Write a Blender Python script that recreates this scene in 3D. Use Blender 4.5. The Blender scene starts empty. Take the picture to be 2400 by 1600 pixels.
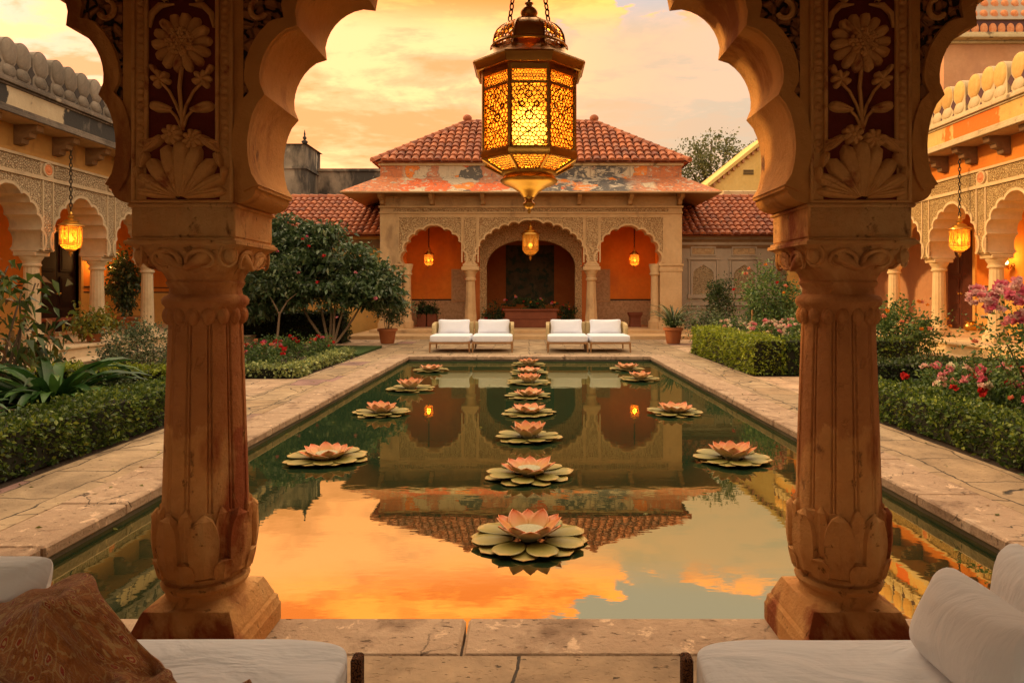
import bpy, math, random
import numpy as np
from mathutils import Vector, Matrix, geometry as mgeo

R = math.radians
PI = math.pi
sc = bpy.context.scene
col = sc.collection
random.seed(7)
rng = np.random.default_rng(7)

# ------------------------------------------------------------------ camera
cam_d = bpy.data.cameras.new('camera')
cam = bpy.data.objects.new('camera', cam_d)
col.objects.link(cam)
cam.location = (0, 0, 1.5)
cam.rotation_euler = (R(90), 0, 0)
cam_d.sensor_width = 36
cam_d.lens = 24
cam_d.shift_x = -40 / 2400
cam_d.shift_y = -112 / 2400
cam_d.clip_start = 0.05
cam_d.clip_end = 3000
sc.camera = cam

sc.view_settings.view_transform = 'Standard'
sc.view_settings.look = 'None'
sc.view_settings.exposure = 0.0
sc.view_settings.gamma = 1.0
sc.cycles.use_denoising = True
sc.cycles.max_bounces = 8
sc.cycles.transparent_max_bounces = 12
sc.cycles.caustics_reflective = False
sc.cycles.caustics_refractive = False
sc.cycles.sample_clamp_indirect = 6.0

SUN_EL, SUN_AZ = 24.0, 275.0        # degrees; azimuth clockwise from +Y, so the sun stands to the left


def sock(nt, v, s):
    if isinstance(v, bpy.types.NodeSocket):
        nt.links.new(v, s)
    elif isinstance(v, (tuple, list)):
        if s.type == 'RGBA':
            s.default_value = (v[0], v[1], v[2], 1)
        else:
            s.default_value = v
    else:
        s.default_value = v


class NT:
    """small helper for writing node trees"""
    def __init__(s, nt):
        s.nt = nt
        nt.nodes.clear()

    def n(s, t, **kw):
        nd = s.nt.nodes.new(t)
        for k, v in kw.items():
            setattr(nd, k, v)
        return nd

    def math(s, op, a, b=0.0, clamp=False):
        nd = s.n('ShaderNodeMath', operation=op, use_clamp=clamp)
        sock(s.nt, a, nd.inputs[0]); sock(s.nt, b, nd.inputs[1])
        return nd.outputs[0]

    def mix(s, f, a, b, blend='MIX'):
        nd = s.n('ShaderNodeMix', data_type='RGBA', blend_type=blend)
        sock(s.nt, f, nd.inputs[0]); sock(s.nt, a, nd.inputs[6]); sock(s.nt, b, nd.inputs[7])
        return nd.outputs[2]

    def ramp(s, f, stops, interp='LINEAR'):
        nd = s.n('ShaderNodeValToRGB')
        cr = nd.color_ramp
        cr.interpolation = interp
        while len(cr.elements) < len(stops):
            cr.elements.new(0.5)
        for e, (p, c) in zip(cr.elements, stops):
            e.position = p
            if not isinstance(c, (tuple, list)):
                c = (c, c, c)
            e.color = (c[0], c[1], c[2], 1)
        sock(s.nt, f, nd.inputs[0])
        return nd.outputs[0]

    def maprange(s, v, a, b, c=0.0, d=1.0, smooth=False):
        nd = s.n('ShaderNodeMapRange')
        if smooth:
            nd.interpolation_type = 'SMOOTHSTEP'
        sock(s.nt, v, nd.inputs[0])
        for i, x in enumerate((a, b, c, d)):
            nd.inputs[i + 1].default_value = x
        return nd.outputs[0]

    def noise(s, vec, scale, detail=4, rough=0.55, dist=0.0):
        nd = s.n('ShaderNodeTexNoise')
        sock(s.nt, vec, nd.inputs['Vector'])
        nd.inputs['Scale'].default_value = scale
        nd.inputs['Detail'].default_value = detail
        nd.inputs['Roughness'].default_value = rough
        nd.inputs['Distortion'].default_value = dist
        return nd.outputs[0]

    def voro(s, vec, scale, feature='F1', rnd=1.0, out='Distance'):
        nd = s.n('ShaderNodeTexVoronoi', feature=feature)
        sock(s.nt, vec, nd.inputs['Vector'])
        nd.inputs['Scale'].default_value = scale
        nd.inputs['Randomness'].default_value = rnd
        return nd.outputs[out]

    def mapping(s, vec, scale=(1, 1, 1), loc=(0, 0, 0), rot=(0, 0, 0)):
        nd = s.n('ShaderNodeMapping')
        sock(s.nt, vec, nd.inputs[0])
        nd.inputs['Location'].default_value = loc
        nd.inputs['Rotation'].default_value = rot
        nd.inputs['Scale'].default_value = scale
        return nd.outputs[0]

    def bump(s, h, strength, dist, normal=None):
        nd = s.n('ShaderNodeBump')
        nd.inputs['Strength'].default_value = strength
        nd.inputs['Distance'].default_value = dist
        sock(s.nt, h, nd.inputs['Height'])
        if normal is not None:
            sock(s.nt, normal, nd.inputs['Normal'])
        return nd.outputs[0]

    def vadd(s, a, b, op='ADD'):
        nd = s.n('ShaderNodeVectorMath', operation=op)
        sock(s.nt, a, nd.inputs[0]); sock(s.nt, b, nd.inputs[1])
        return nd.outputs[0]


# ------------------------------------------------------------------ sky
world = bpy.data.worlds.new('World')
sc.world = world
world.use_nodes = True
W = NT(world.node_tree)
wo = W.n('ShaderNodeOutputWorld')
bg = W.n('ShaderNodeBackground')
tc = W.n('ShaderNodeTexCoord')
sep = W.n('ShaderNodeSeparateXYZ')
W.nt.links.new(tc.outputs['Generated'], sep.inputs[0])
dx, dy, dz = sep.outputs
sky = W.n('ShaderNodeTexSky', sky_type='NISHITA')
sky.sun_disc = False
sky.sun_elevation = R(SUN_EL)
sky.sun_rotation = R(SUN_AZ)
sky.air_density = 2.5
sky.dust_density = 4.0
nishita = W.mix(1.0, sky.outputs[0], (0.014, 0.013, 0.014), 'MULTIPLY')
xr = W.maprange(dx, -0.75, 0.75)
low = W.ramp(xr, [(0.0, (2.2, 1.12, 0.74)), (0.10, (1.95, 0.90, 0.58)), (0.27, (1.8, 0.70, 0.27)),
                  (0.45, (1.40, 0.63, 0.28)), (0.55, (1.0, 0.61, 0.33)), (0.66, (0.82, 0.59, 0.39)), (1.0, (0.70, 0.57, 0.46))])
den = W.math('ADD', W.math('ABSOLUTE', dz), 0.16)
cv = W.n('ShaderNodeCombineXYZ')
sock(W.nt, W.math('DIVIDE', dx, den), cv.inputs[0])
sock(W.nt, W.math('DIVIDE', dy, den), cv.inputs[1])
sock(W.nt, W.math('MULTIPLY', dz, 3.0), cv.inputs[2])
cvm = W.mapping(cv.outputs[0], scale=(1.0, 1.35, 1.0), loc=(3.1, 0.4, 0))
cl = W.noise(cvm, 1.45, 9, 0.58, 0.35)
cl2 = W.noise(W.mapping(cv.outputs[0], scale=(1, 1.8, 1), loc=(9, 2, 4)), 4.2, 7, 0.6, 0.2)
cmix = W.math('ADD', W.math('MULTIPLY', cl, 0.72), W.math('MULTIPLY', cl2, 0.28))
left = W.maprange(dx, 0.18, -0.14, 0.15, 1.0, True)
bright = W.math('MULTIPLY', W.maprange(cmix, 0.495, 0.56, 0, 1, True), left)
shade = W.math('MULTIPLY', W.maprange(cmix, 0.505, 0.445, 0, 1, True), left)
c0 = W.mix(W.math('MULTIPLY', shade, 0.78), low, (1.25, 0.47, 0.14))
c0 = W.mix(W.math('MULTIPLY', bright, 0.85), c0, (2.4, 0.96, 0.38))
# higher up: grey-blue gaps between orange cloud
hi = W.maprange(dz, 0.345, 0.405, 0, 1, True)
cov = W.maprange(W.math('SUBTRACT', cmix, W.math('MULTIPLY', W.maprange(dx, -0.10, 0.22), 0.085)), 0.470, 0.492, 0, 1, True)
cl_left = W.maprange(dx, 0.46, 0.30, 0, 1, True)
hi_c = W.mix(W.math('MULTIPLY', cov, cl_left), (0.70, 0.61, 0.59), W.mix(W.maprange(cl2, 0.42, 0.60), (1.7, 0.40, 0.05), (2.6, 0.86, 0.14)))
c1 = W.mix(hi, c0, hi_c)
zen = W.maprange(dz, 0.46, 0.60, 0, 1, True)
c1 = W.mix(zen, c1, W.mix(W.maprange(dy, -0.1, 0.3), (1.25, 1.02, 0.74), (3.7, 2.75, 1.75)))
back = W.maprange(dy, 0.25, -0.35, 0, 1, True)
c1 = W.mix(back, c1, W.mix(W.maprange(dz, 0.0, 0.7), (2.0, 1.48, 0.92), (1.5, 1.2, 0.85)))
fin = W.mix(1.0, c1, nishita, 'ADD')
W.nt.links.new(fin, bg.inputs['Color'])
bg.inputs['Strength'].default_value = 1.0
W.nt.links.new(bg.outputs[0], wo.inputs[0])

# ------------------------------------------------------------------ sun
sl = bpy.data.lights.new('sun', 'SUN')
sl.energy = 3.0
sl.angle = R(3.0)
sl.color = (1.0, 0.64, 0.27)
so = bpy.data.objects.new('sun', sl)
col.objects.link(so)
_d = Vector((math.sin(R(SUN_AZ)) * math.cos(R(SUN_EL)), math.cos(R(SUN_AZ)) * math.cos(R(SUN_EL)), math.sin(R(SUN_EL))))
so.rotation_euler = _d.to_track_quat('Z', 'Y').to_euler()
so.location = (-20, 5, 20)


# ------------------------------------------------------------------ materials
def new_mat(name):
    m = bpy.data.materials.new(name)
    m.use_nodes = True
    t = NT(m.node_tree)
    out = t.n('ShaderNodeOutputMaterial')
    b = t.n('ShaderNodeBsdfPrincipled')
    t.nt.links.new(b.outputs[0], out.inputs[0])
    tcn = t.n('ShaderNodeTexCoord')
    return m, t, b, out, tcn.outputs['Object']


def stone(name, c1, c2, scale=1.2, rough=0.85, bump=0.35, bscale=18, stains=(), vary=0.0, spec=0.3, pits=0.0, cracks=0.0):
    """mottled stone; stains = [(colour, noise scale, lo, hi, z-stretch)]"""
    m, t, b, out, co = new_mat(name)
    n1 = t.noise(co, scale, 6, 0.6, 0.4)
    c = t.mix(t.maprange(n1, 0.36, 0.64), c1, c2)
    n2 = t.noise(co, scale * 9, 5, 0.65)
    c = t.mix(0.45, c, t.mix(n2, (0.55, 0.55, 0.55), (1.35, 1.35, 1.35)), 'MULTIPLY')
    for i, (sc_c, ss, lo, hi, zs) in enumerate(stains):
        nn = t.noise(t.mapping(co, scale=(1, 1, zs), loc=(3.7 * i, 1.3 * i, 2.1 * i)), ss, 7, 0.62, 0.3)
        c = t.mix(t.maprange(nn, lo, hi), c, sc_c)
    if vary:
        at = t.n('ShaderNodeAttribute', attribute_name='v')
        oi = t.n('ShaderNodeObjectInfo')
        c = t.mix(1.0, c, t.mix(oi.outputs['Random'], (1 - vary,) * 3, (1 + vary,) * 3), 'MULTIPLY')
    if cracks:
        wn = t.n('ShaderNodeTexNoise'); t.nt.links.new(co, wn.inputs['Vector']); wn.inputs['Scale'].default_value = 2.5; wn.inputs['Detail'].default_value = 7
        ce = t.voro(t.vadd(co, t.vadd(wn.outputs['Color'], (0.7, 0.7, 0.7), 'MULTIPLY')), cracks, 'DISTANCE_TO_EDGE')
        ck = t.math('MULTIPLY', t.maprange(ce, 0.014, 0.004), t.maprange(t.noise(co, 1.9, 4), 0.46, 0.56))
        c = t.mix(ck, c, tuple(x * 0.18 for x in c1))
        chip = t.noise(t.mapping(co, loc=(8, 1, 3)), 7.0, 7, 0.7, 0.4)
        c = t.mix(t.maprange(chip, 0.58, 0.63), c, tuple(min(1, x * 1.35) for x in c2))
    if pits:
        pk = t.maprange(t.noise(t.mapping(co, scale=(1, 2.2, 1)), 15, 4, 0.6), 0.36, 0.31)
        c = t.mix(t.math('MULTIPLY', pk, 0.75), c, tuple(x * 0.28 for x in c1))
    t.nt.links.new(c, b.inputs['Base Color'])
    b.inputs['Roughness'].default_value = rough
    b.inputs['Specular IOR Level'].default_value = spec
    h = t.math('ADD', t.math('MULTIPLY', n2, 0.5), t.noise(co, bscale, 6, 0.7))
    if pits:
        pv = t.noise(t.mapping(co, scale=(1, 2.2, 1)), 15, 4, 0.6)
        h = t.math('ADD', h, t.math('MULTIPLY', t.maprange(pv, 0.31, 0.38), pits))
    nb = t.bump(h, bump, 0.02)
    t.nt.links.new(nb, b.inputs['Normal'])
    return m


def carved(name, hi_c, lo_c, scale, bump=0.9, dist=0.03, warp=0.12):
    """dense carved scroll-work: ridges, with shade painted into the gaps"""
    m, t, b, out, co = new_mat(name)
    wn = t.n('ShaderNodeTexNoise'); t.nt.links.new(co, wn.inputs['Vector'])
    wn.inputs['Scale'].default_value = scale * 0.8
    off = t.vadd(t.vadd(wn.outputs['Color'], (0.5, 0.5, 0.5), 'SUBTRACT'), (warp, warp, warp), 'MULTIPLY')
    cw = t.vadd(co, off)
    d1 = t.voro(cw, scale, 'F1')
    ring = t.math('SINE', t.math('MULTIPLY', d1, 17.0))
    e = t.voro(cw, scale * 2.1, 'DISTANCE_TO_EDGE')
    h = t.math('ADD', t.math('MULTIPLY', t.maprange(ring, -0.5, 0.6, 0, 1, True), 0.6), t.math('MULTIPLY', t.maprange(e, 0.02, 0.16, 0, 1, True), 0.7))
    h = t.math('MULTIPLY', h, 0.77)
    f = t.maprange(h, 0.22, 0.72, 0, 1, True)  # low parts take the dark colour, painted as shade between the ridges
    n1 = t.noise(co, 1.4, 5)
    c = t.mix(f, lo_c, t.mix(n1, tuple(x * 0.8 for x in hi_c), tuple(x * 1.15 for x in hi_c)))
    t.nt.links.new(c, b.inputs['Base Color'])
    b.inputs['Roughness'].default_value = 0.85
    b.inputs['Specular IOR Level'].default_value = 0.25
    t.nt.links.new(t.bump(h, bump, dist), b.inputs['Normal'])
    return m


def plain(name, c, rough=0.6, metal=0.0, spec=0.4, noise=0.25, nscale=6, bump=0.0, bscale=30, emit=None, es=0.0):
    m, t, b, out, co = new_mat(name)
    n1 = t.noise(co, nscale, 5, 0.6)
    cc = t.mix(n1, tuple(x * (1 - noise) for x in c), tuple(x * (1 + noise) for x in c))
    t.nt.links.new(cc, b.inputs['Base Color'])
    b.inputs['Roughness'].default_value = rough
    b.inputs['Metallic'].default_value = metal
    b.inputs['Specular IOR Level'].default_value = spec
    if bump:
        t.nt.links.new(t.bump(t.noise(co, bscale, 5, 0.6), bump, 0.01), b.inputs['Normal'])
    if emit:
        b.inputs['Emission Color'].default_value = (*emit, 1)
        b.inputs['Emission Strength'].default_value = es
    return m


def leafy(name, stops, rough=0.45, trans=0.3, spec=0.4, dry=0.6):
    """leaf material; hue differs from leaf to leaf through the per-leaf attribute v"""
    m, t, b, out, co = new_mat(name)
    at = t.n('ShaderNodeAttribute', attribute_name='v')
    c = t.ramp(at.outputs['Fac'], stops)
    n1 = t.noise(co, 2.2, 4)
    c = t.mix(1.0, c, t.mix(t.maprange(n1, 0.3, 0.7), (0.55, 0.58, 0.55), (1.5, 1.42, 1.25)), 'MULTIPLY')
    n2 = t.noise(t.mapping(co, loc=(5, 2, 7)), 5.5, 4, 0.6)
    c = t.mix(t.math('MULTIPLY', t.math('MULTIPLY', t.maprange(n2, 0.60, 0.68), t.maprange(at.outputs['Fac'], 0.45, 0.6)), dry), c, (0.15, 0.085, 0.022))
    t.nt.links.new(c, b.inputs['Base Color'])
    b.inputs['Roughness'].default_value = rough
    b.inputs['Specular IOR Level'].default_value = spec
    tr = t.n('ShaderNodeBsdfTranslucent')
    t.nt.links.new(c, tr.inputs[0])
    mx = t.n('ShaderNodeMixShader')
    mx.inputs[0].default_value = trans
    t.nt.links.new(b.outputs[0], mx.inputs[1])
    t.nt.links.new(tr.outputs[0], mx.inputs[2])
    t.nt.links.new(mx.outputs[0], out.inputs[0])
    return m


M = {}
# sandstone of the arcade the camera stands in
M['pillar'] = stone('pillar_sandstone', (0.54, 0.235, 0.066), (0.68, 0.37, 0.13), 1.6, 0.85, 0.7, 40,
                    stains=[((0.26, 0.060, 0.013), 1.5, 0.48, 0.55, 0.6), ((0.62, 0.35, 0.13), 2.2, 0.56, 0.66, 0.4), ((0.14, 0.046, 0.016), 5.0, 0.63, 0.69, 0.5)], pits=0.6)
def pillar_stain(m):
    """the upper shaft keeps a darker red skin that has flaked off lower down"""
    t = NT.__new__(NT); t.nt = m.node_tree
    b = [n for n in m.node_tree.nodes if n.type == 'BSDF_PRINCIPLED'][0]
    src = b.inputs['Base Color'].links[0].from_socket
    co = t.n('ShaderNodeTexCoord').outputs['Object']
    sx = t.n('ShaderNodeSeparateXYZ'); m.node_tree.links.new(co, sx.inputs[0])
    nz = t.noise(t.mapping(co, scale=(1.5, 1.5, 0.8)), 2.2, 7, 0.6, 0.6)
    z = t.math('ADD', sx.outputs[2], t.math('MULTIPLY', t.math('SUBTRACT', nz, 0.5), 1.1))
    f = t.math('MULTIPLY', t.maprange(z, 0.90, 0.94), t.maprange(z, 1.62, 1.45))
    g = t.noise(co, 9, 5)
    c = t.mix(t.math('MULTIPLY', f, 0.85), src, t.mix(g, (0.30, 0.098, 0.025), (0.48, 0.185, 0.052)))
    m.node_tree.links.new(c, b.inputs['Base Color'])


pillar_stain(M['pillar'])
M['arch_stone'] = stone('arch_sandstone', (0.52, 0.22, 0.050), (0.62, 0.305, 0.085), 1.0, 0.88, 0.5, 40,
                        stains=[((0.30, 0.10, 0.022), 2.6, 0.52, 0.62, 0.4), ((0.14, 0.05, 0.015), 7.0, 0.64, 0.70, 0.4)])
M['relief'] = stone('relief_sandstone', (0.56, 0.265, 0.075), (0.68, 0.37, 0.125), 4.0, 0.8, 0.4, 40, stains=[((0.30, 0.085, 0.025), 9.0, 0.56, 0.66, 1.0)])
M['relief_red'] = stone('relief_red_ground', (0.105, 0.014, 0.007), (0.17, 0.026, 0.011), 5.0, 0.85, 0.25, 40)
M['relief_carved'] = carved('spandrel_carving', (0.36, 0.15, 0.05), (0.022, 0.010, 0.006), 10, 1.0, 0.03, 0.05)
M['plaster_in'] = stone('loggia_plaster', (0.52, 0.36, 0.20), (0.58, 0.41, 0.25), 1.0, 0.9, 0.15, 15)
# courtyard buildings
M['sand'] = stone('pavilion_sandstone', (0.52, 0.325, 0.155), (0.62, 0.41, 0.215), 0.9, 0.85, 0.3, 14,
                  stains=[((0.33, 0.20, 0.10), 1.1, 0.57, 0.70, 0.45), ((0.22, 0.15, 0.09), 2.4, 0.66, 0.74, 0.3)])
M['sand_carved'] = carved('pavilion_carving', (0.60, 0.395, 0.20), (0.33, 0.185, 0.08), 6.5, 0.9, 0.035, 0.08)
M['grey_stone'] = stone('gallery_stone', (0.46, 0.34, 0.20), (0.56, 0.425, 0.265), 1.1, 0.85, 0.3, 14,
                        stains=[((0.30, 0.22, 0.14), 1.7, 0.58, 0.70, 0.4)])  # left gallery's copy of the stone, its shade put into the colour
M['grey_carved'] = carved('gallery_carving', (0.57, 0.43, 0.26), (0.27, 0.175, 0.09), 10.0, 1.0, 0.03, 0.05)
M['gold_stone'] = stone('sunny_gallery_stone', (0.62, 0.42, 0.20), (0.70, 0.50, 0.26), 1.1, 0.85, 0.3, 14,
                        stains=[((0.40, 0.26, 0.12), 1.7, 0.60, 0.72, 0.4)])  # right gallery's copy of the stone, sunlight put into the colour
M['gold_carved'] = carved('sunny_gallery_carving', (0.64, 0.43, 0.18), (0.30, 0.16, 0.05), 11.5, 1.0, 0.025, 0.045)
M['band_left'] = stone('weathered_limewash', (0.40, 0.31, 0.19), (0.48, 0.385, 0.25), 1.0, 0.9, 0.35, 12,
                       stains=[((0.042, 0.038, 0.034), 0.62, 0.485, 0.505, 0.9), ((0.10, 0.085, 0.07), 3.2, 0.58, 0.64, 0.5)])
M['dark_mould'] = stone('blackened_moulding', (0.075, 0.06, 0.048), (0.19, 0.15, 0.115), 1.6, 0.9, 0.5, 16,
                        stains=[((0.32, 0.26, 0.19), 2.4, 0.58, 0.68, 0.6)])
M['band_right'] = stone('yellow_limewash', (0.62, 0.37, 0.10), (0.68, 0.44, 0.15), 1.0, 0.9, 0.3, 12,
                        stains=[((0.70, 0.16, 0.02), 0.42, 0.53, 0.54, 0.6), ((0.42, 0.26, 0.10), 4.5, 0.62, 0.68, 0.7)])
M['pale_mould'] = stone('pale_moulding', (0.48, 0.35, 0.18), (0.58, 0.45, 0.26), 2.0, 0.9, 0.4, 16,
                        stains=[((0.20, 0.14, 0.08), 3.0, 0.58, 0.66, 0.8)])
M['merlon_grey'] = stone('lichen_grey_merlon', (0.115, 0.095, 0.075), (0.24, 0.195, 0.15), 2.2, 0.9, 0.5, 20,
                         stains=[((0.085, 0.07, 0.06), 3.0, 0.56, 0.68, 0.35)], vary=0.25)  # grey stone, darkened further for the shade on the left gallery
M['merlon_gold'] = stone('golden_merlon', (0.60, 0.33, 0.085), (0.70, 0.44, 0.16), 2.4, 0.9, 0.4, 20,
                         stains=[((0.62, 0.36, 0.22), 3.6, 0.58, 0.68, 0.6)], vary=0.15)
M['hole_dark'] = plain('merlon_gap', (0.045, 0.036, 0.032), 0.95)
M['hole_plum'] = plain('merlon_gap_shade_plum', (0.10, 0.045, 0.045), 0.95)
M['orange_wall'] = stone('orange_limewash', (0.64, 0.185, 0.020), (0.72, 0.25, 0.032), 0.7, 0.9, 0.12, 8,
                         stains=[((0.56, 0.17, 0.03), 1.3, 0.55, 0.7, 0.6)])
M['ochre_wall'] = stone('ochre_upper_wall', (0.40, 0.20, 0.05), (0.47, 0.26, 0.075), 0.8, 0.9, 0.2, 10,
                        stains=[((0.26, 0.13, 0.04), 1.6, 0.55, 0.68, 0.4)])  # darker than the right upper wall, shade painted into the colour
M['yellow_wall'] = stone('yellow_wall_limewash', (0.62, 0.32, 0.08), (0.70, 0.39, 0.11), 0.7, 0.9, 0.12, 8)
M['red_wall'] = stone('deep_red_wall', (0.42, 0.115, 0.025), (0.48, 0.145, 0.034), 0.9, 0.9, 0.12, 8)
M['dado'] = carved('dado_carving', (0.46, 0.31, 0.17), (0.36, 0.235, 0.125), 3.0, 0.35, 0.02, 0.12)
M['line_dark'] = plain('dark_line', (0.03, 0.022, 0.018), 0.8)
M['medallion'] = stone('orange_medallion', (0.62, 0.20, 0.07), (0.70, 0.30, 0.13), 9, 0.8, 0.6, 25)
M['wood_dark'] = plain('dark_door_wood', (0.028, 0.011, 0.006), 0.7, spec=0.2, noise=0.4, nscale=3, bump=0.2)
M['wood_red'] = plain('red_brown_door_wood', (0.095, 0.022, 0.010), 0.42, spec=0.5, noise=0.4, nscale=3, bump=0.2)
M['bracket'] = stone('brown_bracket', (0.17, 0.085, 0.035), (0.25, 0.14, 0.06), 3, 0.85, 0.3, 20)
M['soffit'] = stone('eave_soffit', (0.40, 0.23, 0.10), (0.50, 0.31, 0.15), 1.2, 0.9, 0.3, 14)
M['grim_wall'] = stone('soot_stained_wall', (0.17, 0.14, 0.105), (0.30, 0.245, 0.18), 0.45, 0.92, 0.4, 8,
                       stains=[((0.055, 0.048, 0.040), 0.8, 0.44, 0.56, 0.45), ((0.44, 0.38, 0.29), 1.6, 0.62, 0.72, 0.6)])
M['wing_wall'] = stone('grey_beige_render', (0.37, 0.29, 0.215), (0.43, 0.345, 0.26), 0.8, 0.9, 0.25, 10,
                       stains=[((0.28, 0.21, 0.15), 1.3, 0.56, 0.70, 0.5)])
M['tower_plaster'] = stone('faded_terracotta_plaster', (0.50, 0.24, 0.115), (0.56, 0.29, 0.15), 0.8, 0.9, 0.2, 8,
                           stains=[((0.42, 0.20, 0.11), 0.9, 0.5, 0.65, 0.35)])
M['yellow_house'] = stone('yellow_house_render', (0.66, 0.42, 0.12), (0.72, 0.50, 0.18), 0.8, 0.9, 0.2, 8,
                          stains=[((0.48, 0.31, 0.11), 2.2, 0.6, 0.7, 0.3)])


def tile_mat(name, stops):
    m, t, b, out, co = new_mat(name)
    at = t.n('ShaderNodeAttribute', attribute_name='v')
    c = t.ramp(at.outputs['Fac'], stops)
    n1 = t.noise(co, 3.5, 6, 0.65, 0.3)
    c = t.mix(t.maprange(n1, 0.56, 0.72), c, (0.10, 0.055, 0.035))
    c = t.mix(t.maprange(t.noise(co, 9, 4), 0.60, 0.75), c, (0.46, 0.26, 0.16))
    t.nt.links.new(c, b.inputs['Base Color'])
    b.inputs['Roughness'].default_value = 0.8
    t.nt.links.new(t.bump(t.noise(co, 30, 4), 0.3, 0.01), b.inputs['Normal'])
    return m


M['tile'] = tile_mat('terracotta_tile', [(0, (0.17, 0.040, 0.017)), (0.35, (0.29, 0.075, 0.024)), (0.7, (0.37, 0.105, 0.034)), (1, (0.23, 0.065, 0.028))])


def peeling(name):
    """the pavilion's eave: orange, salmon, cream and charcoal paint flaking off in plates"""
    m, t, b, out, co = new_mat(name)
    wn = t.n('ShaderNodeTexNoise'); t.nt.links.new(co, wn.inputs['Vector'])
    wn.inputs['Scale'].default_value = 2.2; wn.inputs['Detail'].default_value = 8
    cw = t.vadd(t.mapping(co, scale=(1.0, 1.0, 1.35)), t.vadd(t.vadd(wn.outputs['Color'], (0.5, 0.5, 0.5), 'SUBTRACT'), (0.85, 0.5, 0.6), 'MULTIPLY'))
    cells = t.n('ShaderNodeTexVoronoi', feature='F1'); t.nt.links.new(cw, cells.inputs['Vector'])
    cells.inputs['Scale'].default_value = 1.45
    sepc = t.n('ShaderNodeSeparateXYZ'); t.nt.links.new(cells.outputs['Color'], sepc.inputs[0])
    c = t.ramp(sepc.outputs[0], [(0, (0.50, 0.38, 0.25)), (0.24, (0.56, 0.105, 0.022)), (0.38, (0.47, 0.36, 0.24)), (0.56, (0.64, 0.185, 0.025)),
                                 (0.74, (0.44, 0.175, 0.085)), (0.92, (0.10, 0.085, 0.070))], 'CONSTANT')
    sx = t.n('ShaderNodeSeparateXYZ'); t.nt.links.new(co, sx.inputs[0])
    nn = t.noise(co, 0.8, 8, 0.6, 0.6)
    mid = t.math('MULTIPLY', t.maprange(sx.outputs[0], -0.6, 0.2), t.maprange(sx.outputs[0], 3.9, 3.3))
    dk = t.math('MULTIPLY', t.maprange(nn, 0.44, 0.46), mid)
    c = t.mix(dk, c, (0.085, 0.074, 0.068))
    pale = t.math('MULTIPLY', t.maprange(t.noise(t.mapping(co, scale=(1, 1, 3.5), loc=(4, 4, 4)), 1.5, 8, 0.65, 0.3), 0.54, 0.57), t.maprange(sx.outputs[0], -0.8, -0.2))
    c = t.mix(t.math('MULTIPLY', pale, t.maprange(sx.outputs[0], 3.9, 3.3)), c, (0.44, 0.36, 0.27))
    # the two outer ends keep their terracotta paint
    e1 = t.maprange(sx.outputs[0], 4.35, 4.5); e2 = t.maprange(sx.outputs[0], -4.55, -4.75)
    c = t.mix(t.math('MAXIMUM', e1, e2), c, (0.46, 0.145, 0.05))
    edge = t.voro(cw, 1.45, 'DISTANCE_TO_EDGE')
    c = t.mix(t.maprange(edge, 0.012, 0.0), c, (0.12, 0.10, 0.09))
    flk = t.noise(t.mapping(co, scale=(1, 1, 1.6), loc=(7, 3, 1)), 4.5, 9, 0.7, 0.5)
    c = t.mix(t.maprange(flk, 0.56, 0.585), c, (0.46, 0.37, 0.26))
    c = t.mix(t.maprange(flk, 0.395, 0.375), c, (0.11, 0.09, 0.075))
    stk = t.noise(t.mapping(co, scale=(9, 9, 0.7)), 1.0, 5, 0.6)
    c = t.mix(t.math('MULTIPLY', t.maprange(stk, 0.54, 0.66), 0.55), c, (0.13, 0.10, 0.08))
    c = t.mix(0.5, c, t.mix(t.noise(co, 10, 6), (0.55, 0.55, 0.55), (1.4, 1.4, 1.4)), 'MULTIPLY')
    t.nt.links.new(c, b.inputs['Base Color'])
    b.inputs['Roughness'].default_value = 0.8
    t.nt.links.new(t.bump(t.math('ADD', t.maprange(edge, 0.0, 0.03), t.math('MULTIPLY', t.noise(co, 12, 6), 0.6)), 0.4, 0.02), b.inputs['Normal'])
    return m


M['peel'] = peeling('flaking_paint')


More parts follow.
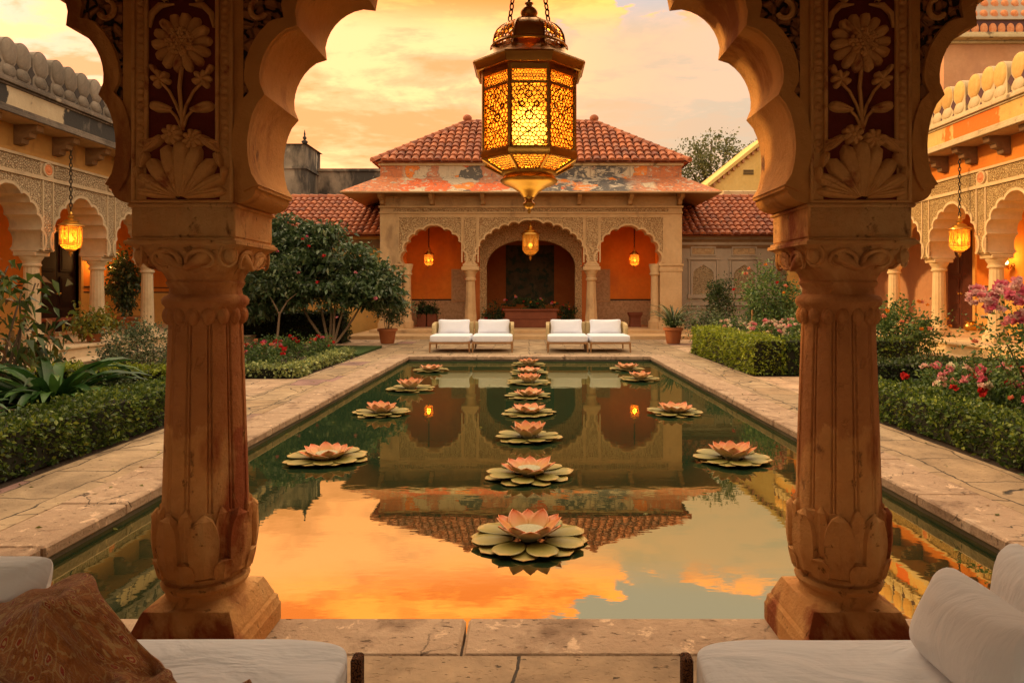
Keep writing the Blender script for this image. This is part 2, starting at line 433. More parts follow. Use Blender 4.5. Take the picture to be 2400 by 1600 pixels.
def paving(name, sx, sy, c1, c2, c3, rot=0.0, off=(0, 0, 0), mortar=(0.035, 0.025, 0.016)):
    """worn flagstones, irregular joints"""
    m, t, b, out, co = new_mat(name)
    wn = t.n('ShaderNodeTexNoise'); t.nt.links.new(co, wn.inputs['Vector'])
    wn.inputs['Scale'].default_value = 1.8; wn.inputs['Detail'].default_value = 6
    cw = t.vadd(co, t.vadd(t.vadd(wn.outputs['Color'], (0.5, 0.5, 0.5), 'SUBTRACT'), (0.24, 0.24, 0), 'MULTIPLY'))
    br = t.n('ShaderNodeTexBrick')
    t.nt.links.new(t.mapping(cw, rot=(0, 0, rot), loc=off), br.inputs['Vector'])
    br.inputs['Scale'].default_value = 1.0
    br.inputs['Brick Width'].default_value = sx
    br.inputs['Row Height'].default_value = sy
    br.inputs['Mortar Size'].default_value = 0.009
    br.inputs['Mortar Smooth'].default_value = 0.4
    br.offset = 0.42
    br.inputs['Color1'].default_value = (0, 0, 0, 1)
    br.inputs['Color2'].default_value = (1, 1, 1, 1)
    br.inputs['Mortar'].default_value = (0.5, 0.5, 0.5, 1)
    cc = t.ramp(br.outputs['Color'], [(0, c1), (0.45, c2), (0.8, c3), (0.93, c1), (0.97, (0.27, 0.15, 0.13))])
    n1 = t.noise(co, 2.3, 7, 0.65, 0.4)
    cc = t.mix(0.9, cc, t.mix(t.maprange(n1, 0.3, 0.7), (0.55, 0.52, 0.48), (1.45, 1.45, 1.42)), 'MULTIPLY')
    n2 = t.noise(co, 17, 6, 0.7)
    cc = t.mix(0.5, cc, t.mix(n2, (0.55, 0.55, 0.55), (1.4, 1.4, 1.4)), 'MULTIPLY')
    jn = t.math('MULTIPLY', br.outputs['Fac'], t.maprange(t.noise(co, 1.1, 4), 0.30, 0.46, 0.35, 1.0))
    cc = t.mix(jn, cc, mortar)
    cr = t.voro(t.vadd(co, t.vadd(wn.outputs['Color'], (0.5, 0.5, 0.25), 'MULTIPLY')), 0.75, 'DISTANCE_TO_EDGE')
    crk = t.math('MULTIPLY', t.maprange(cr, 0.013, 0.004), t.maprange(t.noise(co, 0.8, 3), 0.47, 0.52))
    spk = t.maprange(t.noise(t.mapping(co, scale=(1, 1.8, 1)), 13, 3, 0.5), 0.33, 0.29)
    crk = t.math('MAXIMUM', crk, t.math('MULTIPLY', spk, 0.8))
    cc = t.mix(crk, cc, mortar)
    t.nt.links.new(cc, b.inputs['Base Color'])
    b.inputs['Roughness'].default_value = 0.75
    b.inputs['Specular IOR Level'].default_value = 0.35
    pit = t.maprange(t.noise(t.mapping(co, scale=(1, 2, 1)), 24, 3), 0.30, 0.40)
    h = t.math('ADD', t.math('MULTIPLY', n2, 0.35), t.math('MULTIPLY', n1, 0.5))
    h = t.math('SUBTRACT', h, t.math('MULTIPLY', t.math('MAXIMUM', jn, crk), 0.9))
    h = t.math('ADD', h, t.math('MULTIPLY', pit, 0.35))
    t.nt.links.new(t.bump(h, 0.7, 0.02), b.inputs['Normal'])
    return m


M['path'] = paving('path_flagstone', 0.78, 0.50, (0.29, 0.205, 0.12), (0.38, 0.27, 0.16), (0.32, 0.215, 0.12), rot=R(90))
M['path_cross'] = paving('cross_path_flagstone', 0.80, 0.48, (0.39, 0.265, 0.17), (0.46, 0.315, 0.205), (0.43, 0.285, 0.18), off=(0.3, 0.2, 0))
M['floor_fore'] = paving('loggia_flagstone', 1.15, 0.75, (0.30, 0.20, 0.115), (0.38, 0.26, 0.155), (0.36, 0.21, 0.12), off=(0.05, 0.1, 0))
M['coping'] = stone('coping_stone', (0.36, 0.235, 0.145), (0.46, 0.315, 0.20), 1.3, 0.75, 0.8, 16,
                    stains=[((0.20, 0.12, 0.07), 2.6, 0.54, 0.66, 1.0), ((0.52, 0.38, 0.26), 3.2, 0.60, 0.70, 1.0)], pits=0.9, cracks=1.3)
M['pool_side'] = stone('wet_pool_side', (0.060, 0.050, 0.034), (0.105, 0.085, 0.055), 1.4, 0.5, 0.3, 16,
                       stains=[((0.035, 0.045, 0.018), 1.6, 0.52, 0.64, 0.6)])
M['soil'] = stone('garden_soil', (0.035, 0.022, 0.014), (0.065, 0.042, 0.026), 2.5, 0.95, 0.7, 18)
M['earth'] = stone('earth', (0.20, 0.135, 0.085), (0.27, 0.185, 0.12), 0.3, 0.95, 0.4, 6)
M['lawn'] = stone('mown_grass', (0.035, 0.065, 0.012), (0.055, 0.095, 0.02), 5.0, 0.95, 0.8, 60)


def water(name):
    m, t, b, out, co = new_mat(name)
    n1 = t.noise(co, 0.8, 4)
    t.nt.links.new(t.mix(n1, (0.012, 0.028, 0.012), (0.024, 0.042, 0.018)), b.inputs['Base Color'])
    b.inputs['Roughness'].default_value = 0.6
    b.inputs['Specular IOR Level'].default_value = 0.0
    g = t.n('ShaderNodeBsdfGlossy')
    g.inputs['Color'].default_value = (1.0, 0.88, 0.50, 1)
    g.inputs['Roughness'].default_value = 0.012
    wv = t.noise(t.mapping(co, scale=(1.0, 1.6, 1.0)), 2.4, 3, 0.5)
    wv2 = t.noise(t.mapping(co, scale=(1.0, 2.6, 1.0), loc=(5, 1, 0)), 9.0, 2, 0.5)
    nb = t.bump(t.math('ADD', wv, t.math('MULTIPLY', wv2, 0.12)), 0.022, 0.03)
    t.nt.links.new(nb, g.inputs['Normal'])
    lw = t.n('ShaderNodeLayerWeight'); lw.inputs['Blend'].default_value = 0.5
    f = t.maprange(lw.outputs['Facing'], 0.62, 0.92, 0.54, 0.34)
    mx = t.n('ShaderNodeMixShader')
    t.nt.links.new(f, mx.inputs[0])
    t.nt.links.new(b.outputs[0], mx.inputs[1])
    t.nt.links.new(g.outputs[0], mx.inputs[2])
    t.nt.links.new(mx.outputs[0], out.inputs[0])
    return m


M['water'] = water('pool_water')


def fabric(name, c, weave=420, wr=0.5, wscale=3.0):
    m, t, b, out, co = new_mat(name)
    n1 = t.noise(co, 4, 4)
    t.nt.links.new(t.mix(n1, tuple(x * 0.93 for x in c), tuple(min(1, x * 1.05) for x in c)), b.inputs['Base Color'])
    b.inputs['Roughness'].default_value = 0.9
    b.inputs['Specular IOR Level'].default_value = 0.15
    b.inputs['Sheen Weight'].default_value = 0.2
    h1 = t.noise(t.mapping(co, scale=(1, 2.2, 1), rot=(0, 0, 0.4)), wscale, 4, 0.5, 0.8)
    h2 = t.noise(t.mapping(co, scale=(0.6, 5.0, 1), rot=(0, 0, 0.25)), wscale * 1.6, 5, 0.6, 1.2)
    nb = t.bump(t.math('ADD', h1, t.math('MULTIPLY', t.maprange(h2, 0.45, 0.62), 0.03)), wr, 0.05)
    nb2 = t.bump(t.noise(co, weave, 2), 0.12, 0.003, nb)
    t.nt.links.new(nb2, b.inputs['Normal'])
    return m


M['cotton'] = fabric('white_cotton', (0.74, 0.77, 0.82), wr=0.6)
M['pillow_cotton'] = fabric('cream_pillow_cotton', (0.75, 0.76, 0.78), wr=0.3, wscale=5.0)
M['cotton_far'] = fabric('white_lounger_cotton', (0.78, 0.79, 0.86), 60, 0.25)
M['wicker'] = plain('beige_wicker', (0.46, 0.33, 0.15), 0.7, noise=0.3, nscale=40, bump=0.5, bscale=60)
M['teak'] = plain('teak_frame', (0.34, 0.17, 0.065), 0.5, noise=0.3, nscale=8, bump=0.1)


def throw_mat(name):
    m, t, b, out, co = new_mat(name)
    at = t.n('ShaderNodeAttribute', attribute_name='uvw')
    uv = at.outputs['Vector']
    wn = t.n('ShaderNodeTexNoise'); t.nt.links.new(uv, wn.inputs['Vector']); wn.inputs['Scale'].default_value = 30; wn.inputs['Detail'].default_value = 3
    cw = t.vadd(uv, t.vadd(t.vadd(wn.outputs['Color'], (0.5, 0.5, 0.5), 'SUBTRACT'), (0.035, 0.035, 0), 'MULTIPLY'))
    n1 = t.noise(t.mapping(cw, scale=(1.0, 1.4, 1)), 34, 4, 0.8)
    v1 = t.voro(t.mapping(cw, scale=(1, 1.35, 1)), 25, 'F1', 0.45)
    e1 = t.voro(t.mapping(cw, scale=(1, 1.35, 1)), 25, 'DISTANCE_TO_EDGE', 0.45)
    c = t.mix(t.maprange(n1, 0.42, 0.60), (0.28, 0.088, 0.022), (0.46, 0.18, 0.050))
    c = t.mix(t.math('MULTIPLY', t.maprange(e1, 0.07, 0.05), t.maprange(n1, 0.40, 0.52)), c, (0.50, 0.30, 0.11))
    c = t.mix(t.maprange(v1, 0.31, 0.29), c, (0.52, 0.32, 0.12))
    c = t.mix(t.maprange(v1, 0.23, 0.21), c, (0.34, 0.045, 0.016))
    c = t.mix(t.maprange(v1, 0.11, 0.09), c, (0.56, 0.36, 0.15))
    ring = t.maprange(v1, 0.33, 0.27)
    c = t.mix(t.maprange(t.noise(uv, 7, 3), 0.55, 0.68), c, (0.40, 0.15, 0.042))
    c = t.mix(0.6, c, t.mix(t.noise(t.mapping(uv, scale=(1, 7, 1)), 90, 3), (0.45, 0.45, 0.45), (1.5, 1.5, 1.5)), 'MULTIPLY')
    t.nt.links.new(c, b.inputs['Base Color'])
    b.inputs['Roughness'].default_value = 0.95
    b.inputs['Sheen Weight'].default_value = 0.3
    b.inputs['Specular IOR Level'].default_value = 0.1
    t.nt.links.new(t.bump(t.math('ADD', t.noise(t.mapping(uv, scale=(1, 5, 1)), 120, 3), t.math('MULTIPLY', ring, 0.6)), 0.9, 0.005), b.inputs['Normal'])
    return m


M['throw'] = throw_mat('ikat_weave')
M['carved_wood'] = carved('carved_teak', (0.20, 0.075, 0.028), (0.02, 0.008, 0.004), 55, 0.9, 0.008, 0.01)
M['brass'] = plain('aged_brass', (0.66, 0.36, 0.075), 0.30, metal=1.0, noise=0.5, nscale=5, bump=0.15, bscale=25)
M['brass_dark'] = plain('dark_brass', (0.52, 0.27, 0.06), 0.34, metal=1.0, noise=0.5, nscale=6, bump=0.15, bscale=25)
M['iron'] = plain('dark_chain_iron', (0.06, 0.045, 0.03), 0.5, metal=0.9)


def amber(name, tint, body, es, tr=0.5):
    """amber lamp glass: partly see-through, partly lit from within"""
    m, t, b, out, co = new_mat(name)
    tp = t.n('ShaderNodeBsdfTransparent'); tp.inputs[0].default_value = (*tint, 1)
    tl = t.n('ShaderNodeBsdfTranslucent')
    n1 = t.noise(co, 28, 4)
    t.nt.links.new(t.mix(n1, tuple(x * 0.7 for x in body), body), tl.inputs[0])
    em = t.n('ShaderNodeEmission')
    em.inputs[0].default_value = (1.0, 0.42, 0.045, 1)
    em.inputs[1].default_value = es
    ad = t.n('ShaderNodeAddShader')
    t.nt.links.new(tl.outputs[0], ad.inputs[0]); t.nt.links.new(em.outputs[0], ad.inputs[1])
    mx = t.n('ShaderNodeMixShader'); mx.inputs[0].default_value = tr
    t.nt.links.new(ad.outputs[0], mx.inputs[1]); t.nt.links.new(tp.outputs[0], mx.inputs[2])
    t.nt.links.new(mx.outputs[0], out.inputs[0])
    return m


M['amber_big'] = amber('amber_glass', (1.0, 0.72, 0.27), (0.98, 0.46, 0.06), 0.22, 0.42)
M['amber_dim'] = amber('amber_shaded_glass', (1.0, 0.45, 0.08), (0.10, 0.032, 0.003), 0.55, 0.35)
M['amber_small'] = amber('amber_small_glass', (1.0, 0.50, 0.11), (0.90, 0.32, 0.03), 0.34, 0.40)


def glow(name, c, s):
    m = bpy.data.materials.new(name); m.use_nodes = True
    t = NT(m.node_tree)
    out = t.n('ShaderNodeOutputMaterial'); e = t.n('ShaderNodeEmission')
    e.inputs[0].default_value = (*c, 1); e.inputs[1].default_value = s
    t.nt.links.new(e.outputs[0], out.inputs[0])
    return m


def soft_glow(name, c, strength):
    """frosted ball of glow added round the bulb: bright in the middle, thinning out towards its rim"""
    m = bpy.data.materials.new(name); m.use_nodes = True
    t = NT(m.node_tree)
    out = t.n('ShaderNodeOutputMaterial'); e = t.n('ShaderNodeEmission'); tp = t.n('ShaderNodeBsdfTransparent')
    e.inputs[0].default_value = (*c, 1); e.inputs[1].default_value = strength
    lw = t.n('ShaderNodeLayerWeight'); lw.inputs['Blend'].default_value = 0.5
    f = t.math('POWER', t.math('SUBTRACT', 1.0, lw.outputs['Facing'], True), 2.0)
    mx = t.n('ShaderNodeMixShader')
    t.nt.links.new(f, mx.inputs[0]); t.nt.links.new(tp.outputs[0], mx.inputs[1]); t.nt.links.new(e.outputs[0], mx.inputs[2])
    t.nt.links.new(mx.outputs[0], out.inputs[0])
    return m


M['frosted'] = soft_glow('frosted_flame_glass', (1.0, 0.62, 0.20), 11.0)
M['bulb'] = glow('lit_bulb', (1.0, 0.62, 0.22), 26.0)
M['bulb_small'] = glow('lit_small_bulb', (1.0, 0.60, 0.20), 9.0)
M['terracotta'] = stone('terracotta_pot', (0.34, 0.105, 0.035), (0.42, 0.15, 0.055), 2.0, 0.75, 0.2, 20)
M['planter'] = stone('brown_red_planter', (0.17, 0.045, 0.018), (0.22, 0.062, 0.026), 2.0, 0.7, 0.2, 14)
M['painting'] = stone('dark_floral_mural', (0.065, 0.050, 0.026), (0.15, 0.095, 0.045), 1.6, 0.8, 0.1, 10, stains=[((0.035, 0.055, 0.030), 3.5, 0.52, 0.60, 1.0), ((0.14, 0.09, 0.05), 6.0, 0.62, 0.68, 1.0)])
M['bark'] = stone('bark', (0.085, 0.055, 0.032), (0.14, 0.095, 0.058), 3, 0.9, 0.6, 24)
M['bark_pale'] = stone('pale_bark', (0.24, 0.165, 0.10), (0.30, 0.21, 0.13), 3, 0.9, 0.5, 24)
M['box'] = leafy('boxwood_leaf', [(0, (0.023, 0.049, 0.009)), (0.5, (0.064, 0.114, 0.018)), (0.85, (0.137, 0.194, 0.027)), (1, (0.227, 0.273, 0.042))])
M['box_lime_sunlit'] = leafy('lime_sunlit_hedge_leaf', [(0, (0.10, 0.14, 0.012)), (0.5, (0.20, 0.26, 0.020)), (1, (0.34, 0.38, 0.035))], trans=0.35)  # lime green leaf; on the right hedge the colour stands for sunlight
M['box_dark'] = leafy('dark_hedge_leaf', [(0, (0.016, 0.029, 0.010)), (0.5, (0.032, 0.057, 0.016)), (1, (0.071, 0.104, 0.023))])
M['pale_border'] = leafy('pale_border_leaf', [(0, (0.104, 0.147, 0.051)), (0.5, (0.223, 0.276, 0.095)), (1, (0.414, 0.449, 0.173))])
M['tree_leaf'] = leafy('glossy_tree_leaf', [(0, (0.026, 0.050, 0.020)), (0.5, (0.060, 0.105, 0.040)), (0.88, (0.115, 0.165, 0.068)), (1, (0.25, 0.29, 0.17))], rough=0.34, trans=0.25, spec=0.5)
M['rose_leaf'] = leafy('rose_leaf', [(0, (0.030, 0.072, 0.018)), (0.5, (0.072, 0.137, 0.032)), (1, (0.182, 0.252, 0.069))])
M['light_leaf'] = leafy('yellow_green_leaf', [(0, (0.070, 0.094, 0.013)), (0.5, (0.172, 0.187, 0.025)), (0.85, (0.281, 0.250, 0.034)), (1, (0.343, 0.109, 0.031))])
M['strap_leaf'] = leafy('strap_leaf', [(0, (0.016, 0.050, 0.014)), (0.6, (0.034, 0.095, 0.020)), (1, (0.070, 0.160, 0.032))], rough=0.40, trans=0.2, spec=0.25)
M['croton'] = leafy('croton_leaf', [(0, (0.022, 0.036, 0.012)), (0.45, (0.050, 0.085, 0.016)), (0.78, (0.095, 0.135, 0.022)), (0.9, (0.16, 0.055, 0.018)), (1, (0.20, 0.11, 0.02))])
M['sage_leaf'] = leafy('dusky_shrub_leaf', [(0, (0.035, 0.052, 0.025)), (0.5, (0.074, 0.105, 0.049)), (1, (0.175, 0.219, 0.114))])
M['far_leaf'] = leafy('far_tree_leaf', [(0, (0.068, 0.082, 0.033)), (0.5, (0.112, 0.127, 0.051)), (1, (0.179, 0.187, 0.082))], trans=0.4)
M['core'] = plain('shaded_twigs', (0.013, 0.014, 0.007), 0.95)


def bloom(name, a, bcol):
    return leafy(name, [(0, a), (1, bcol)], rough=0.6, trans=0.35, spec=0.2, dry=0.0)


M['fl_red'] = bloom('red_bloom', (0.42, 0.012, 0.016), (0.62, 0.035, 0.03))
M['fl_pink'] = bloom('pink_bloom', (0.60, 0.13, 0.20), (0.74, 0.34, 0.38))
M['fl_rose'] = bloom('rose_pink_bloom', (0.56, 0.08, 0.17), (0.68, 0.20, 0.28))
M['fl_dusty'] = bloom('dusty_pink_bloom', (0.58, 0.27, 0.32), (0.74, 0.48, 0.48))
M['fl_pale'] = bloom('pale_pink_bloom', (0.66, 0.38, 0.36), (0.78, 0.58, 0.52))
M['fl_white'] = bloom('cream_bloom', (0.68, 0.58, 0.44), (0.78, 0.70, 0.58))
M['fl_orange'] = bloom('orange_bloom', (0.68, 0.17, 0.02), (0.76, 0.34, 0.04))
M['fl_coral'] = bloom('coral_bloom', (0.62, 0.15, 0.09), (0.74, 0.32, 0.20))


def lotus_mat(name, stops, under=None):
    m, t, b, out, co = new_mat(name)
    at = t.n('ShaderNodeAttribute', attribute_name='t')
    n1 = t.noise(co, 14, 4)
    f = t.math('ADD', at.outputs['Fac'], t.math('MULTIPLY', t.math('SUBTRACT', n1, 0.5), 0.35))
    c = t.ramp(f, stops)
    if under:
        sd = t.n('ShaderNodeAttribute', attribute_name='side')
        c = t.mix(sd.outputs['Fac'], c, t.ramp(f, under))
    t.nt.links.new(c, b.inputs['Base Color'])
    b.inputs['Roughness'].default_value = 0.42
    b.inputs['Specular IOR Level'].default_value = 0.4
    t.nt.links.new(t.bump(t.noise(co, 40, 4), 0.15, 0.004), b.inputs['Normal'])
    return m


M['lotus_leaf'] = lotus_mat('lotus_pad', [(0, (0.085, 0.085, 0.014)), (0.45, (0.185, 0.165, 0.034)), (0.78, (0.28, 0.225, 0.055)), (0.92, (0.50, 0.32, 0.09)), (1, (0.52, 0.24, 0.06))])
M['lotus_petal'] = lotus_mat('lotus_petal_inner', [(0, (0.50, 0.42, 0.20)), (0.35, (0.72, 0.52, 0.34)), (0.78, (0.74, 0.42, 0.25)), (1, (0.70, 0.20, 0.05))])
M['lotus_out'] = lotus_mat('lotus_petal_outer', [(0, (0.34, 0.25, 0.045)), (0.4, (0.52, 0.25, 0.055)), (0.75, (0.64, 0.22, 0.08)), (1, (0.64, 0.14, 0.035))])
M['lotus_seed'] = plain('lotus_seed_head', (0.36, 0.34, 0.20), 0.6, noise=0.4, nscale=60, bump=0.8, bscale=90)


# ------------------------------------------------------------------ geometry helpers
def P(px, py, Y):
    """point of the place at distance Y that the survey of the photograph puts at (px, py)"""
    return ((px - 1240) * Y / 1600, Y, 1.5 - (py - 688) * Y / 1600)


class MB:
    def __init__(s):
        s.v = []; s.f = []; s.fa = []; s.cur = 0.5

    def add(s, vs, fs, a=None):
        o = len(s.v)
        s.v.extend([tuple(p) for p in vs])
        for f in fs:
            s.f.append(tuple(i + o for i in f))
            s.fa.append(s.cur if a is None else a)
        return s

    def box(s, x0, x1, y0, y1, z0, z1, a=None):
        vs = [(x0, y0, z0), (x1, y0, z0), (x1, y1, z0), (x0, y1, z0), (x0, y0, z1), (x1, y0, z1), (x1, y1, z1), (x0, y1, z1)]
        return s.add(vs, [(0, 3, 2, 1), (4, 5, 6, 7), (0, 1, 5, 4), (1, 2, 6, 5), (2, 3, 7, 6), (3, 0, 4, 7)], a)

    def cbox(s, x0, x1, y0, y1, z0, z1, c=0.01):
        """box with chamfered edges"""
        xs = (x0, x0 + c, x1 - c, x1); ys = (y0, y0 + c, y1 - c, y1); zs = (z0, z0 + c, z1 - c, z1)
        idx = {}; vs = []
        for i in range(4):
            for j in range(4):
                for k in range(4):
                    e = sum(t in (0, 3) for t in (i, j, k))
                    if e == 1:
                        idx[(i, j, k)] = len(vs); vs.append((xs[i], ys[j], zs[k]))
        fs = []
        g = lambda *t: idx[t]
        for e in (0, 3):
            fs.append((g(e, 1, 1), g(e, 2, 1), g(e, 2, 2), g(e, 1, 2)))
            fs.append((g(1, e, 1), g(2, e, 1), g(2, e, 2), g(1, e, 2)))
            fs.append((g(1, 1, e), g(2, 1, e), g(2, 2, e), g(1, 2, e)))
        for e in (0, 3):
            ei = 1 if e == 0 else 2
            for h in (0, 3):
                hi = 1 if h == 0 else 2
                fs.append((g(e, hi, 1), g(e, hi, 2), g(ei, h, 2), g(ei, h, 1)))
                fs.append((g(e, 1, hi), g(e, 2, hi), g(ei, 2, h), g(ei, 1, h)))
                fs.append((g(1, e, hi), g(2, e, hi), g(2, ei, h), g(1, ei, h)))
                for q in (0, 3):
                    qi = 1 if q == 0 else 2
                    fs.append((g(e, hi, qi), g(ei, h, qi), g(ei, hi, q)))
        return s.add(vs, fs)

    def lathe(s, cx, cy, prof, n=24, fn=None, cap=True, ph=0.0):
        """prof: [(r, z)] from bottom to top; fn(angle, k) scales the radius"""
        vs = []
        for k, (r, z) in enumerate(prof):
            for i in range(n):
                a = ph + 2 * PI * i / n
                q = r * (fn(a, k) if fn else 1)
                vs.append((cx + q * math.cos(a), cy + q * math.sin(a), z))
        fs = []
        for k in range(len(prof) - 1):
            for i in range(n):
                j = (i + 1) % n
                fs.append((k * n + i, k * n + j, (k + 1) * n + j, (k + 1) * n + i))
        if cap:
            fs.append(tuple(range(n - 1, -1, -1)))
            fs.append(tuple((len(prof) - 1) * n + i for i in range(n)))
        return s.add(vs, fs)

    def tube(s, pts, r, n=6, closed=False):
        pts = [Vector(p) for p in pts]
        rs = r if isinstance(r, (list, tuple)) else [r] * len(pts)
        vs = []; up = None
        m = len(pts)
        for i, p in enumerate(pts):
            if closed:
                d = pts[(i + 1) % m] - pts[i - 1]
            else:
                d = pts[min(i + 1, m - 1)] - pts[max(i - 1, 0)]
            d = d.normalized() if d.length > 1e-9 else Vector((0, 0, 1))
            if up is None:
                up = d.orthogonal().normalized()
            up = (up - d * up.dot(d))
            up = up.normalized() if up.length > 1e-6 else d.orthogonal().normalized()
            w = d.cross(up)
            for k in range(n):
                a = 2 * PI * k / n
                vs.append(p + (up * math.cos(a) + w * math.sin(a)) * rs[i])
        fs = []
        for i in range(m if closed else m - 1):
            i2 = (i + 1) % m
            for k in range(n):
                k2 = (k + 1) % n
                fs.append((i * n + k, i * n + k2, i2 * n + k2, i2 * n + k))
        if not closed:
            fs.append(tuple(range(n - 1, -1, -1)))
            fs.append(tuple((m - 1) * n + k for k in range(n)))
        return s.add(vs, fs)

    def prism(s, poly, fa, fb):
        """poly: 2-D outline; fa, fb map (u, v) to the two end faces"""
        n = len(poly)
        vs = [fa(*p) for p in poly] + [fb(*p) for p in poly]
        fs = [tuple(range(n)), tuple(range(2 * n - 1, n - 1, -1))]
        fs += [(i, i + n, (i + 1) % n + n, (i + 1) % n) for i in range(n)]
        return s.add(vs, fs)

    def strip(s, inner, outer, fa, fb):
        """band between two open lines of equal length, with thickness"""
        n = len(inner)
        vs = [fa(*p) for p in inner] + [fa(*p) for p in outer] + [fb(*p) for p in inner] + [fb(*p) for p in outer]
        fs = []
        for i in range(n - 1):
            fs.append((i, i + 1, n + i + 1, n + i))
            fs.append((2 * n + i, 3 * n + i, 3 * n + i + 1, 2 * n + i + 1))
            fs.append((i, 2 * n + i, 2 * n + i + 1, i + 1))
            fs.append((n + i, n + i + 1, 3 * n + i + 1, 3 * n + i))
        fs.append((0, n, 3 * n, 2 * n)); fs.append((n - 1, 3 * n - 1, 4 * n - 1, 2 * n - 1))
        return s.add(vs, fs)

    def ball(s, c, r, n=10, m=6, sx=1, sy=1, sz=1):
        prof = []
        vs = []; fs = []
        for k in range(m + 1):
            t = -PI / 2 + PI * k / m
            for i in range(n):
                a = 2 * PI * i / n
                vs.append((c[0] + sx * r * math.cos(t) * math.cos(a), c[1] + sy * r * math.cos(t) * math.sin(a), c[2] + sz * r * math.sin(t)))
        for k in range(m):
            for i in range(n):
                j = (i + 1) % n
                fs.append((k * n + i, k * n + j, (k + 1) * n + j, (k + 1) * n + i))
        return s.add(vs, fs)

    def grid(s, nu, nv, fn, closed_u=False, a=None):
        vs = [fn(i / (nu if closed_u else nu - 1), j / (nv - 1)) for j in range(nv) for i in range(nu)]
        fs = []
        for j in range(nv - 1):
            for i in range(nu if closed_u else nu - 1):
                i2 = (i + 1) % nu
                fs.append((j * nu + i, j * nu + i2, (j + 1) * nu + i2, (j + 1) * nu + i))
        return s.add(vs, fs, a)


def np_mesh(name, v, f, fa=None, pa=None, smooth=False, mat=None):
    me = bpy.data.meshes.new(name)
    me.from_pydata(v if isinstance(v, list) else v.tolist(), [], f if isinstance(f, list) else f.tolist())
    if fa is not None:
        at = me.attributes.new('v', 'FLOAT', 'FACE'); at.data.foreach_set('value', np.asarray(fa, dtype=np.float32))
    if pa is not None:
        at = me.attributes.new('t', 'FLOAT', 'POINT'); at.data.foreach_set('value', np.asarray(pa, dtype=np.float32))
    if mat:
        me.materials.append(mat)
    return me


ORG = {}


def tag(o, label, cat, group=None):
    o['label'] = label; o['category'] = cat
    if group:
        o['group'] = group
    return o


def thing(name, label, cat, loc=(0, 0, 0), group=None, rz=0.0):
    o = bpy.data.objects.new(name, None)
    o.empty_display_size = 0.1
    col.objects.link(o)
    o.location = loc
    o.rotation_euler = (0, 0, rz)
    ORG[o] = Vector(loc)
    return tag(o, label, cat, group)


def link(name, me, parent=None, smooth=0):
    o = bpy.data.objects.new(name, me)
    col.objects.link(o)
    if parent is not None:
        o.parent = parent
    return o


def make(name, mb, mat, parent=None, local=False, smooth=None, bevel=None, pa=None):
    """one mesh object from an MB; vertices are in world space unless local"""
    v = np.array(mb.v, dtype=float).reshape(-1, 3)
    org = ORG.get(parent, Vector((0, 0, 0)))
    if parent is not None and not local:
        v = v - np.array(org)
    me = np_mesh(name, v, mb.f, fa=mb.fa, pa=pa, mat=M[mat] if isinstance(mat, str) else mat)
    if smooth:
        me.polygons.foreach_set('use_smooth', [True] * len(me.polygons))
        if smooth < 180:
            me.set_sharp_from_angle(angle=R(smooth))
    o = link(name, me, parent)
    ORG[o] = org
    if bevel:
        b = o.modifiers.new('bevel', 'BEVEL'); b.width = bevel; b.segments = 2; b.limit_method = 'ANGLE'; b.angle_limit = R(40)
    return o


def solo(name, mb, mat, label, cat, org, group=None, smooth=None):
    """a thing that is one mesh, its origin at its base"""
    v = np.array(mb.v, dtype=float) - np.array(org)
    me = np_mesh(name, v, mb.f, fa=mb.fa, mat=M[mat] if isinstance(mat, str) else mat)
    if smooth:
        me.polygons.foreach_set('use_smooth', [True] * len(me.polygons))
        if smooth < 180:
            me.set_sharp_from_angle(angle=R(smooth))
    o = link(name, me); o.location = org
    ORG[o] = Vector(org)
    return tag(o, label, cat, group)


def struct(name, mb, mat):
    o = make(name, mb, mat)
    o['kind'] = 'structure'
    return o


def copy_tree(o, loc, label=None, rz=None, parent=None, scale=None):
    c = o.copy(); col.objects.link(c)
    ORG[c] = ORG.get(o, Vector((0, 0, 0)))
    if parent is not None:
        c.parent = parent
    else:
        c.location = loc
        if rz is not None:
            c.rotation_euler = (0, 0, rz)
        if scale:
            c.scale = (scale,) * 3
        if label:
            c['label'] = label
    for ch in [x for x in bpy.data.objects if x.parent == o and x != c]:
        copy_tree(ch, None, parent=c)
    return c


def point_light(name, loc, energy, color=(1.0, 0.50, 0.16), r=0.05, parent=None):
    l = bpy.data.lights.new(name, 'POINT')
    l.energy = energy; l.color = color; l.shadow_soft_size = r
    o = bpy.data.objects.new(name, l); col.objects.link(o)
    if parent is not None:
        o.parent = parent
        o.location = Vector(loc) - ORG[parent]
    else:
        o.location = loc
    return o


# ---- outlines
def arc(p, q, sag, n=7):
    """points from p to q (q excluded) on an arc that bulges to the left of p->q by sag"""
    p = Vector(p); q = Vector(q)
    d = q - p
    nrm = Vector((-d.y, d.x)).normalized()
    out = []
    for i in range(n):
        t = i / n
        w = p + d * t + nrm * (sag * (1 - (2 * t - 1) ** 2) ** 0.7)
        out.append((w.x, w.y))
    return out


def foil_half(w, h, lobes, sag=0.30, ogee=0.06, n=6):
    """left half of a cusped arch: from (-w, 0) up to the apex (0, h); bulges outward"""
    cus = []
    for i in range(lobes + 1):
        t = i / lobes
        a = t * PI / 2
        x = -w * math.cos(a) ** 0.92
        z = (h - ogee) * math.sin(a) ** 0.86
        cus.append((x, z))
    cus[-1] = (0.0, h)
    cus[-2] = (cus[-2][0], cus[-2][1])
    pts = []
    for i in range(lobes):
        L = math.dist(cus[i], cus[i + 1])
        pts += arc(cus[i], cus[i + 1], L * sag * (0.55 if i == lobes - 1 else 1), n)
    pts.append(cus[-1])
    return pts


def foil(w, h, lobes, **k):
    l = foil_half(w, h, lobes, **k)
    return l + [(-x, z) for x, z in reversed(l[:-1])]


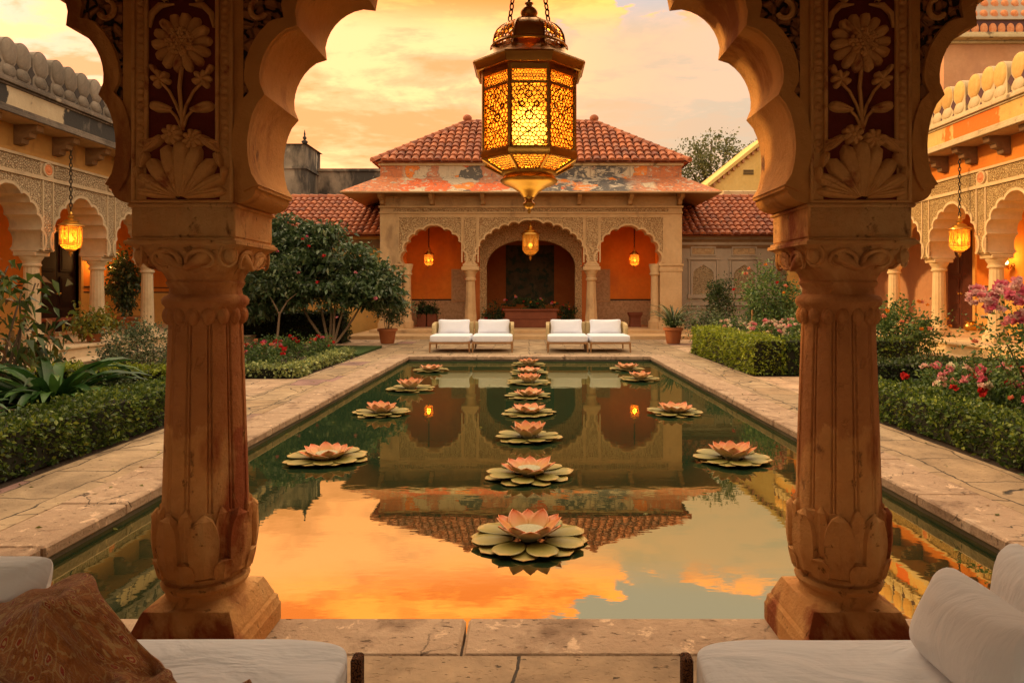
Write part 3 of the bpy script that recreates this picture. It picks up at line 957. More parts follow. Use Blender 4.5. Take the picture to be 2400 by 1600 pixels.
def offset_line(pts, d):
    """push an open line outwards (to the left of its run) by d"""
    out = []
    n = len(pts)
    for i in range(n):
        a = Vector(pts[max(0, i - 2)]); b = Vector(pts[min(n - 1, i + 2)])
        t = (b - a).normalized()
        out.append((pts[i][0] - t.y * d, pts[i][1] + t.x * d))
    return out


# ---- foliage
def leaves(cen, out, size, aspect=0.5, droop=0.15, jitter=0.9, sizevar=0.35):
    """many leaf quads; cen (n,3) positions, out (n,3) the way they point"""
    n = len(cen)
    a = out + rng.normal(0, jitter, (n, 3))
    a /= np.linalg.norm(a, axis=1)[:, None] + 1e-9
    r = rng.normal(0, 1, (n, 3))
    sd = np.cross(a, r); sd /= np.linalg.norm(sd, axis=1)[:, None] + 1e-9
    nr = np.cross(a, sd)
    L = size * (1 + rng.uniform(-sizevar, sizevar, n))[:, None]
    Wd = L * aspect * 0.5
    b = cen - a * L * 0.5
    tip = cen + a * L * 0.5 - np.array([0, 0, 1.0]) * L * droop
    m1 = cen + sd * Wd + nr * L * 0.08
    m2 = cen - sd * Wd + nr * L * 0.08
    v = np.stack([b, m1, tip, m2], 1).reshape(-1, 3)
    f = np.arange(n * 4).reshape(-1, 4)
    return v, f, rng.random(n)


def leaf_obj(name, cen, out, mat, parent, size, **k):
    cen = np.asarray(cen, float)
    if parent is not None:
        cen = cen - np.array(ORG[parent])
    v, f, fa = leaves(cen, np.asarray(out, float), size, **k)
    me = np_mesh(name, v, f, fa=fa, mat=M[mat])
    o = link(name, me, parent)
    ORG[o] = ORG.get(parent, Vector((0, 0, 0)))
    return o


def crown_points(c, rad, n_clumps, per, clump_r, shell=0.55, flat=1.0, zmin=None):
    """leaf positions in clumps scattered through an ellipsoid, mostly near its skin"""
    c = np.array(c, float); rad = np.array(rad, float)
    d = rng.normal(0, 1, (n_clumps, 3)); d /= np.linalg.norm(d, axis=1)[:, None]
    rr = (shell + (1 - shell) * rng.random(n_clumps)) [:, None] * rng.uniform(0.86, 1.10, n_clumps)[:, None]
    cc = c + d * rr * rad
    if zmin is not None:
        cc[:, 2] = np.maximum(cc[:, 2], zmin + rng.random(n_clumps) * 0.15)
    pts = np.repeat(cc, per, axis=0)
    cr = np.repeat(clump_r * rng.uniform(0.6, 1.3, n_clumps), per)[:, None]
    g = rng.normal(0, 0.5, pts.shape); g[:, 2] *= flat
    pts = pts + g * cr
    out = (pts - c) / rad
    out /= np.linalg.norm(out, axis=1)[:, None] + 1e-9
    out[:, 2] += 0.25
    return pts, out


def hedge_points(x0, x1, y0, y1, z1, dens, rough=0.03):
    """leaf positions over the top and sides of a clipped hedge"""
    faces = [((x0, y0, z1), (x1 - x0, 0, 0), (0, y1 - y0, 0), (0, 0, 1)),
             ((x0, y0, 0), (x1 - x0, 0, 0), (0, 0, z1), (0, -1, 0)), ((x0, y1, 0), (x1 - x0, 0, 0), (0, 0, z1), (0, 1, 0)),
             ((x0, y0, 0), (0, y1 - y0, 0), (0, 0, z1), (-1, 0, 0)), ((x1, y0, 0), (0, y1 - y0, 0), (0, 0, z1), (1, 0, 0))]
    P_, O_ = [], []
    for o, u, v, nn in faces:
        o, u, v, nn = map(lambda q: np.array(q, float), (o, u, v, nn))
        ar = np.linalg.norm(u) * np.linalg.norm(v)
        n = int(ar * dens)
        s, t = rng.random((n, 1)), rng.random((n, 1))
        p = o + s * u + t * v
        w1 = np.sin(p[:, :1] * 7 + p[:, 1:2] * 5.3 + 2 * np.sin(p[:, 1:2] * 1.7)) * np.sin(p[:, 1:2] * 6.1 + p[:, 2:3] * 9 + 1.3 * np.sin(p[:, :1] * 3.1))
        w2 = np.sin(p[:, 1:2] * 2.3 + p[:, :1] * 1.9)
        w3 = np.sin(p[:, :1] * 17 + p[:, 2:3] * 21) * np.sin(p[:, 1:2] * 19 + p[:, 2:3] * 13 + p[:, :1] * 5)
        bul = 0.026 * w1 + 0.022 * w2 + 0.016 * w3
        keep = (w3 + 0.6 * w1 + rng.normal(0, 0.5, w3.shape) > -0.75)[:, 0]
        sprig = (rng.random((n, 1)) < 0.035) * rng.random((n, 1)) * 0.055
        p = (p + nn * (bul + rng.normal(-0.012, rough, (n, 1)) + sprig))[keep]
        P_.append(p); O_.append(np.repeat(nn[None], len(p), 0) + np.array([0, 0, 0.25]))
    return np.concatenate(P_), np.concatenate(O_)


def hedge(label, x0, x1, y0, y1, z1, mat, dens, size, rough=0.03):
    t = thing('clipped_hedge', label, 'hedge', ((x0 + x1) / 2, (y0 + y1) / 2, 0), 'clipped hedges of the courtyard beds')
    c = 0.05
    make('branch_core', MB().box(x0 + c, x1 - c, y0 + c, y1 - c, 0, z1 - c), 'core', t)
    p, o = hedge_points(x0, x1, y0, y1, z1, dens, rough)
    p[:, 2] = np.maximum(p[:, 2], 0.015)
    leaf_obj('foliage', p, o, mat, t, size, aspect=0.62, jitter=0.8, sizevar=0.6)
    return t


def blossom_mesh(name, mat, r, n=16, aspect=0.9):
    d = rng.normal(0, 1, (n, 3)); d[:, 2] = np.abs(d[:, 2]) * 0.9 + 0.1 * d[:, 2]
    d /= np.linalg.norm(d, axis=1)[:, None]
    v, f, fa = leaves(d * r * 0.55, d, r * 0.95, aspect=aspect, jitter=0.45, droop=-0.1)
    return np_mesh(name, v, f, fa=fa, mat=M[mat])


def put_blossoms(parent, pts, meshes):
    org = np.array(ORG[parent])
    for i, p in enumerate(pts):
        o = link('blossom', meshes[i % len(meshes)], parent)
        o.location = np.array(p) - org
        o.rotation_euler = (random.uniform(-0.5, 0.5), random.uniform(-0.5, 0.5), random.uniform(0, 6.28))
        s = random.uniform(0.75, 1.25)
        o.scale = (s, s, s)


def stems_mb(base, tips, r0, r1, bend=0.1, n=6):
    mb = MB()
    b = Vector(base)
    for tp in tips:
        tp = Vector(tp)
        L = (tp - b).length
        off = Vector((random.uniform(-1, 1), random.uniform(-1, 1), random.uniform(-0.3, 0.3))) * bend * L
        pts = [b + (tp - b) * (k / 6) + off * math.sin(PI * k / 6) for k in range(7)]
        mb.tube(pts, [r0 + (r1 - r0) * k / 6 for k in range(7)], n)
    return mb


# ================================================================== SETTING
PX0, PX1, PY0, PY1, ZW = -2.90, 2.92, 3.15, 16.33, -0.12
mb = MB()
xs = [-900, PX0 - 0.2, PX1 + 0.2, 900]; ys = [-300, PY0 - 0.2, PY1 + 0.2, 1500]
for i in range(3):
    for j in range(3):
        if (i, j) != (1, 1):
            mb.add([(xs[i], ys[j], -0.02), (xs[i + 1], ys[j], -0.02), (xs[i + 1], ys[j + 1], -0.02), (xs[i], ys[j + 1], -0.02)], [(0, 1, 2, 3)])
struct('ground', mb, 'soil')
mb = MB()
mb.add([(PX0, PY0, ZW), (PX1, PY0, ZW), (PX1, PY1, ZW), (PX0, PY1, ZW)], [(0, 1, 2, 3)])
struct('water', mb, 'water')
mb = MB()
mb.box(PX0 - 0.19, PX0, PY0 - 0.19, PY1 + 0.19, -0.6, -0.075)
mb.box(PX1, PX1 + 0.19, PY0 - 0.19, PY1 + 0.19, -0.6, -0.075)
mb.box(PX0, PX1, PY1, PY1 + 0.19, -0.6, -0.075)
mb.box(PX0, PX1, PY0 - 0.19, PY0, -0.6, -0.075)
struct('pool_basin', mb, 'pool_side')
# coping slabs round the pool
mb = MB()
CW = 0.46


def run(a, b, mean):
    out = [a]
    while out[-1] < b - mean * 0.6:
        out.append(out[-1] + mean * random.uniform(0.82, 1.2))
    out[-1] = b
    return out


for x0, x1 in ((PX0 - CW, PX0 + 0.02), (PX1 - 0.02, PX1 + CW)):
    yy = run(PY0, PY1, 0.95)
    for a, b in zip(yy[:-1], yy[1:]):
        j = random.uniform(-0.008, 0.008)
        mb.cbox(x0 + j, x1 + j, a + 0.005, b - 0.005, -0.085, random.uniform(-0.004, 0.003), 0.012)
xx = run(PX0 - CW, PX1 + CW, 1.05)
for a, b in zip(xx[:-1], xx[1:]):
    mb.cbox(a + 0.005, b - 0.005, PY1 - 0.02, PY1 + 0.42, -0.085, random.uniform(-0.003, 0.003), 0.012)
xx = [PX0 - CW, -2.25, -0.285, 1.62, PX1 + CW]
for a, b in zip(xx[:-1], xx[1:]):
    mb.cbox(a + 0.006, b - 0.006, 2.84, PY0 + 0.02, -0.085, random.uniform(-0.003, 0.003), 0.014)
struct('pool_coping', mb, 'coping')
BL, BR = -4.08, 4.08
mb = MB()
mb.box(BL, PX0 - CW - 0.004, 2.0, 22.4, -0.1, -0.006)
mb.box(PX1 + CW + 0.004, BR, 2.0, 22.4, -0.1, -0.006)
mb.box(PX0 - CW - 0.004, PX1 + CW + 0.004, PY1 + 0.424, 22.4, -0.1, -0.006)
struct('path', mb, 'path')
mb = MB()
mb.box(-9.0, BL - 0.003, 9.75, 12.1, -0.1, -0.008)
mb.box(BR + 0.003, 8.5, 9.75, 12.4, -0.1, -0.008)
mb.box(-6.4, BL - 0.003, 19.3, 22.4, -0.1, -0.008)
mb.box(BR + 0.003, 6.4, 17.6, 22.4, -0.1, -0.008)
struct('cross_path', mb, 'path_cross')
mb = MB()
mb.box(-9, 9, -4.0, 2.836, -0.1, -0.004)
struct('pavement', mb, 'floor_fore')
mb = MB()
mb.box(-5.6, -4.15, 16.6, 19.25, -0.03, 0.035)
struct('lawn', mb, 'lawn')
mb = MB()
mb.box(5.3, 8.2, 12.7, 14.9, -0.02, 0.16)
struct('raised_terrace', mb, 'path_cross')

# ================================================================== ARCADE IN FRONT OF THE CAMERA
YA, YB = 2.735, 3.125
YC = (YA + YB) / 2
arcade = thing('arcade', 'carved orange sandstone arcade with scalloped arches framing the whole view', 'arcade', (0, YC, 0))
pil_x = [-4.095, -1.385, 1.325, 4.035]
BW = 2.71
HB = BW / 2
cus = [(-1.050, 1.935), (-1.024, 2.292), (-0.895, 2.567), (-0.672, 2.792), (-0.365, 2.98), (0.0, 3.16)]
sags = [0.055, 0.07, 0.085, 0.085, 0.05]
half = []
for i in range(5):
    half += arc(cus[i], cus[i + 1], sags[i], 9)
half.append(cus[-1])
corbel = [(-HB + 0.205, 1.85), (-HB + 0.207, 1.862)] + [(-HB + 0.207 + 0.082 * math.sin(t * PI / 2) , 1.862 + 0.058 * (1 - math.cos(t * PI / 2))) for t in (0.2, 0.4, 0.6, 0.8, 1.0)] + [(-HB + 0.300, 1.921), (-HB + 0.300, 1.935)]
full = corbel + half + [(-x, z) for x, z in reversed(half[:-1])] + [(-x, z) for x, z in reversed(corbel)]
for bi in range(3):
    xb = (pil_x[bi] + pil_x[bi + 1]) / 2
    mb = MB()
    poly = [(-HB, 1.85)] + full + [(HB, 1.85), (HB, 3.7), (-HB, 3.7)]
    mb.prism(poly, lambda u, v: (xb + u, YA, v), lambda u, v: (xb + u, YB, v))
    aw = make('scalloped_arch', mb, 'arch_stone', arcade, smooth=35)
    # raised band following the arch
    line = half + [(-x, z) for x, z in reversed(half[:-1])]
    o1 = offset_line(line, 0.062)
    mb = MB()
    mb.strip(line, o1, lambda u, v: (xb + u, YA - 0.016, v), lambda u, v: (xb + u, YA + 0.01, v))
    make('arch_moulding', mb, 'arch_stone', aw, smooth=35)
    for sgn in (-1, 1):
        o2 = [p for p in offset_line(half, 0.066) if p[0] > -HB + 0.242 and p[1] > 2.22]
        poly = [(-HB + 0.242, o2[0][1] - 0.05)] + o2 + [(0, 3.66), (-HB + 0.242, 3.66)]
        mb = MB()
        mb.prism([(sgn * u, v) for u, v in poly], lambda u, v: (xb + u, YA - 0.004, v), lambda u, v: (xb + u, YA + 0.01, v))
        sp = make('spandrel_carving', mb, 'relief_carved', aw)
        # scrolling stems in the spandrel
        for (cx_, cz_, rr, a0, a1) in ((-0.86, 2.93, 0.16, -150, 120), (-1.045, 2.63, 0.045, 100, 330), (-0.60, 3.18, 0.15, -150, 140), (-0.95, 3.3, 0.12, 0, 280)):
            pts = []
            for k in range(15):
                t = k / 14
                a = R(a0 + (a1 - a0) * t); q = rr * (1 - 0.45 * t)
                pts.append((xb + sgn * (cx_ + q * math.cos(a)), YA - 0.008, cz_ + q * math.sin(a)))
            make('scroll_stem', MB().tube(pts, 0.011, 6), 'relief', sp, smooth=60)


def relief_petal(mb, ox, oz, ang, L, Wd, H, y0, tip=0.7, ribs=0.0):
    H = H * 1.45; Wd = Wd * 0.90
    ca, sa = math.cos(ang), math.sin(ang)

    def fn(u, v):
        s = (u - 0.5) * 2
        t = v
        w = Wd * 0.5 * ((0.34 + 0.66 * min(1, t / 0.58) ** 0.8) if t < 0.58 else math.sqrt(max(0.02, 1 - ((t - 0.58) / 0.425) ** 2.4)))
        x = t * L; y = s * w
        h = H * (1 - 0.85 * abs(s) ** 3) * (0.45 + 0.55 * math.sin(PI * min(1, 0.15 + t * 0.62))) * (1 - ribs * (0.5 + 0.5 * math.cos(s * 9)) * 0.30) - (H * 1.05 if t > 0.999 or abs(s) > 0.999 else 0)
        return (ox + x * ca - y * sa, y0 - h, oz + x * sa + y * ca)
    mb.grid(9, 9, fn)


YL = YA - YC    # front plane in arcade space
pillars = []


def square_fn(b):
    def f(a, k):
        q = 1.0 / max(abs(math.cos(a)), abs(math.sin(a)))
        return 1 + (min(q, 1.40 if b[k] == 1 and k < 9 else 1.32) - 1) * b[k]
    return f


for pi_, px_ in enumerate(pil_x):
    # fluted shaft = the pillar mesh itself; its base, collar and capital are sub-parts
    mb = MB()
    prof = []
    for k in range(13):
        t = k / 12
        prof.append((0.172 - 0.027 * t ** 1.15, 0.52 + 0.88 * t))
    lob = 12

    def flute(a, k):
        s = (a * lob / (2 * PI)) % 1.0
        d = min(s, 1 - s)
        return 1.0 - 0.060 * math.exp(-((d - 0.085) / 0.030) ** 2) - 0.030 * max(0, 1 - d / 0.22) ** 2 + 0.012 * math.exp(-(d / 0.03) ** 2)
    mb.lathe(0, 0, prof, n=lob * 28, fn=flute, ph=0)
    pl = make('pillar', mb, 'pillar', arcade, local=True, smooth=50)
    pl.location = (px_, 0, 0)
    ORG[pl] = Vector((0, 0, 0))
    pillars.append(pl)
    # base: square slab, chamfered die, torus rings
    mb = MB()
    sq = [1, 1, 1, 1, 1, 1, 1, 1, 1, 0.5, 0, 0, 0, 0, 0, 0, 0, 0]
    mb.lathe(0, 0, [(0.262, 0.0), (0.262, 0.075), (0.256, 0.085), (0.250, 0.115), (0.236, 0.128), (0.234, 0.140), (0.228, 0.150), (0.205, 0.200), (0.196, 0.216), (0.178, 0.224), (0.172, 0.240), (0.172, 0.264), (0.188, 0.276), (0.194, 0.290), (0.186, 0.304), (0.168, 0.310), (0.166, 0.322), (0.178, 0.332)], 64, square_fn(sq), ph=PI / 4)
    mb.v = [(x * 0.905, y * 0.905, z) for x, y, z in mb.v]
    make('pillar_base', mb, 'pillar', pl, local=True, smooth=28)
    # lotus collar of overlapping petals
    mb = MB()
    def crad(z):
        t = (z - 0.33) / 0.28
        return 0.176 + 0.030 * math.sin(PI * min(1, t * 1.7) / 2) - 0.006 * max(0, t - 0.6) / 0.4

    mb.lathe(0, 0, [(0.165, 0.315)] + [(crad(0.33 + 0.27 * k / 8) - 0.002, 0.33 + 0.27 * k / 8) for k in range(9)] + [(0.188, 0.606)], 60)
    for cnt, ph0, z0, zt, dr, wf in ((8, 0.5, 0.34, 0.628, 0.006, 0.56), (8, 0.0, 0.345, 0.606, 0.024, 0.86), (8, 0.5, 0.332, 0.42, 0.030, 0.62)):
        for q in range(cnt):
            a0 = 2 * PI * (q + ph0) / cnt + PI / 8

            def fn(u, v, a0=a0, z0=z0, zt=zt, dr=dr, wf=wf, cnt=cnt):
                s = (u - 0.5) * 2
                z = z0 + (zt - z0) * v
                wd = wf * PI / cnt * (0.80 + 0.20 * math.sin(PI * min(1, v * 1.1))) * (math.sqrt(max(0.0, 1 - (max(0, v - 0.60) / 0.40) ** 2.3)))
                rim = 0.009 * math.exp(-((abs(s) - 0.80) / 0.12) ** 2) if v < 0.97 else 0.0
                edge = -0.024 if abs(s) > 0.99 or v > 0.999 else 0.0
                vein = 0.004 * math.exp(-(s / 0.10) ** 2) * (v < 0.85)
                r = crad(z) + dr + 0.010 * (1 - s * s) + rim + vein + edge + 0.010 * max(0, v - 0.82) / 0.18
                return (r * math.cos(a0 + s * wd), r * math.sin(a0 + s * wd), z)
            mb.grid(13, 12, fn)
    mb.v = [(x * 0.862, y * 0.862, z) for x, y, z in mb.v]
    make('petal_collar', mb, 'pillar', pl, local=True, smooth=38)
    # ring of beads and neck mouldings
    mb = MB()
    for q in range(16):
        a = 2 * PI * q / 16 + 0.1
        mb.ball((0.158 * math.cos(a), 0.158 * math.sin(a), 1.408), 0.034, 10, 8, 0.85, 0.85, 1.15)
    mb.lathe(0, 0, [(0.155, 1.385), (0.168, 1.43), (0.176, 1.446), (0.188, 1.458), (0.190, 1.474), (0.180, 1.488), (0.160, 1.497), (0.156, 1.52), (0.166, 1.535), (0.172, 1.545), (0.165, 1.556)], 48)
    mb.v = [(x * 0.905, y * 0.905, z) for x, y, z in mb.v]
    make('bead_ring', mb, 'pillar', pl, local=True, smooth=50)
    # capital: bell turning from round to square, volutes and scrolls, square block
    mb = MB()
    sq = [0, 0.25, 0.6, 0.9, 1, 1, 1, 1, 1]
    mb.lathe(0, 0, [(0.146, 1.55), (0.156, 1.585), (0.178, 1.63), (0.200, 1.672), (0.212, 1.693), (0.226, 1.697), (0.226, 1.710), (0.216, 1.714), (0.216, 1.722), (0.210, 1.726), (0.210, 1.735)][:9], 64, square_fn(sq), ph=PI / 4)
    for sx in (-1, 1):
        for sy in (-1, 1):
            mb.ball((0.178 * sx, 0.178 * sy, 1.652), 0.030, 10, 8, 0.9, 0.9, 1.1)
            mb.tube([(0.178 * sx + 0.036 * math.cos(t) * 0.7 * sx, (0.178 + 0.004) * sy + 0.036 * math.cos(t) * -0.7 * sy + 0.012 * sy, 1.652 + 0.044 * math.sin(t)) for t in [2 * PI * k / 12 for k in range(12)]], 0.006, 5, True)
    for f in range(4):
        rot = Matrix.Rotation(f * PI / 2, 3, 'Z')
        for sgn in (-1, 1):
            sub = MB()
            pts = []
            for k in range(12):
                t = k / 11
                a = R(200 - 300 * t); q = 0.062 * (1 - 0.35 * t)
                pts.append((sgn * (0.075 + q * math.cos(a)), -0.186 - 0.02 * (0.5 + 0.5 * math.sin(a)), 1.635 + 0.7 * q * math.sin(a)))
            sub.tube(pts, [0.013 - 0.007 * k / 11 for k in range(12)], 6)
            relief_petal(sub, 0, 1.60, R(90 - sgn * 58), 0.13, 0.06, 0.016, -0.190)
            mb.add([tuple(rot @ Vector(p)) for p in sub.v], sub.f)
    mb.cbox(-0.208, 0.208, YL - 0.006, -YL + 0.006, 1.722, 1.853, 0.008)
    mb.cbox(-0.218, 0.218, YL - 0.016, -YL + 0.016, 1.845, 1.860, 0.005)
    make('capital', mb, 'pillar', pl, local=True, smooth=45)
    if pi_ in (0, 3):
        continue
    # carved panel on the front face above the capital
    y0 = YL - 0.003
    mb = MB().box(-0.146, 0.146, y0, YL + 0.01, 1.866, 3.65)
    pn = make('carved_panel', mb, 'relief_red', arcade, local=True)
    pn.location = (px_, 0, 0); ORG[pn] = Vector((0, 0, 0))
    mb = MB()
    for s in (-1, 1):
        mb.cbox(s * 0.141 - 0.007, s * 0.141 + 0.007, y0 - 0.016, y0, 2.06, 3.65, 0.003)
        mb.box(s * 0.168 - 0.020, s * 0.168 + 0.020, y0 - 0.001, y0 + 0.01, 1.866, 3.65)
        for k in range(44):
            z = 2.075 + k * 0.0295
            mb.ball((s * 0.168 + random.uniform(-0.002, 0.002), y0, z), 0.0165, 8, 6, 1.0, 0.55, 0.82)
        mb.cbox(s * 0.196 - 0.007, s * 0.196 + 0.007, y0 - 0.012, y0 + 0.003, 1.866, 3.65, 0.003)
    mb.cbox(-0.203, 0.203, y0 - 0.014, y0, 1.862, 1.874, 0.004)
    make('beaded_border', mb, 'relief', pn, local=True, smooth=50)
    # lotus palmette at the foot
    mb = MB()
    for ang, L, Wd in ((170, 0.165, 0.055), (10, 0.165, 0.055), (152, 0.185, 0.075), (28, 0.185, 0.075), (128, 0.20, 0.085), (52, 0.20, 0.085), (106, 0.225, 0.085), (74, 0.225, 0.085), (90, 0.235, 0.10)):
        relief_petal(mb, 0.02 * math.cos(R(ang)), 1.895 - 0.01, R(ang), L, Wd, 0.030, y0, 0.72, 0.5)
    for s in (-1, 1):
        for (x_, z_, a_, L_, W_) in ((0.02, 1.885, 20, 0.11, 0.05), (0.10, 1.90, 160, 0.05, 0.035), (0.155, 2.06, 140, 0.11, 0.05), (0.16, 2.0, 110, 0.07, 0.045), (0.15, 2.10, 170, 0.075, 0.04), (0.165, 1.95, 80, 0.06, 0.04)):
            relief_petal(mb, s * x_, z_, R(a_ if s > 0 else 180 - a_), L_, W_, 0.026, y0, 0.75, 0.4)
    mb.ball((0, y0 - 0.012, 1.93), 0.034, 12, 8, 1.15, 0.7, 1.0)
    make('lotus_palmette', mb, 'relief', pn, local=True, smooth=60)
    for rep, zo in enumerate((0.0, 0.80)):
        # large flower
        mb = MB()
        for k in range(14):
            relief_petal(mb, 0.030 * math.cos(2 * PI * k / 14), 2.50 + zo + 0.030 * math.sin(2 * PI * k / 14), 2 * PI * k / 14 + 0.1, 0.094, 0.056, 0.022 if k % 2 else 0.016, y0, 0.55, 0.4)
        for k in range(7):
            relief_petal(mb, 0, 2.50 + zo, 2 * PI * (k + 0.5) / 7, 0.066, 0.044, 0.030, y0, 0.6, 0.4)
        for rr, cnt in ((0.047, 18), (0.030, 12), (0.014, 6), (0, 1)):
            for k in range(cnt):
                a = 2 * PI * k / cnt
                mb.ball((rr * math.cos(a), y0 - 0.034, 2.50 + zo + rr * math.sin(a)), 0.0085, 7, 5)
        make('carved_flower', mb, 'relief', pn, local=True, smooth=60)
        # stems, leaves and buds
        mb = MB()
        zz = zo
        mb.tube([(0.0, y0 - 0.010, 2.40 + zz), (-0.008, y0 - 0.012, 2.32 + zz), (0.0, y0 - 0.012, 2.22 + zz), (0.006, y0 - 0.010, 2.15 + zz)], 0.0085, 6)
        for s in (-1, 1):
            mb.tube([(0.002, y0 - 0.010, 2.19 + zz), (s * 0.020, y0 - 0.012, 2.25 + zz), (s * 0.048, y0 - 0.012, 2.305 + zz), (s * 0.085, y0 - 0.010, 2.345 + zz)], 0.0065, 6)
            mb.tube([(0.004, y0 - 0.010, 2.15 + zz), (s * 0.022, y0 - 0.012, 2.205 + zz), (s * 0.05, y0 - 0.012, 2.235 + zz)], 0.0065, 6)
            relief_petal(mb, s * 0.035, 2.232 + zz, R(90 - s * 78), 0.098, 0.058, 0.022, y0, 0.7, 0.5)
            for k in range(5):
                relief_petal(mb, s * 0.082, 2.352 + zz, R(90 - s * 20 + (k - 2) * 62), 0.040, 0.034, 0.022, y0, 0.6)
            relief_petal(mb, s * 0.098, 2.37 + zz, R(90 - s * 30), 0.05, 0.03, 0.02, y0, 0.6)
            # two blossoms below
            bx, bz = (s * 0.042 + 0.006, 2.132 + zz - 0.018 * (s > 0))
            for k in range(8):
                relief_petal(mb, bx, bz, 2 * PI * k / 8 + 0.3, 0.044, 0.034, 0.022, y0, 0.55)
            for k in range(6):
                a = 2 * PI * k / 6
                mb.ball((bx + 0.015 * math.cos(a), y0 - 0.024, bz + 0.015 * math.sin(a)), 0.009, 7, 5)
            mb.ball((bx, y0 - 0.028, bz), 0.010, 7, 5)
            # arching leaves over the flower
            mb.tube([(s * 0.128, y0 - 0.008, 2.56 + zz), (s * 0.118, y0 - 0.010, 2.615 + zz), (s * 0.085, y0 - 0.010, 2.648 + zz), (s * 0.03, y0 - 0.010, 2.652 + zz)], [0.006, 0.013, 0.014, 0.004], 6)
            relief_petal(mb, s * 0.06, 2.66 + zz, R(90 - s * 35), 0.10, 0.05, 0.022, y0, 0.65, 0.4)
            relief_petal(mb, s * 0.02, 2.70 + zz, R(90 - s * 80), 0.09, 0.045, 0.022, y0, 0.65, 0.4)
        make('carved_leaves', mb, 'relief', pn, local=True, smooth=60)
# ceiling and walls of the room behind
mb = MB().box(-7.0, 7.0, -3.4, YB, 3.703, 4.1)
make('ceiling', mb, 'plaster_in', arcade)
mb = MB()
for a, b in ((-7.0, -5.2), (-2.7, -1.5), (1.5, 2.7), (5.2, 7.0)):
    mb.box(a, b, -3.4, -3.1, 0, 3.7)
for a, b in ((-5.2, -2.7), (-1.5, 1.5), (2.7, 5.2)):
    mb.box(a, b, -3.4, -3.1, 2.75, 3.7)
mb.box(-7.0, -6.7, -3.1, YB, 0, 3.7); mb.box(6.7, 7.0, -3.1, YB, 0, 3.7)
mb.box(-6.7, -4.4, YA, YB, 0, 3.7); mb.box(4.34, 6.7, YA, YB, 0, 3.7)
make('inner_wall', mb, 'plaster_in', arcade)


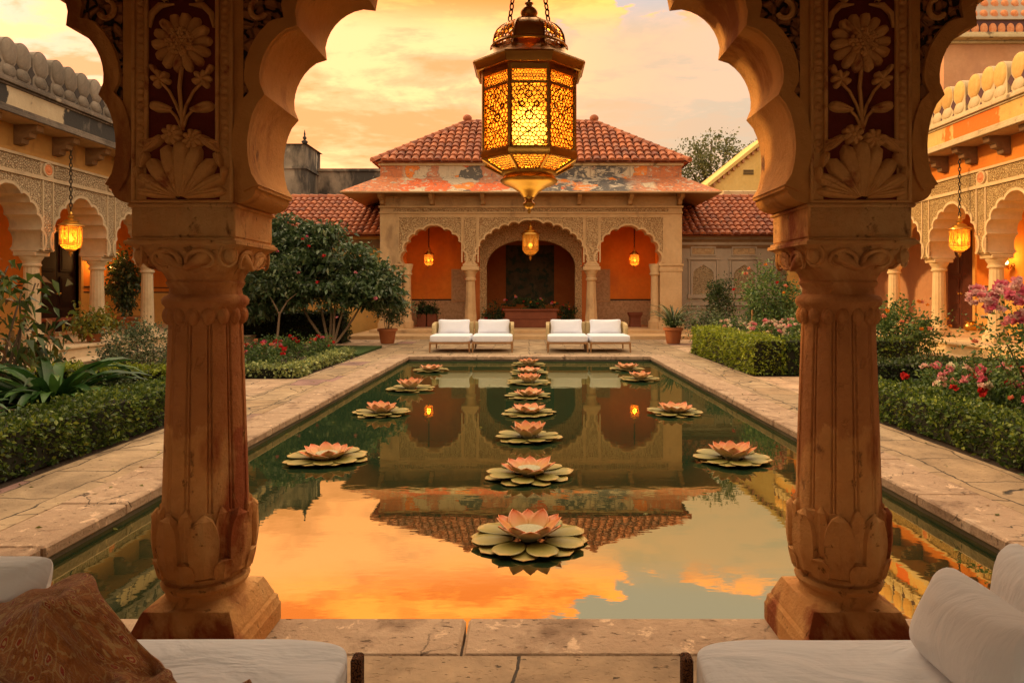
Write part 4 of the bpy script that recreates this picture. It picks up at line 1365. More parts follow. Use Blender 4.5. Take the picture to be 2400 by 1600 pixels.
# ================================================================== SIDE GALLERIES
def gallery(s, T):
    """s = -1 left, +1 right; T = materials and positions"""
    Y0, Y1 = 3.4, 24.6
    g = thing('gallery_building', T['label'], 'building', (s * 11, 14, 0))
    X = lambda x: s * x

    def bx(mb, x0, x1, y0, y1, z0, z1):
        a, b = sorted((X(x0), X(x1)))
        return mb.box(a, b, y0, y1, z0, z1)
    st, cv = T['stone'], T['carved']
    mb = MB(); bx(mb, 8.75, 13.4, Y0, Y1, -0.02, 0.44); bx(mb, 8.70, 13.4, Y0, Y1, 0.443, 0.5)
    make('plinth', mb, st, g, bevel=0.015)
    mb = MB(); bx(mb, 8.25, 8.748, Y0 + 5, Y1 - 4, -0.02, 0.22); bx(mb, 8.22, 8.748, Y0 + 5, Y1 - 4, 0.223, 0.26)
    make('step', mb, st, g, bevel=0.012)
    # back wall, end walls, gallery ceiling, roof
    dy0, dy1, dzt = T['door']
    mb = MB()
    bx(mb, 12.2, 12.6, Y0, dy0, 0.5, 4.7); bx(mb, 12.2, 12.6, dy1, Y1, 0.5, 4.7); bx(mb, 12.2, 12.6, dy0, dy1, dzt, 4.7)
    wl = make('back_wall', mb, 'orange_wall', g)
    mb = MB()
    for a, b in ((Y0, dy0 - 0.12), (dy1 + 0.12, Y1)):
        bx(mb, 12.185, 12.2, a, b, 0.5, 1.52)
    make('dado', mb, 'yellow_wall', wl)
    mb = MB()
    for a, b in ((Y0, dy0 - 0.12), (dy1 + 0.12, Y1)):
        bx(mb, 12.175, 12.2, a, b, 1.523, 1.56); bx(mb, 12.175, 12.2, a, b, 1.68, 1.71)
    make('dado_line', mb, 'line_dark', wl)
    mb = MB(); bx(mb, 9.4, 12.6, Y0 - 0.3, Y0, -0.02, 4.7)
    make('end_wall', mb, 'yellow_wall', g)
    mb = MB(); bx(mb, 9.4, 12.6, Y1, Y1 + 0.3, -0.02, 4.7)
    make('end_wall', mb, 'yellow_wall', g)
    mb = MB(); bx(mb, 9.9, 12.2, Y0, Y1, 4.05, 4.2)
    make('gallery_ceiling', mb, 'yellow_wall', g)
    mb = MB(); bx(mb, 9.25, 12.7, Y0 - 0.3, Y1 + 0.3, 4.703, 5.0)
    make('roof_slab', mb, T['mould'], g)
    # door with frame, two leaves, raised panels
    mb = MB()
    for k in (0, 1):
        a = dy0 + (dy1 - dy0) * k / 2; b = dy0 + (dy1 - dy0) * (k + 1) / 2
        bx(mb, 12.28, 12.33, a + 0.01, b - 0.01, 0.505, dzt - 0.01)
        for z0, z1 in ((0.62, 1.10), (1.22, 1.95), (2.07, dzt - 0.15)):
            bx(mb, 12.255, 12.285, a + 0.10, b - 0.10, z0, z1)
            bx(mb, 12.245, 12.26, a + 0.15, b - 0.15, z0 + 0.05, z1 - 0.05)
    dr = make('door', mb, T['wood'], g, bevel=0.008)
    mb = MB()
    bx(mb, 12.14, 12.3, dy0 - 0.11, dy0, 0.5, dzt + 0.11); bx(mb, 12.14, 12.3, dy1, dy1 + 0.11, 0.5, dzt + 0.11); bx(mb, 12.14, 12.3, dy0, dy1, dzt, dzt + 0.11)
    make('door_frame', mb, T['door_frame'], dr, bevel=0.01)
    mb = MB(); mb.ball((X(12.23), (dy0 + dy1) / 2 - 0.06, 1.5), 0.03); mb.ball((X(12.23), (dy0 + dy1) / 2 + 0.06, 1.5), 0.03)
    make('handle', mb, 'brass', dr, smooth=60)
    # columns and scalloped arches
    xw0, xw1 = 9.32, 9.92
    zs, zt = 2.34, 3.74
    ys = [T['c0'] + T['sp'] * k for k in range(int((Y1 - T['c0']) / T['sp']) + 1)]
    proto = None
    for y in ys:
        if proto is None:
            mb = MB()
            sq = lambda a, k: 1 if k > 2 else min(1.3, 1 / max(abs(math.cos(a)), abs(math.sin(a))))
            mb.lathe(0, 0, [(0.20, 0.5), (0.20, 0.62), (0.185, 0.64), (0.20, 0.66), (0.205, 0.70), (0.19, 0.74), (0.165, 0.76)], 24, sq, ph=PI / 4)
            flt = lambda a, k: 1 - 0.05 * abs(math.sin(a * 7))
            prf = [(0.158 - 0.028 * k / 8, 0.76 + 1.26 * k / 8) for k in range(9)]
            mb.lathe(0, 0, prf, 42, flt)
            proto = make('column', mb, st, g, local=True, smooth=40)
            proto.location = (X(9.62) - ORG[g].x, y - ORG[g].y, 0)
            mb = MB()
            mb.lathe(0, 0, [(0.130, 2.02), (0.165, 2.03), (0.170, 2.06), (0.150, 2.08), (0.150, 2.12), (0.175, 2.15), (0.20, 2.20), (0.205, 2.22)], 24, lambda a, k: 1)
            mb.cbox(-0.22, 0.22, -0.20, 0.20, 2.22, 2.30, 0.012)
            mb.cbox(-0.26, 0.26, -0.185, 0.185, 2.30, zs, 0.012)
            make('capital', mb, st, proto, local=True, smooth=40)
        else:
            c = copy_tree(proto, None, parent=g)
            c.location = (X(9.62) - ORG[g].x, y - ORG[g].y, 0)
    prm = 0.175
    for a, b in zip(ys[:-1], ys[1:]):
        cy = (a + b) / 2; hw = (b - a) / 2
        prof = [(u, zs + v) for u, v in foil(hw - prm, 1.13, 5, sag=0.27, ogee=0.10)]
        poly = [(-hw, zs)] + prof + [(hw, zs), (hw, 4.07), (-hw, 4.07)]
        mb = MB()
        mb.prism(poly, lambda u, v: (X(xw0), cy + u, v), lambda u, v: (X(xw1), cy + u, v))
        ar = make('scalloped_arch', mb, st, g, smooth=35)
        # carved spandrels with a plain rib round the opening
        line = offset_line(prof, 0.055)
        mb = MB()
        mb.strip(prof, line, lambda u, v: (X(xw0 - 0.035), cy + u, v), lambda u, v: (X(xw0 + 0.01), cy + u, v))
        make('arch_rib', mb, st, ar, smooth=35)
        ol = [p for p in offset_line(prof, 0.058) if abs(p[0]) < hw - 0.155 and p[1] > zs + 0.03]
        poly = [(-hw + 0.155, zs + 0.03)] + ol + [(hw - 0.155, zs + 0.03), (hw - 0.155, zt - 0.07), (-hw + 0.155, zt - 0.07)]
        mb = MB()
        mb.prism(poly, lambda u, v: (X(xw0 - 0.008), cy + u, v), lambda u, v: (X(xw0 + 0.01), cy + u, v))
        make('spandrel_carving', mb, cv, ar)
        mb = MB()
        bx(mb, xw0 - 0.03, xw0 + 0.01, a + 0.155 - 0.03, a + 0.155, zs, zt - 0.07); bx(mb, xw0 - 0.03, xw0 + 0.01, b - 0.155, b - 0.155 + 0.03, zs, zt - 0.07)
        bx(mb, xw0 - 0.045, xw0 + 0.01, a, b, zt - 0.068, zt)
        bx(mb, xw0 - 0.045, xw0 + 0.01, a, b, 4.02, 4.068)
        make('panel_frame', mb, st, ar)
        for a2, b2 in ((a, a + 0.124), (b - 0.124, b)):
            mb = MB(); bx(mb, xw0 - 0.009, xw0 + 0.01, a2, b2, zs, zt - 0.07)
            make('pilaster_carving', mb, cv, ar)
        mb = MB(); bx(mb, xw0 - 0.010, xw0 + 0.01, a + 0.19, b - 0.19, zt + 0.002, 4.018)
        make('frieze_carving', mb, cv, ar)
    md = None
    for y in ys:
        mb = MB()
        mb.lathe(0, 0, [(0.105, 0), (0.105, 0.03), (0.085, 0.04), (0.06, 0.03), (0.03, 0.05)], 20)
        v = [(X(xw0 - 0.002) - s * z, y + x, 3.885 + y_) for x, y_, z in mb.v]
        m2 = MB(); m2.add(v, mb.f)
        mo = make('medallion', m2, 'medallion', g, smooth=40)
        mb = MB()
        pts = [(X(xw0 - 0.02), y + 0.125 * math.cos(2 * PI * k / 20), 3.885 + 0.125 * math.sin(2 * PI * k / 20)) for k in range(20)]
        mb.tube(pts, 0.022, 6, True)
        make('medallion_ring', mb, st, mo, smooth=60)
    # painted wall above, eave soffit, brackets
    mb = MB(); bx(mb, xw0 + 0.02, xw1 - 0.05, Y0, Y1, 4.071, 4.70)
    bx(mb, xw0 - 0.03, xw0 + 0.02, Y0, Y1, 4.071, 4.14)
    make('upper_wall', mb, T['upper'], g)
    mb = MB(); bx(mb, 8.80, xw0 + 0.016, Y0, Y1, 4.56, 4.70)
    make('eave_soffit', mb, 'soffit', g)
    pb = None
    for k in range(int((Y1 - Y0) / T['sp'] * 2)):
        y = ys[0] - T['sp'] * 0.0 + k * T['sp'] / 2 + 0.25
        if y > Y1 - 0.3:
            break
        prof = [(9.335, 4.20), (9.20, 4.23), (9.18, 4.31), (9.06, 4.34), (9.04, 4.42), (8.92, 4.45), (8.90, 4.557), (9.335, 4.557)]
        if pb is None:
            mb = MB()
            mb.prism([(X(u) - ORG[g].x, v) for u, v in prof], lambda u, v: (u, -0.09, v), lambda u, v: (u, 0.09, v))
            pb = make('bracket', mb, 'bracket', g, local=True); pb.location = (0, y - ORG[g].y, 0)
        else:
            c = pb.copy(); col.objects.link(c); c.location = (0, y - ORG[g].y, 0)
    # painted fascia, mouldings
    mb = MB(); bx(mb, 8.82, 9.25, Y0, Y1, 4.703, 5.02)
    make('fascia', mb, T['band'], g)
    mb = MB()
    for x0, z0, z1 in ((8.76, 4.565, 4.64), (8.79, 4.642, 4.70)):
        bx(mb, x0, 8.818 if z0 > 4.6 else 8.798, Y0, Y1, z0, z1)
    for x0, z0, z1 in ((8.79, 5.022, 5.06), (8.74, 5.062, 5.13), (8.79, 5.132, 5.18)):
        bx(mb, x0, 9.2, Y0, Y1, z0, z1)
    make('cornice', mb, T['mould'], g, bevel=0.012)
    # parapet of oval merlons
    sp = 0.40
    n = int((Y1 - Y0) / sp)
    pm = None
    for k in range(n):
        y = Y0 + 0.2 + k * sp
        if pm is None:
            mb = MB()
            # backing slab with a rounded top
            pts = [(-0.2, 5.183)] + [(-0.198 * math.cos(t) , 5.62 + 0.25 * math.sin(t) ** 0.85) for t in [PI * q / 14 for q in range(15)]] + [(0.2, 5.183)]
            mb.prism(pts, lambda u, v: (X(8.86) - ORG[g].x, u, v), lambda u, v: (X(9.02) - ORG[g].x, u, v))

            def oval(cz, ry, rz, h, x0):
                def fn(u, v):
                    a = 2 * PI * u
                    q = math.sin(PI / 2 * v)
                    return (X(x0 - h * math.cos(PI / 2 * v)) - ORG[g].x, ry * q * math.cos(a), cz + rz * q * math.sin(a))
                mb.grid(22, 6, fn, True)
            pm = make('merlon', mb, T['back'], g, local=True, smooth=40)
            pm.location = (0, y - ORG[g].y, 0)
            mb = MB()
            oval(5.625, 0.180, 0.236, 0.055, 8.862)
            make('oval_boss', mb, T['merlon'], pm, local=True, smooth=60)
            mb = MB()
            oval(5.305, 0.160, 0.118, 0.045, 8.862)
            make('lower_boss', mb, T['back'], pm, local=True, smooth=60)
            m2 = MB()
            for yy in (0.2,):
                dpt = [(yy - 0.085, 5.415), (yy, 5.31), (yy + 0.085, 5.415), (yy, 5.53)]
                m2.prism(dpt, lambda u, v: (X(8.853) - ORG[g].x, u, v), lambda u, v: (X(8.87) - ORG[g].x, u, v))
                dpt = [(yy - 0.04, 5.186), (yy + 0.04, 5.186), (yy, 5.25)]
                m2.prism(dpt, lambda u, v: (X(8.853) - ORG[g].x, u, v), lambda u, v: (X(8.87) - ORG[g].x, u, v))
            make('merlon_gap', m2, T['gap'], pm, local=True)  # dark plates on the slab, painted in place of shaded gaps
        else:
            c = copy_tree(pm, None, parent=g); c.location = (random.uniform(-0.012, 0.012), y - ORG[g].y + random.uniform(-0.008, 0.008), random.uniform(-0.015, 0.012)); c.rotation_euler = (random.uniform(-0.004, 0.004), 0, random.uniform(-0.02, 0.02))
    # wall lamps on the gallery wall; the nearer one is added, unseen, for light
    for (ly, lz, ll) in T['lamps']:
        sc_ = thing('wall_lamp', ll, 'wall lamp', (X(12.19), ly, lz))
        mb = MB()
        mb.tube([(X(12.19), ly, lz), (X(12.08), ly, lz - 0.08), (X(12.02), ly, lz)], 0.018, 6)
        mb.lathe(X(12.02), ly, [(0.02, lz - 0.06), (0.07, lz + 0.0), (0.075, lz + 0.03)], 12)
        mb.ball((X(12.18), ly, lz), 0.06, 10, 6, 0.4)
        make('lamp_arm', mb, 'brass_dark', sc_, smooth=50)
        mb = MB(); mb.ball((X(12.02), ly, lz + 0.08), 0.05, 10, 8, 1, 1, 1.3)
        make('lamp_globe', mb, 'bulb_small', sc_, smooth=60)
        point_light('wall_lamp_light', (X(11.85), ly, lz + 0.25), T['lamp_e'], (1.0, 0.46, 0.12), 0.08, sc_)
    return g


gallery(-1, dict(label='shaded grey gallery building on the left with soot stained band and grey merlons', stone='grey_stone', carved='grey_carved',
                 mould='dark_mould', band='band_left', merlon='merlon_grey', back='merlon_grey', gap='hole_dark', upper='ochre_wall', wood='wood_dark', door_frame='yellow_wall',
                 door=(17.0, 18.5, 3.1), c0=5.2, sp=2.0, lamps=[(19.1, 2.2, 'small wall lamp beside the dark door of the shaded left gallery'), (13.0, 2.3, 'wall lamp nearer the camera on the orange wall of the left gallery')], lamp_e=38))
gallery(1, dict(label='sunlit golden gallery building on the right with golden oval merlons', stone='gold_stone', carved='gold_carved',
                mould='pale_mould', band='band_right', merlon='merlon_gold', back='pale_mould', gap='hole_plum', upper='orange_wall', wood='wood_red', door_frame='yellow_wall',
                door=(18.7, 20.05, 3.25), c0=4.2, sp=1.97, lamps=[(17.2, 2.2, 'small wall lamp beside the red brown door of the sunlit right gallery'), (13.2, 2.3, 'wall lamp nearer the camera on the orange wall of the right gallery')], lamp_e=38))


# ================================================================== TILED ROOFS
def tiles(mb, org, du, dv, nu, nv, inside, w, h, lift):
    """barrel tiles over a slope: org, unit vectors along the eave (du) and up the slope (dv)"""
    org = Vector(org); du = Vector(du).normalized(); dv = Vector(dv).normalized()
    nn = du.cross(dv).normalized()
    if nn.z < 0:
        nn = -nn
    for i in range(nu):
        for j in range(nv):
            cu, cvv = (i + 0.5) * w, (j + 0.5) * h
            if not inside(cu, cvv):
                continue
            a = random.random()
            ju = random.uniform(-0.014, 0.014); jl = random.uniform(0, 0.022)
            vs = []
            for v, rr, up in ((-0.02, 0.50, lift + jl), (h + 0.03, 0.40, 0.004)):
                for k in range(6):
                    t = PI * k / 5
                    p = org + du * (cu + ju + rr * w * math.cos(t)) + dv * (j * h + v) + nn * (up + rr * w * 0.85 * math.sin(t))
                    vs.append(p)
            fs = [(k, k + 1, 6 + k + 1, 6 + k) for k in range(5)] + [(0, 1, 2, 3, 4, 5)]
            mb.add(vs, fs, a)


def ridge_tiles(mb, p, q, r=0.14, L=0.36):
    p = Vector(p); q = Vector(q)
    d = (q - p); n = max(1, int(d.length / L)); d /= n
    side = d.cross(Vector((0, 0, 1))).normalized(); up = side.cross(d).normalized()
    if up.z < 0:
        up = -up
    for i in range(n):
        a = random.random()
        vs = []
        for v, rr in ((-0.04, r * 1.08), (1.02, r * 0.86)):
            for k in range(7):
                t = PI * k / 6
                vs.append(p + d * (i + v) + side * (rr * math.cos(t)) + up * (rr * math.sin(t) + 0.03))
        mb.add(vs, [(k, k + 1, 7 + k + 1, 7 + k) for k in range(6)] + [tuple(range(7))], a)


# ================================================================== PAVILION
CX, PY = 0.07, 25.0
k25 = PY / 1600
pav = thing('pavilion', 'sandstone garden pavilion with three scalloped arches and a red tiled hip roof', 'pavilion', (CX, PY, 0))
HWP = 5.53        # half width of the wall
D = 6.0


def pz(py, Y=PY):
    return 1.5 - (py - 688) * Y / 1600


FZ = 0.12
mb = MB().box(CX - 6.1, CX + 6.1, 22.4, PY + D + 0.2, -0.02, FZ)
make('platform', mb, 'sand', pav, bevel=0.015)
mb = MB().box(CX - 5.7, CX + 5.7, 24.0, PY + D, FZ + 0.001, FZ + 0.10)
make('step', mb, 'sand', pav, bevel=0.012)
F1 = FZ + 0.10
zspr, zside, zmid, zpan, zfr = pz(618), pz(529), pz(517), pz(507), pz(486)
xl = [-HWP, -2.23, 2.23, HWP]
PW = 0.80           # outer pier width
cw = 0.30           # half width of the pilaster band above each column
TH = 0.5
openings = [(-HWP + PW + 0.06, -2.23 - cw * 0.78, zside, 5), (-2.23 + cw * 0.78, 2.23 - cw * 0.78, zmid, 8), (2.23 + cw * 0.78, HWP - PW - 0.06, zside, 5)]
bounds = [-HWP, -2.23, 2.23, HWP]
for i, (a, b, za, lobes) in enumerate(openings):
    c = (a + b) / 2; hw = (b - a) / 2
    prof = [(c + u, zspr + v) for u, v in foil(hw, za - zspr, lobes, sag=0.28, ogee=0.10)]
    e0, e1 = bounds[i], bounds[i + 1]
    poly = [(e0, zspr)] + prof + [(e1, zspr), (e1, zfr + 0.4), (e0, zfr + 0.4)]
    mb = MB().prism(poly, lambda u, v: (CX + u, PY, v), lambda u, v: (CX + u, PY + TH, v))
    ar = make('scalloped_arch', mb, 'sand', pav, smooth=35)
    mb = MB().strip(prof, offset_line(prof, 0.07), lambda u, v: (CX + u, PY - 0.03, v), lambda u, v: (CX + u, PY + 0.01, v))
    make('arch_rib', mb, 'sand', ar, smooth=35)
    f0, f1 = (a - 0.14, b + 0.14) if i != 1 else (a - 0.14, b + 0.14)
    f0 = e0 + PW - 0.10 if i == 0 else e0 + cw + 0.02
    f1 = e1 - PW + 0.10 if i == 2 else e1 - cw - 0.02
    ol = [p for p in offset_line(prof, 0.075) if f0 + 0.005 < p[0] < f1 - 0.005 and p[1] > zspr + 0.08]
    poly = [(f0, max(zspr + 0.08, ol[0][1] - 0.02))] + ol + [(f1, max(zspr + 0.08, ol[-1][1] - 0.02)), (f1, zpan - 0.04), (f0, zpan - 0.04)]
    mb = MB().prism(poly, lambda u, v: (CX + u, PY - 0.012, v), lambda u, v: (CX + u, PY + 0.01, v))
    make('spandrel_carving', mb, 'sand_carved', ar)
    mb = MB()
    mb.box(CX + f0 - 0.05, CX + f0, PY - 0.035, PY + 0.01, zspr + 0.05, zpan); mb.box(CX + f1, CX + f1 + 0.05, PY - 0.035, PY + 0.01, zspr + 0.05, zpan)
    mb.box(CX + f0, CX + f1, PY - 0.035, PY + 0.01, zpan - 0.038, zpan)
    make('panel_frame', mb, 'sand', ar)
mb = MB().box(CX - HWP - 0.02, CX + HWP + 0.02, PY - 0.06, PY - 0.001, zpan + 0.10, zpan + 0.16)
mb.box(CX - HWP - 0.03, CX + HWP + 0.03, PY - 0.09, PY - 0.001, zfr - 0.02, zfr + 0.05)
make('string_course', mb, 'sand', pav)
make('carved_band', MB().box(CX - HWP + 0.5, CX + HWP - 0.5, PY - 0.012, PY + 0.002, zpan + 0.175, zfr - 0.035), 'sand_carved', pav)
for s in (-1, 1):
    make('pilaster_carving', MB().box(CX + s * 2.23 - cw + 0.08, CX + s * 2.23 + cw - 0.08, PY - 0.014, PY + 0.01, zspr + 0.10, zpan - 0.04), 'sand_carved', pav)
# outer piers
for s in (-1, 1):
    x0, x1 = sorted((CX + s * HWP, CX + s * (HWP - PW)))
    mb = MB()
    mb.box(x0, x1, PY, PY + TH, F1 + 0.30, zspr - 0.001)
    for z0, z1, e in ((F1 - 0.1, F1 + 0.22, 0.07), (F1 + 0.22, F1 + 0.30, 0.035), (zspr - 0.28, zspr - 0.22, 0.03), (zspr - 0.08, zspr - 0.002, 0.06), (zspr - 0.22, zspr - 0.08, 0.02)):
        mb.box(x0 - e, x1 + e, PY - e, PY + TH - 0.01, z0, z1)
    pr = make('pier', mb, 'sand', pav, bevel=0.012)
    # engaged half column on the opening side
    xx = CX + s * (HWP - PW - 0.16)
    mb = MB().lathe(xx, PY + 0.2, [(0.24, F1), (0.24, F1 + 0.25), (0.19, F1 + 0.3), (0.16, F1 + 0.5), (0.14, zspr - 0.45), (0.20, zspr - 0.38), (0.16, zspr - 0.3), (0.22, zspr - 0.06), (0.22, zspr - 0.002)], 16)
    make('half_column', mb, 'sand', pr, smooth=40)
for s in (-1, 1):
    mb = MB()
    x = CX + s * 2.23
    mb.lathe(x, PY + TH / 2, [(0.27, F1), (0.27, F1 + 0.25), (0.23, F1 + 0.3), (0.235, F1 + 0.4), (0.215, F1 + 0.6), (0.165, zspr - 0.62)], 8, ph=PI / 8)
    cl = make('column', mb, 'sand', pav, smooth=30)
    mb = MB().lathe(x, PY + TH / 2, [(0.165, zspr - 0.62), (0.205, zspr - 0.60), (0.205, zspr - 0.54), (0.175, zspr - 0.50), (0.19, zspr - 0.38), (0.26, zspr - 0.28), (0.265, zspr - 0.24)], 16)
    mb.cbox(x - 0.32, x + 0.32, PY - 0.04, PY + TH + 0.04, zspr - 0.24, zspr - 0.10, 0.015)
    mb.cbox(x - 0.27, x + 0.27, PY - 0.02, PY + TH + 0.02, zspr - 0.10, zspr - 0.001, 0.015)
    make('capital', mb, 'sand', cl, smooth=35)
# side walls, back wall, ceiling, interior
zc = zfr + 0.4
make('side_wall', MB().box(CX - HWP, CX - HWP + 0.4, PY + TH, PY + D, F1, zc), 'sand', pav)
make('side_wall', MB().box(CX + HWP - 0.4, CX + HWP, PY + TH, PY + D, F1, zc), 'sand', pav)
YBK = PY + 2.9
bws = {}
for s in (-1, 1):
    x0, x1 = sorted((CX + s * (HWP - 0.4), CX + s * 1.95))
    bws[s] = make('inner_back_wall', MB().box(x0, x1, YBK, YBK + 0.3, F1, 4.3), 'orange_wall', pav)
    x0, x1 = sorted((CX + s * (HWP - 0.401), CX + s * 1.96))
    make('dado', MB().box(x0, x1, YBK - 0.012, YBK, F1, F1 + 1.0), 'dado', bws[s])
    make('dado_line', MB().box(x0, x1, YBK - 0.02, YBK, F1 + 1.002, F1 + 1.06), 'line_dark', bws[s])
for s in (-1, 1):
    mb = MB()
    x0, x1 = sorted((CX + s * (HWP - 0.4), CX + s * (HWP - 0.42)))
    mb.box(x0, x1, PY + TH, YBK - 0.001, F1 + 1.0, 4.25)
    x0, x1 = sorted((CX + s * (HWP - 0.42), CX + s * (HWP - 0.62)))
    mb.box(x0, x1, PY + 1.6, PY + 1.9, F1, 4.25)
    make('inner_side_wall', mb, 'orange_wall', pav)
mb = MB().box(CX - HWP + 0.4, CX + HWP - 0.4, PY + TH, PY + D, 4.302, 4.45)
make('pavilion_ceiling', mb, 'orange_wall', pav)
# inner arch of the middle bay and the deep red alcove behind it
YI = PY + 1.5
hw = 1.72
prof = [(u, zspr - 0.12 + v) for u, v in foil(hw, 1.15, 8, sag=0.06, ogee=0.04)]
poly = [(-1.98, F1), (-hw, F1)] + prof + [(hw, F1), (1.98, F1), (1.98, 4.30), (-1.98, 4.30)]
mb = MB().prism(poly, lambda u, v: (CX + u, YI, v), lambda u, v: (CX + u, YI + 0.3, v))
ia = make('inner_arch', mb, 'sand_carved', pav, smooth=35)
for s in (-1, 1):
    x0, x1 = sorted((CX + s * 1.98, CX + s * 2.2))
    make('alcove_side_wall', MB().box(x0, x1, YI, PY + D - 0.5, F1, 4.30), 'red_wall', pav)
mb = MB().box(CX - 2.0, CX + 2.0, PY + D - 0.49, PY + D - 0.2, F1, 4.30)
al = make('alcove_back_wall', mb, 'red_wall', pav)
yy = PY + D - 0.49
x0 = (1187 - 1245) * yy / 1600; x1 = (1300 - 1245) * yy / 1600
mb = MB().box(CX + x0, CX + x1, yy - 0.02, yy, pz(712, yy), pz(575, yy))
make('mural', mb, 'painting', al)
for s in (-1, 1):
    xc = CX + s * 2.82
    z0, z1 = pz(704, YBK), pz(634, YBK)
    mb = MB().box(xc - 0.36, xc + 0.36, YBK - 0.03, YBK, z0, z1)
    cp = make('wall_panel', mb, 'dado', bws[s])
    mb = MB()
    for a in ((xc - 0.42, xc - 0.36, z0 - 0.06, z1 + 0.06), (xc + 0.36, xc + 0.42, z0 - 0.06, z1 + 0.06), (xc - 0.36, xc + 0.36, z1, z1 + 0.06), (xc - 0.36, xc + 0.36, z0 - 0.06, z0)):
        mb.box(a[0], a[1], YBK - 0.05, YBK, a[2], a[3])
    make('panel_frame', mb, 'soffit', cp)
# flaking painted eave (a sloping stone canopy on brackets)
ze, zt_ = pz(448, 23.85), pz(414)
OV = 1.15
x0, x1, y0, y1 = CX - HWP, CX + HWP, PY, PY + D
o = [(x0 - OV, y0 - OV, ze), (x1 + OV, y0 - OV, ze), (x1 + OV, y1 + OV, ze), (x0 - OV, y1 + OV, ze)]
i_ = [(x0 + 0.0, y0 + 0.0, zt_), (x1, y0, zt_), (x1, y1, zt_), (x0, y1, zt_)]
ol_ = [(a, b, c - 0.05) for a, b, c in o]; il_ = [(a, b, zt_ - 0.30) for a, b, c in i_]
mb = MB()
vs = o + i_ + ol_ + il_
fs = []
for q in range(4):
    r = (q + 1) % 4
    fs += [(q, r, 4 + r, 4 + q), (8 + q, 12 + q, 12 + r, 8 + r), (q, 8 + q, 8 + r, r)]
mb.add(vs, fs)
ev = make('painted_eave', mb, 'peel', pav)
ev.data.materials.append(M['soffit'])
for p in ev.data.polygons:
    if p.normal.z < -0.2 or abs(p.normal.z) < 0.05:
        p.material_index = 1
mb = MB().box(x0 + 0.02, x1 - 0.02, y0 + 0.02, y1 - 0.02, zfr + 0.401, zt_ - 0.02)
make('eave_wall', mb, 'soffit', pav)
xs_ = [-HWP + 0.12, -3.6, -1.75, 0.0, 1.75, 3.6, HWP - 0.12]
for x in xs_:
    mb = MB()
    prof = [(0.0, zfr + 0.06), (-0.25, zfr + 0.10), (-0.30, zfr + 0.22), (-0.62, zfr + 0.30), (-0.72, zfr + 0.40), (0.0, zfr + 0.55)]
    mb.prism(prof, lambda u, v: (CX + x - 0.07, PY + u, v), lambda u, v: (CX + x + 0.07, PY + u, v))
    make('bracket', mb, 'soffit', pav)
# clerestory wall with the same flaking paint, cornice, hip roof
zr = pz(379, 24.75)
mb = MB().box(x0 + 0.01, x1 - 0.01, y0 + 0.01, y1 - 0.01, zt_ - 0.02, zr - 0.10)
make('clerestory_wall', mb, 'peel', pav)
mb = MB().box(x0 - 0.05, x1 + 0.05, y0 - 0.05, y1 + 0.05, zr - 0.099, zr - 0.005)
make('roof_cornice', mb, 'pale_mould', pav)
OVR = 0.20
rx0, rx1, ry0, ry1 = x0 - OVR, x1 + OVR, y0 - OVR, y1 + OVR
hd = (ry1 - ry0) / 2
rl = 2.60
zrg = pz(290, PY - OVR + hd)
mb = MB()
ym = (ry0 + ry1) / 2
vs = [(rx0, ry0, zr), (rx1, ry0, zr), (rx1, ry1, zr), (rx0, ry1, zr), (CX - rl, ym, zrg), (CX + rl, ym, zrg)]
mb.add(vs, [(0, 1, 5, 4), (1, 2, 5), (2, 3, 4, 5), (3, 0, 4), (0, 3, 2, 1)])
Wd = rx1 - rx0
run_ = (Wd / 2 - rl)
slope = math.hypot(hd, zrg - zr)
tw, thh = 0.275, 0.40
tiles(mb, (rx0, ry0 - 0.06, zr), (1, 0, 0), (0, hd, zrg - zr), int(Wd / tw), int(slope / thh) + 1,
      lambda u, v: v < slope and run_ * v / slope < u < Wd - run_ * v / slope, tw, thh, 0.035)
ss = math.hypot(run_, zrg - zr)
Dd = ry1 - ry0
for sgn, ox in ((1, rx0), (-1, rx1)):
    tiles(mb, (ox - sgn * 0.06, ry0, zr), (0, 1, 0), (sgn * run_, 0, zrg - zr), int(Dd / tw), int(ss / thh) + 1,
          lambda u, v: v < ss and hd * v / ss < u < Dd - hd * v / ss, tw, thh, 0.035)
rf = make('tiled_roof', mb, 'tile', pav, smooth=50)
mb = MB()
for p, q in (((rx0, ry0, zr), (CX - rl, ym, zrg)), ((rx1, ry0, zr), (CX + rl, ym, zrg)), ((CX - rl, ym, zrg), (CX + rl, ym, zrg)), ((rx0, ry1, zr), (CX - rl, ym, zrg)), ((rx1, ry1, zr), (CX + rl, ym, zrg))):
    ridge_tiles(mb, p, q)
make('ridge_tile', mb, 'tile', rf, smooth=50)
for s in (-1, 1):
    mb = MB().ball((CX + s * rl, ym, zrg + 0.22), 0.17, 10, 8, 1.1, 1, 0.9)
    mb.box(CX + s * rl - 0.12, CX + s * rl + 0.12, ym - 0.1, ym + 0.1, zrg + 0.0, zrg + 0.15)
    make('ridge_knob', mb, 'tile', rf, smooth=50)

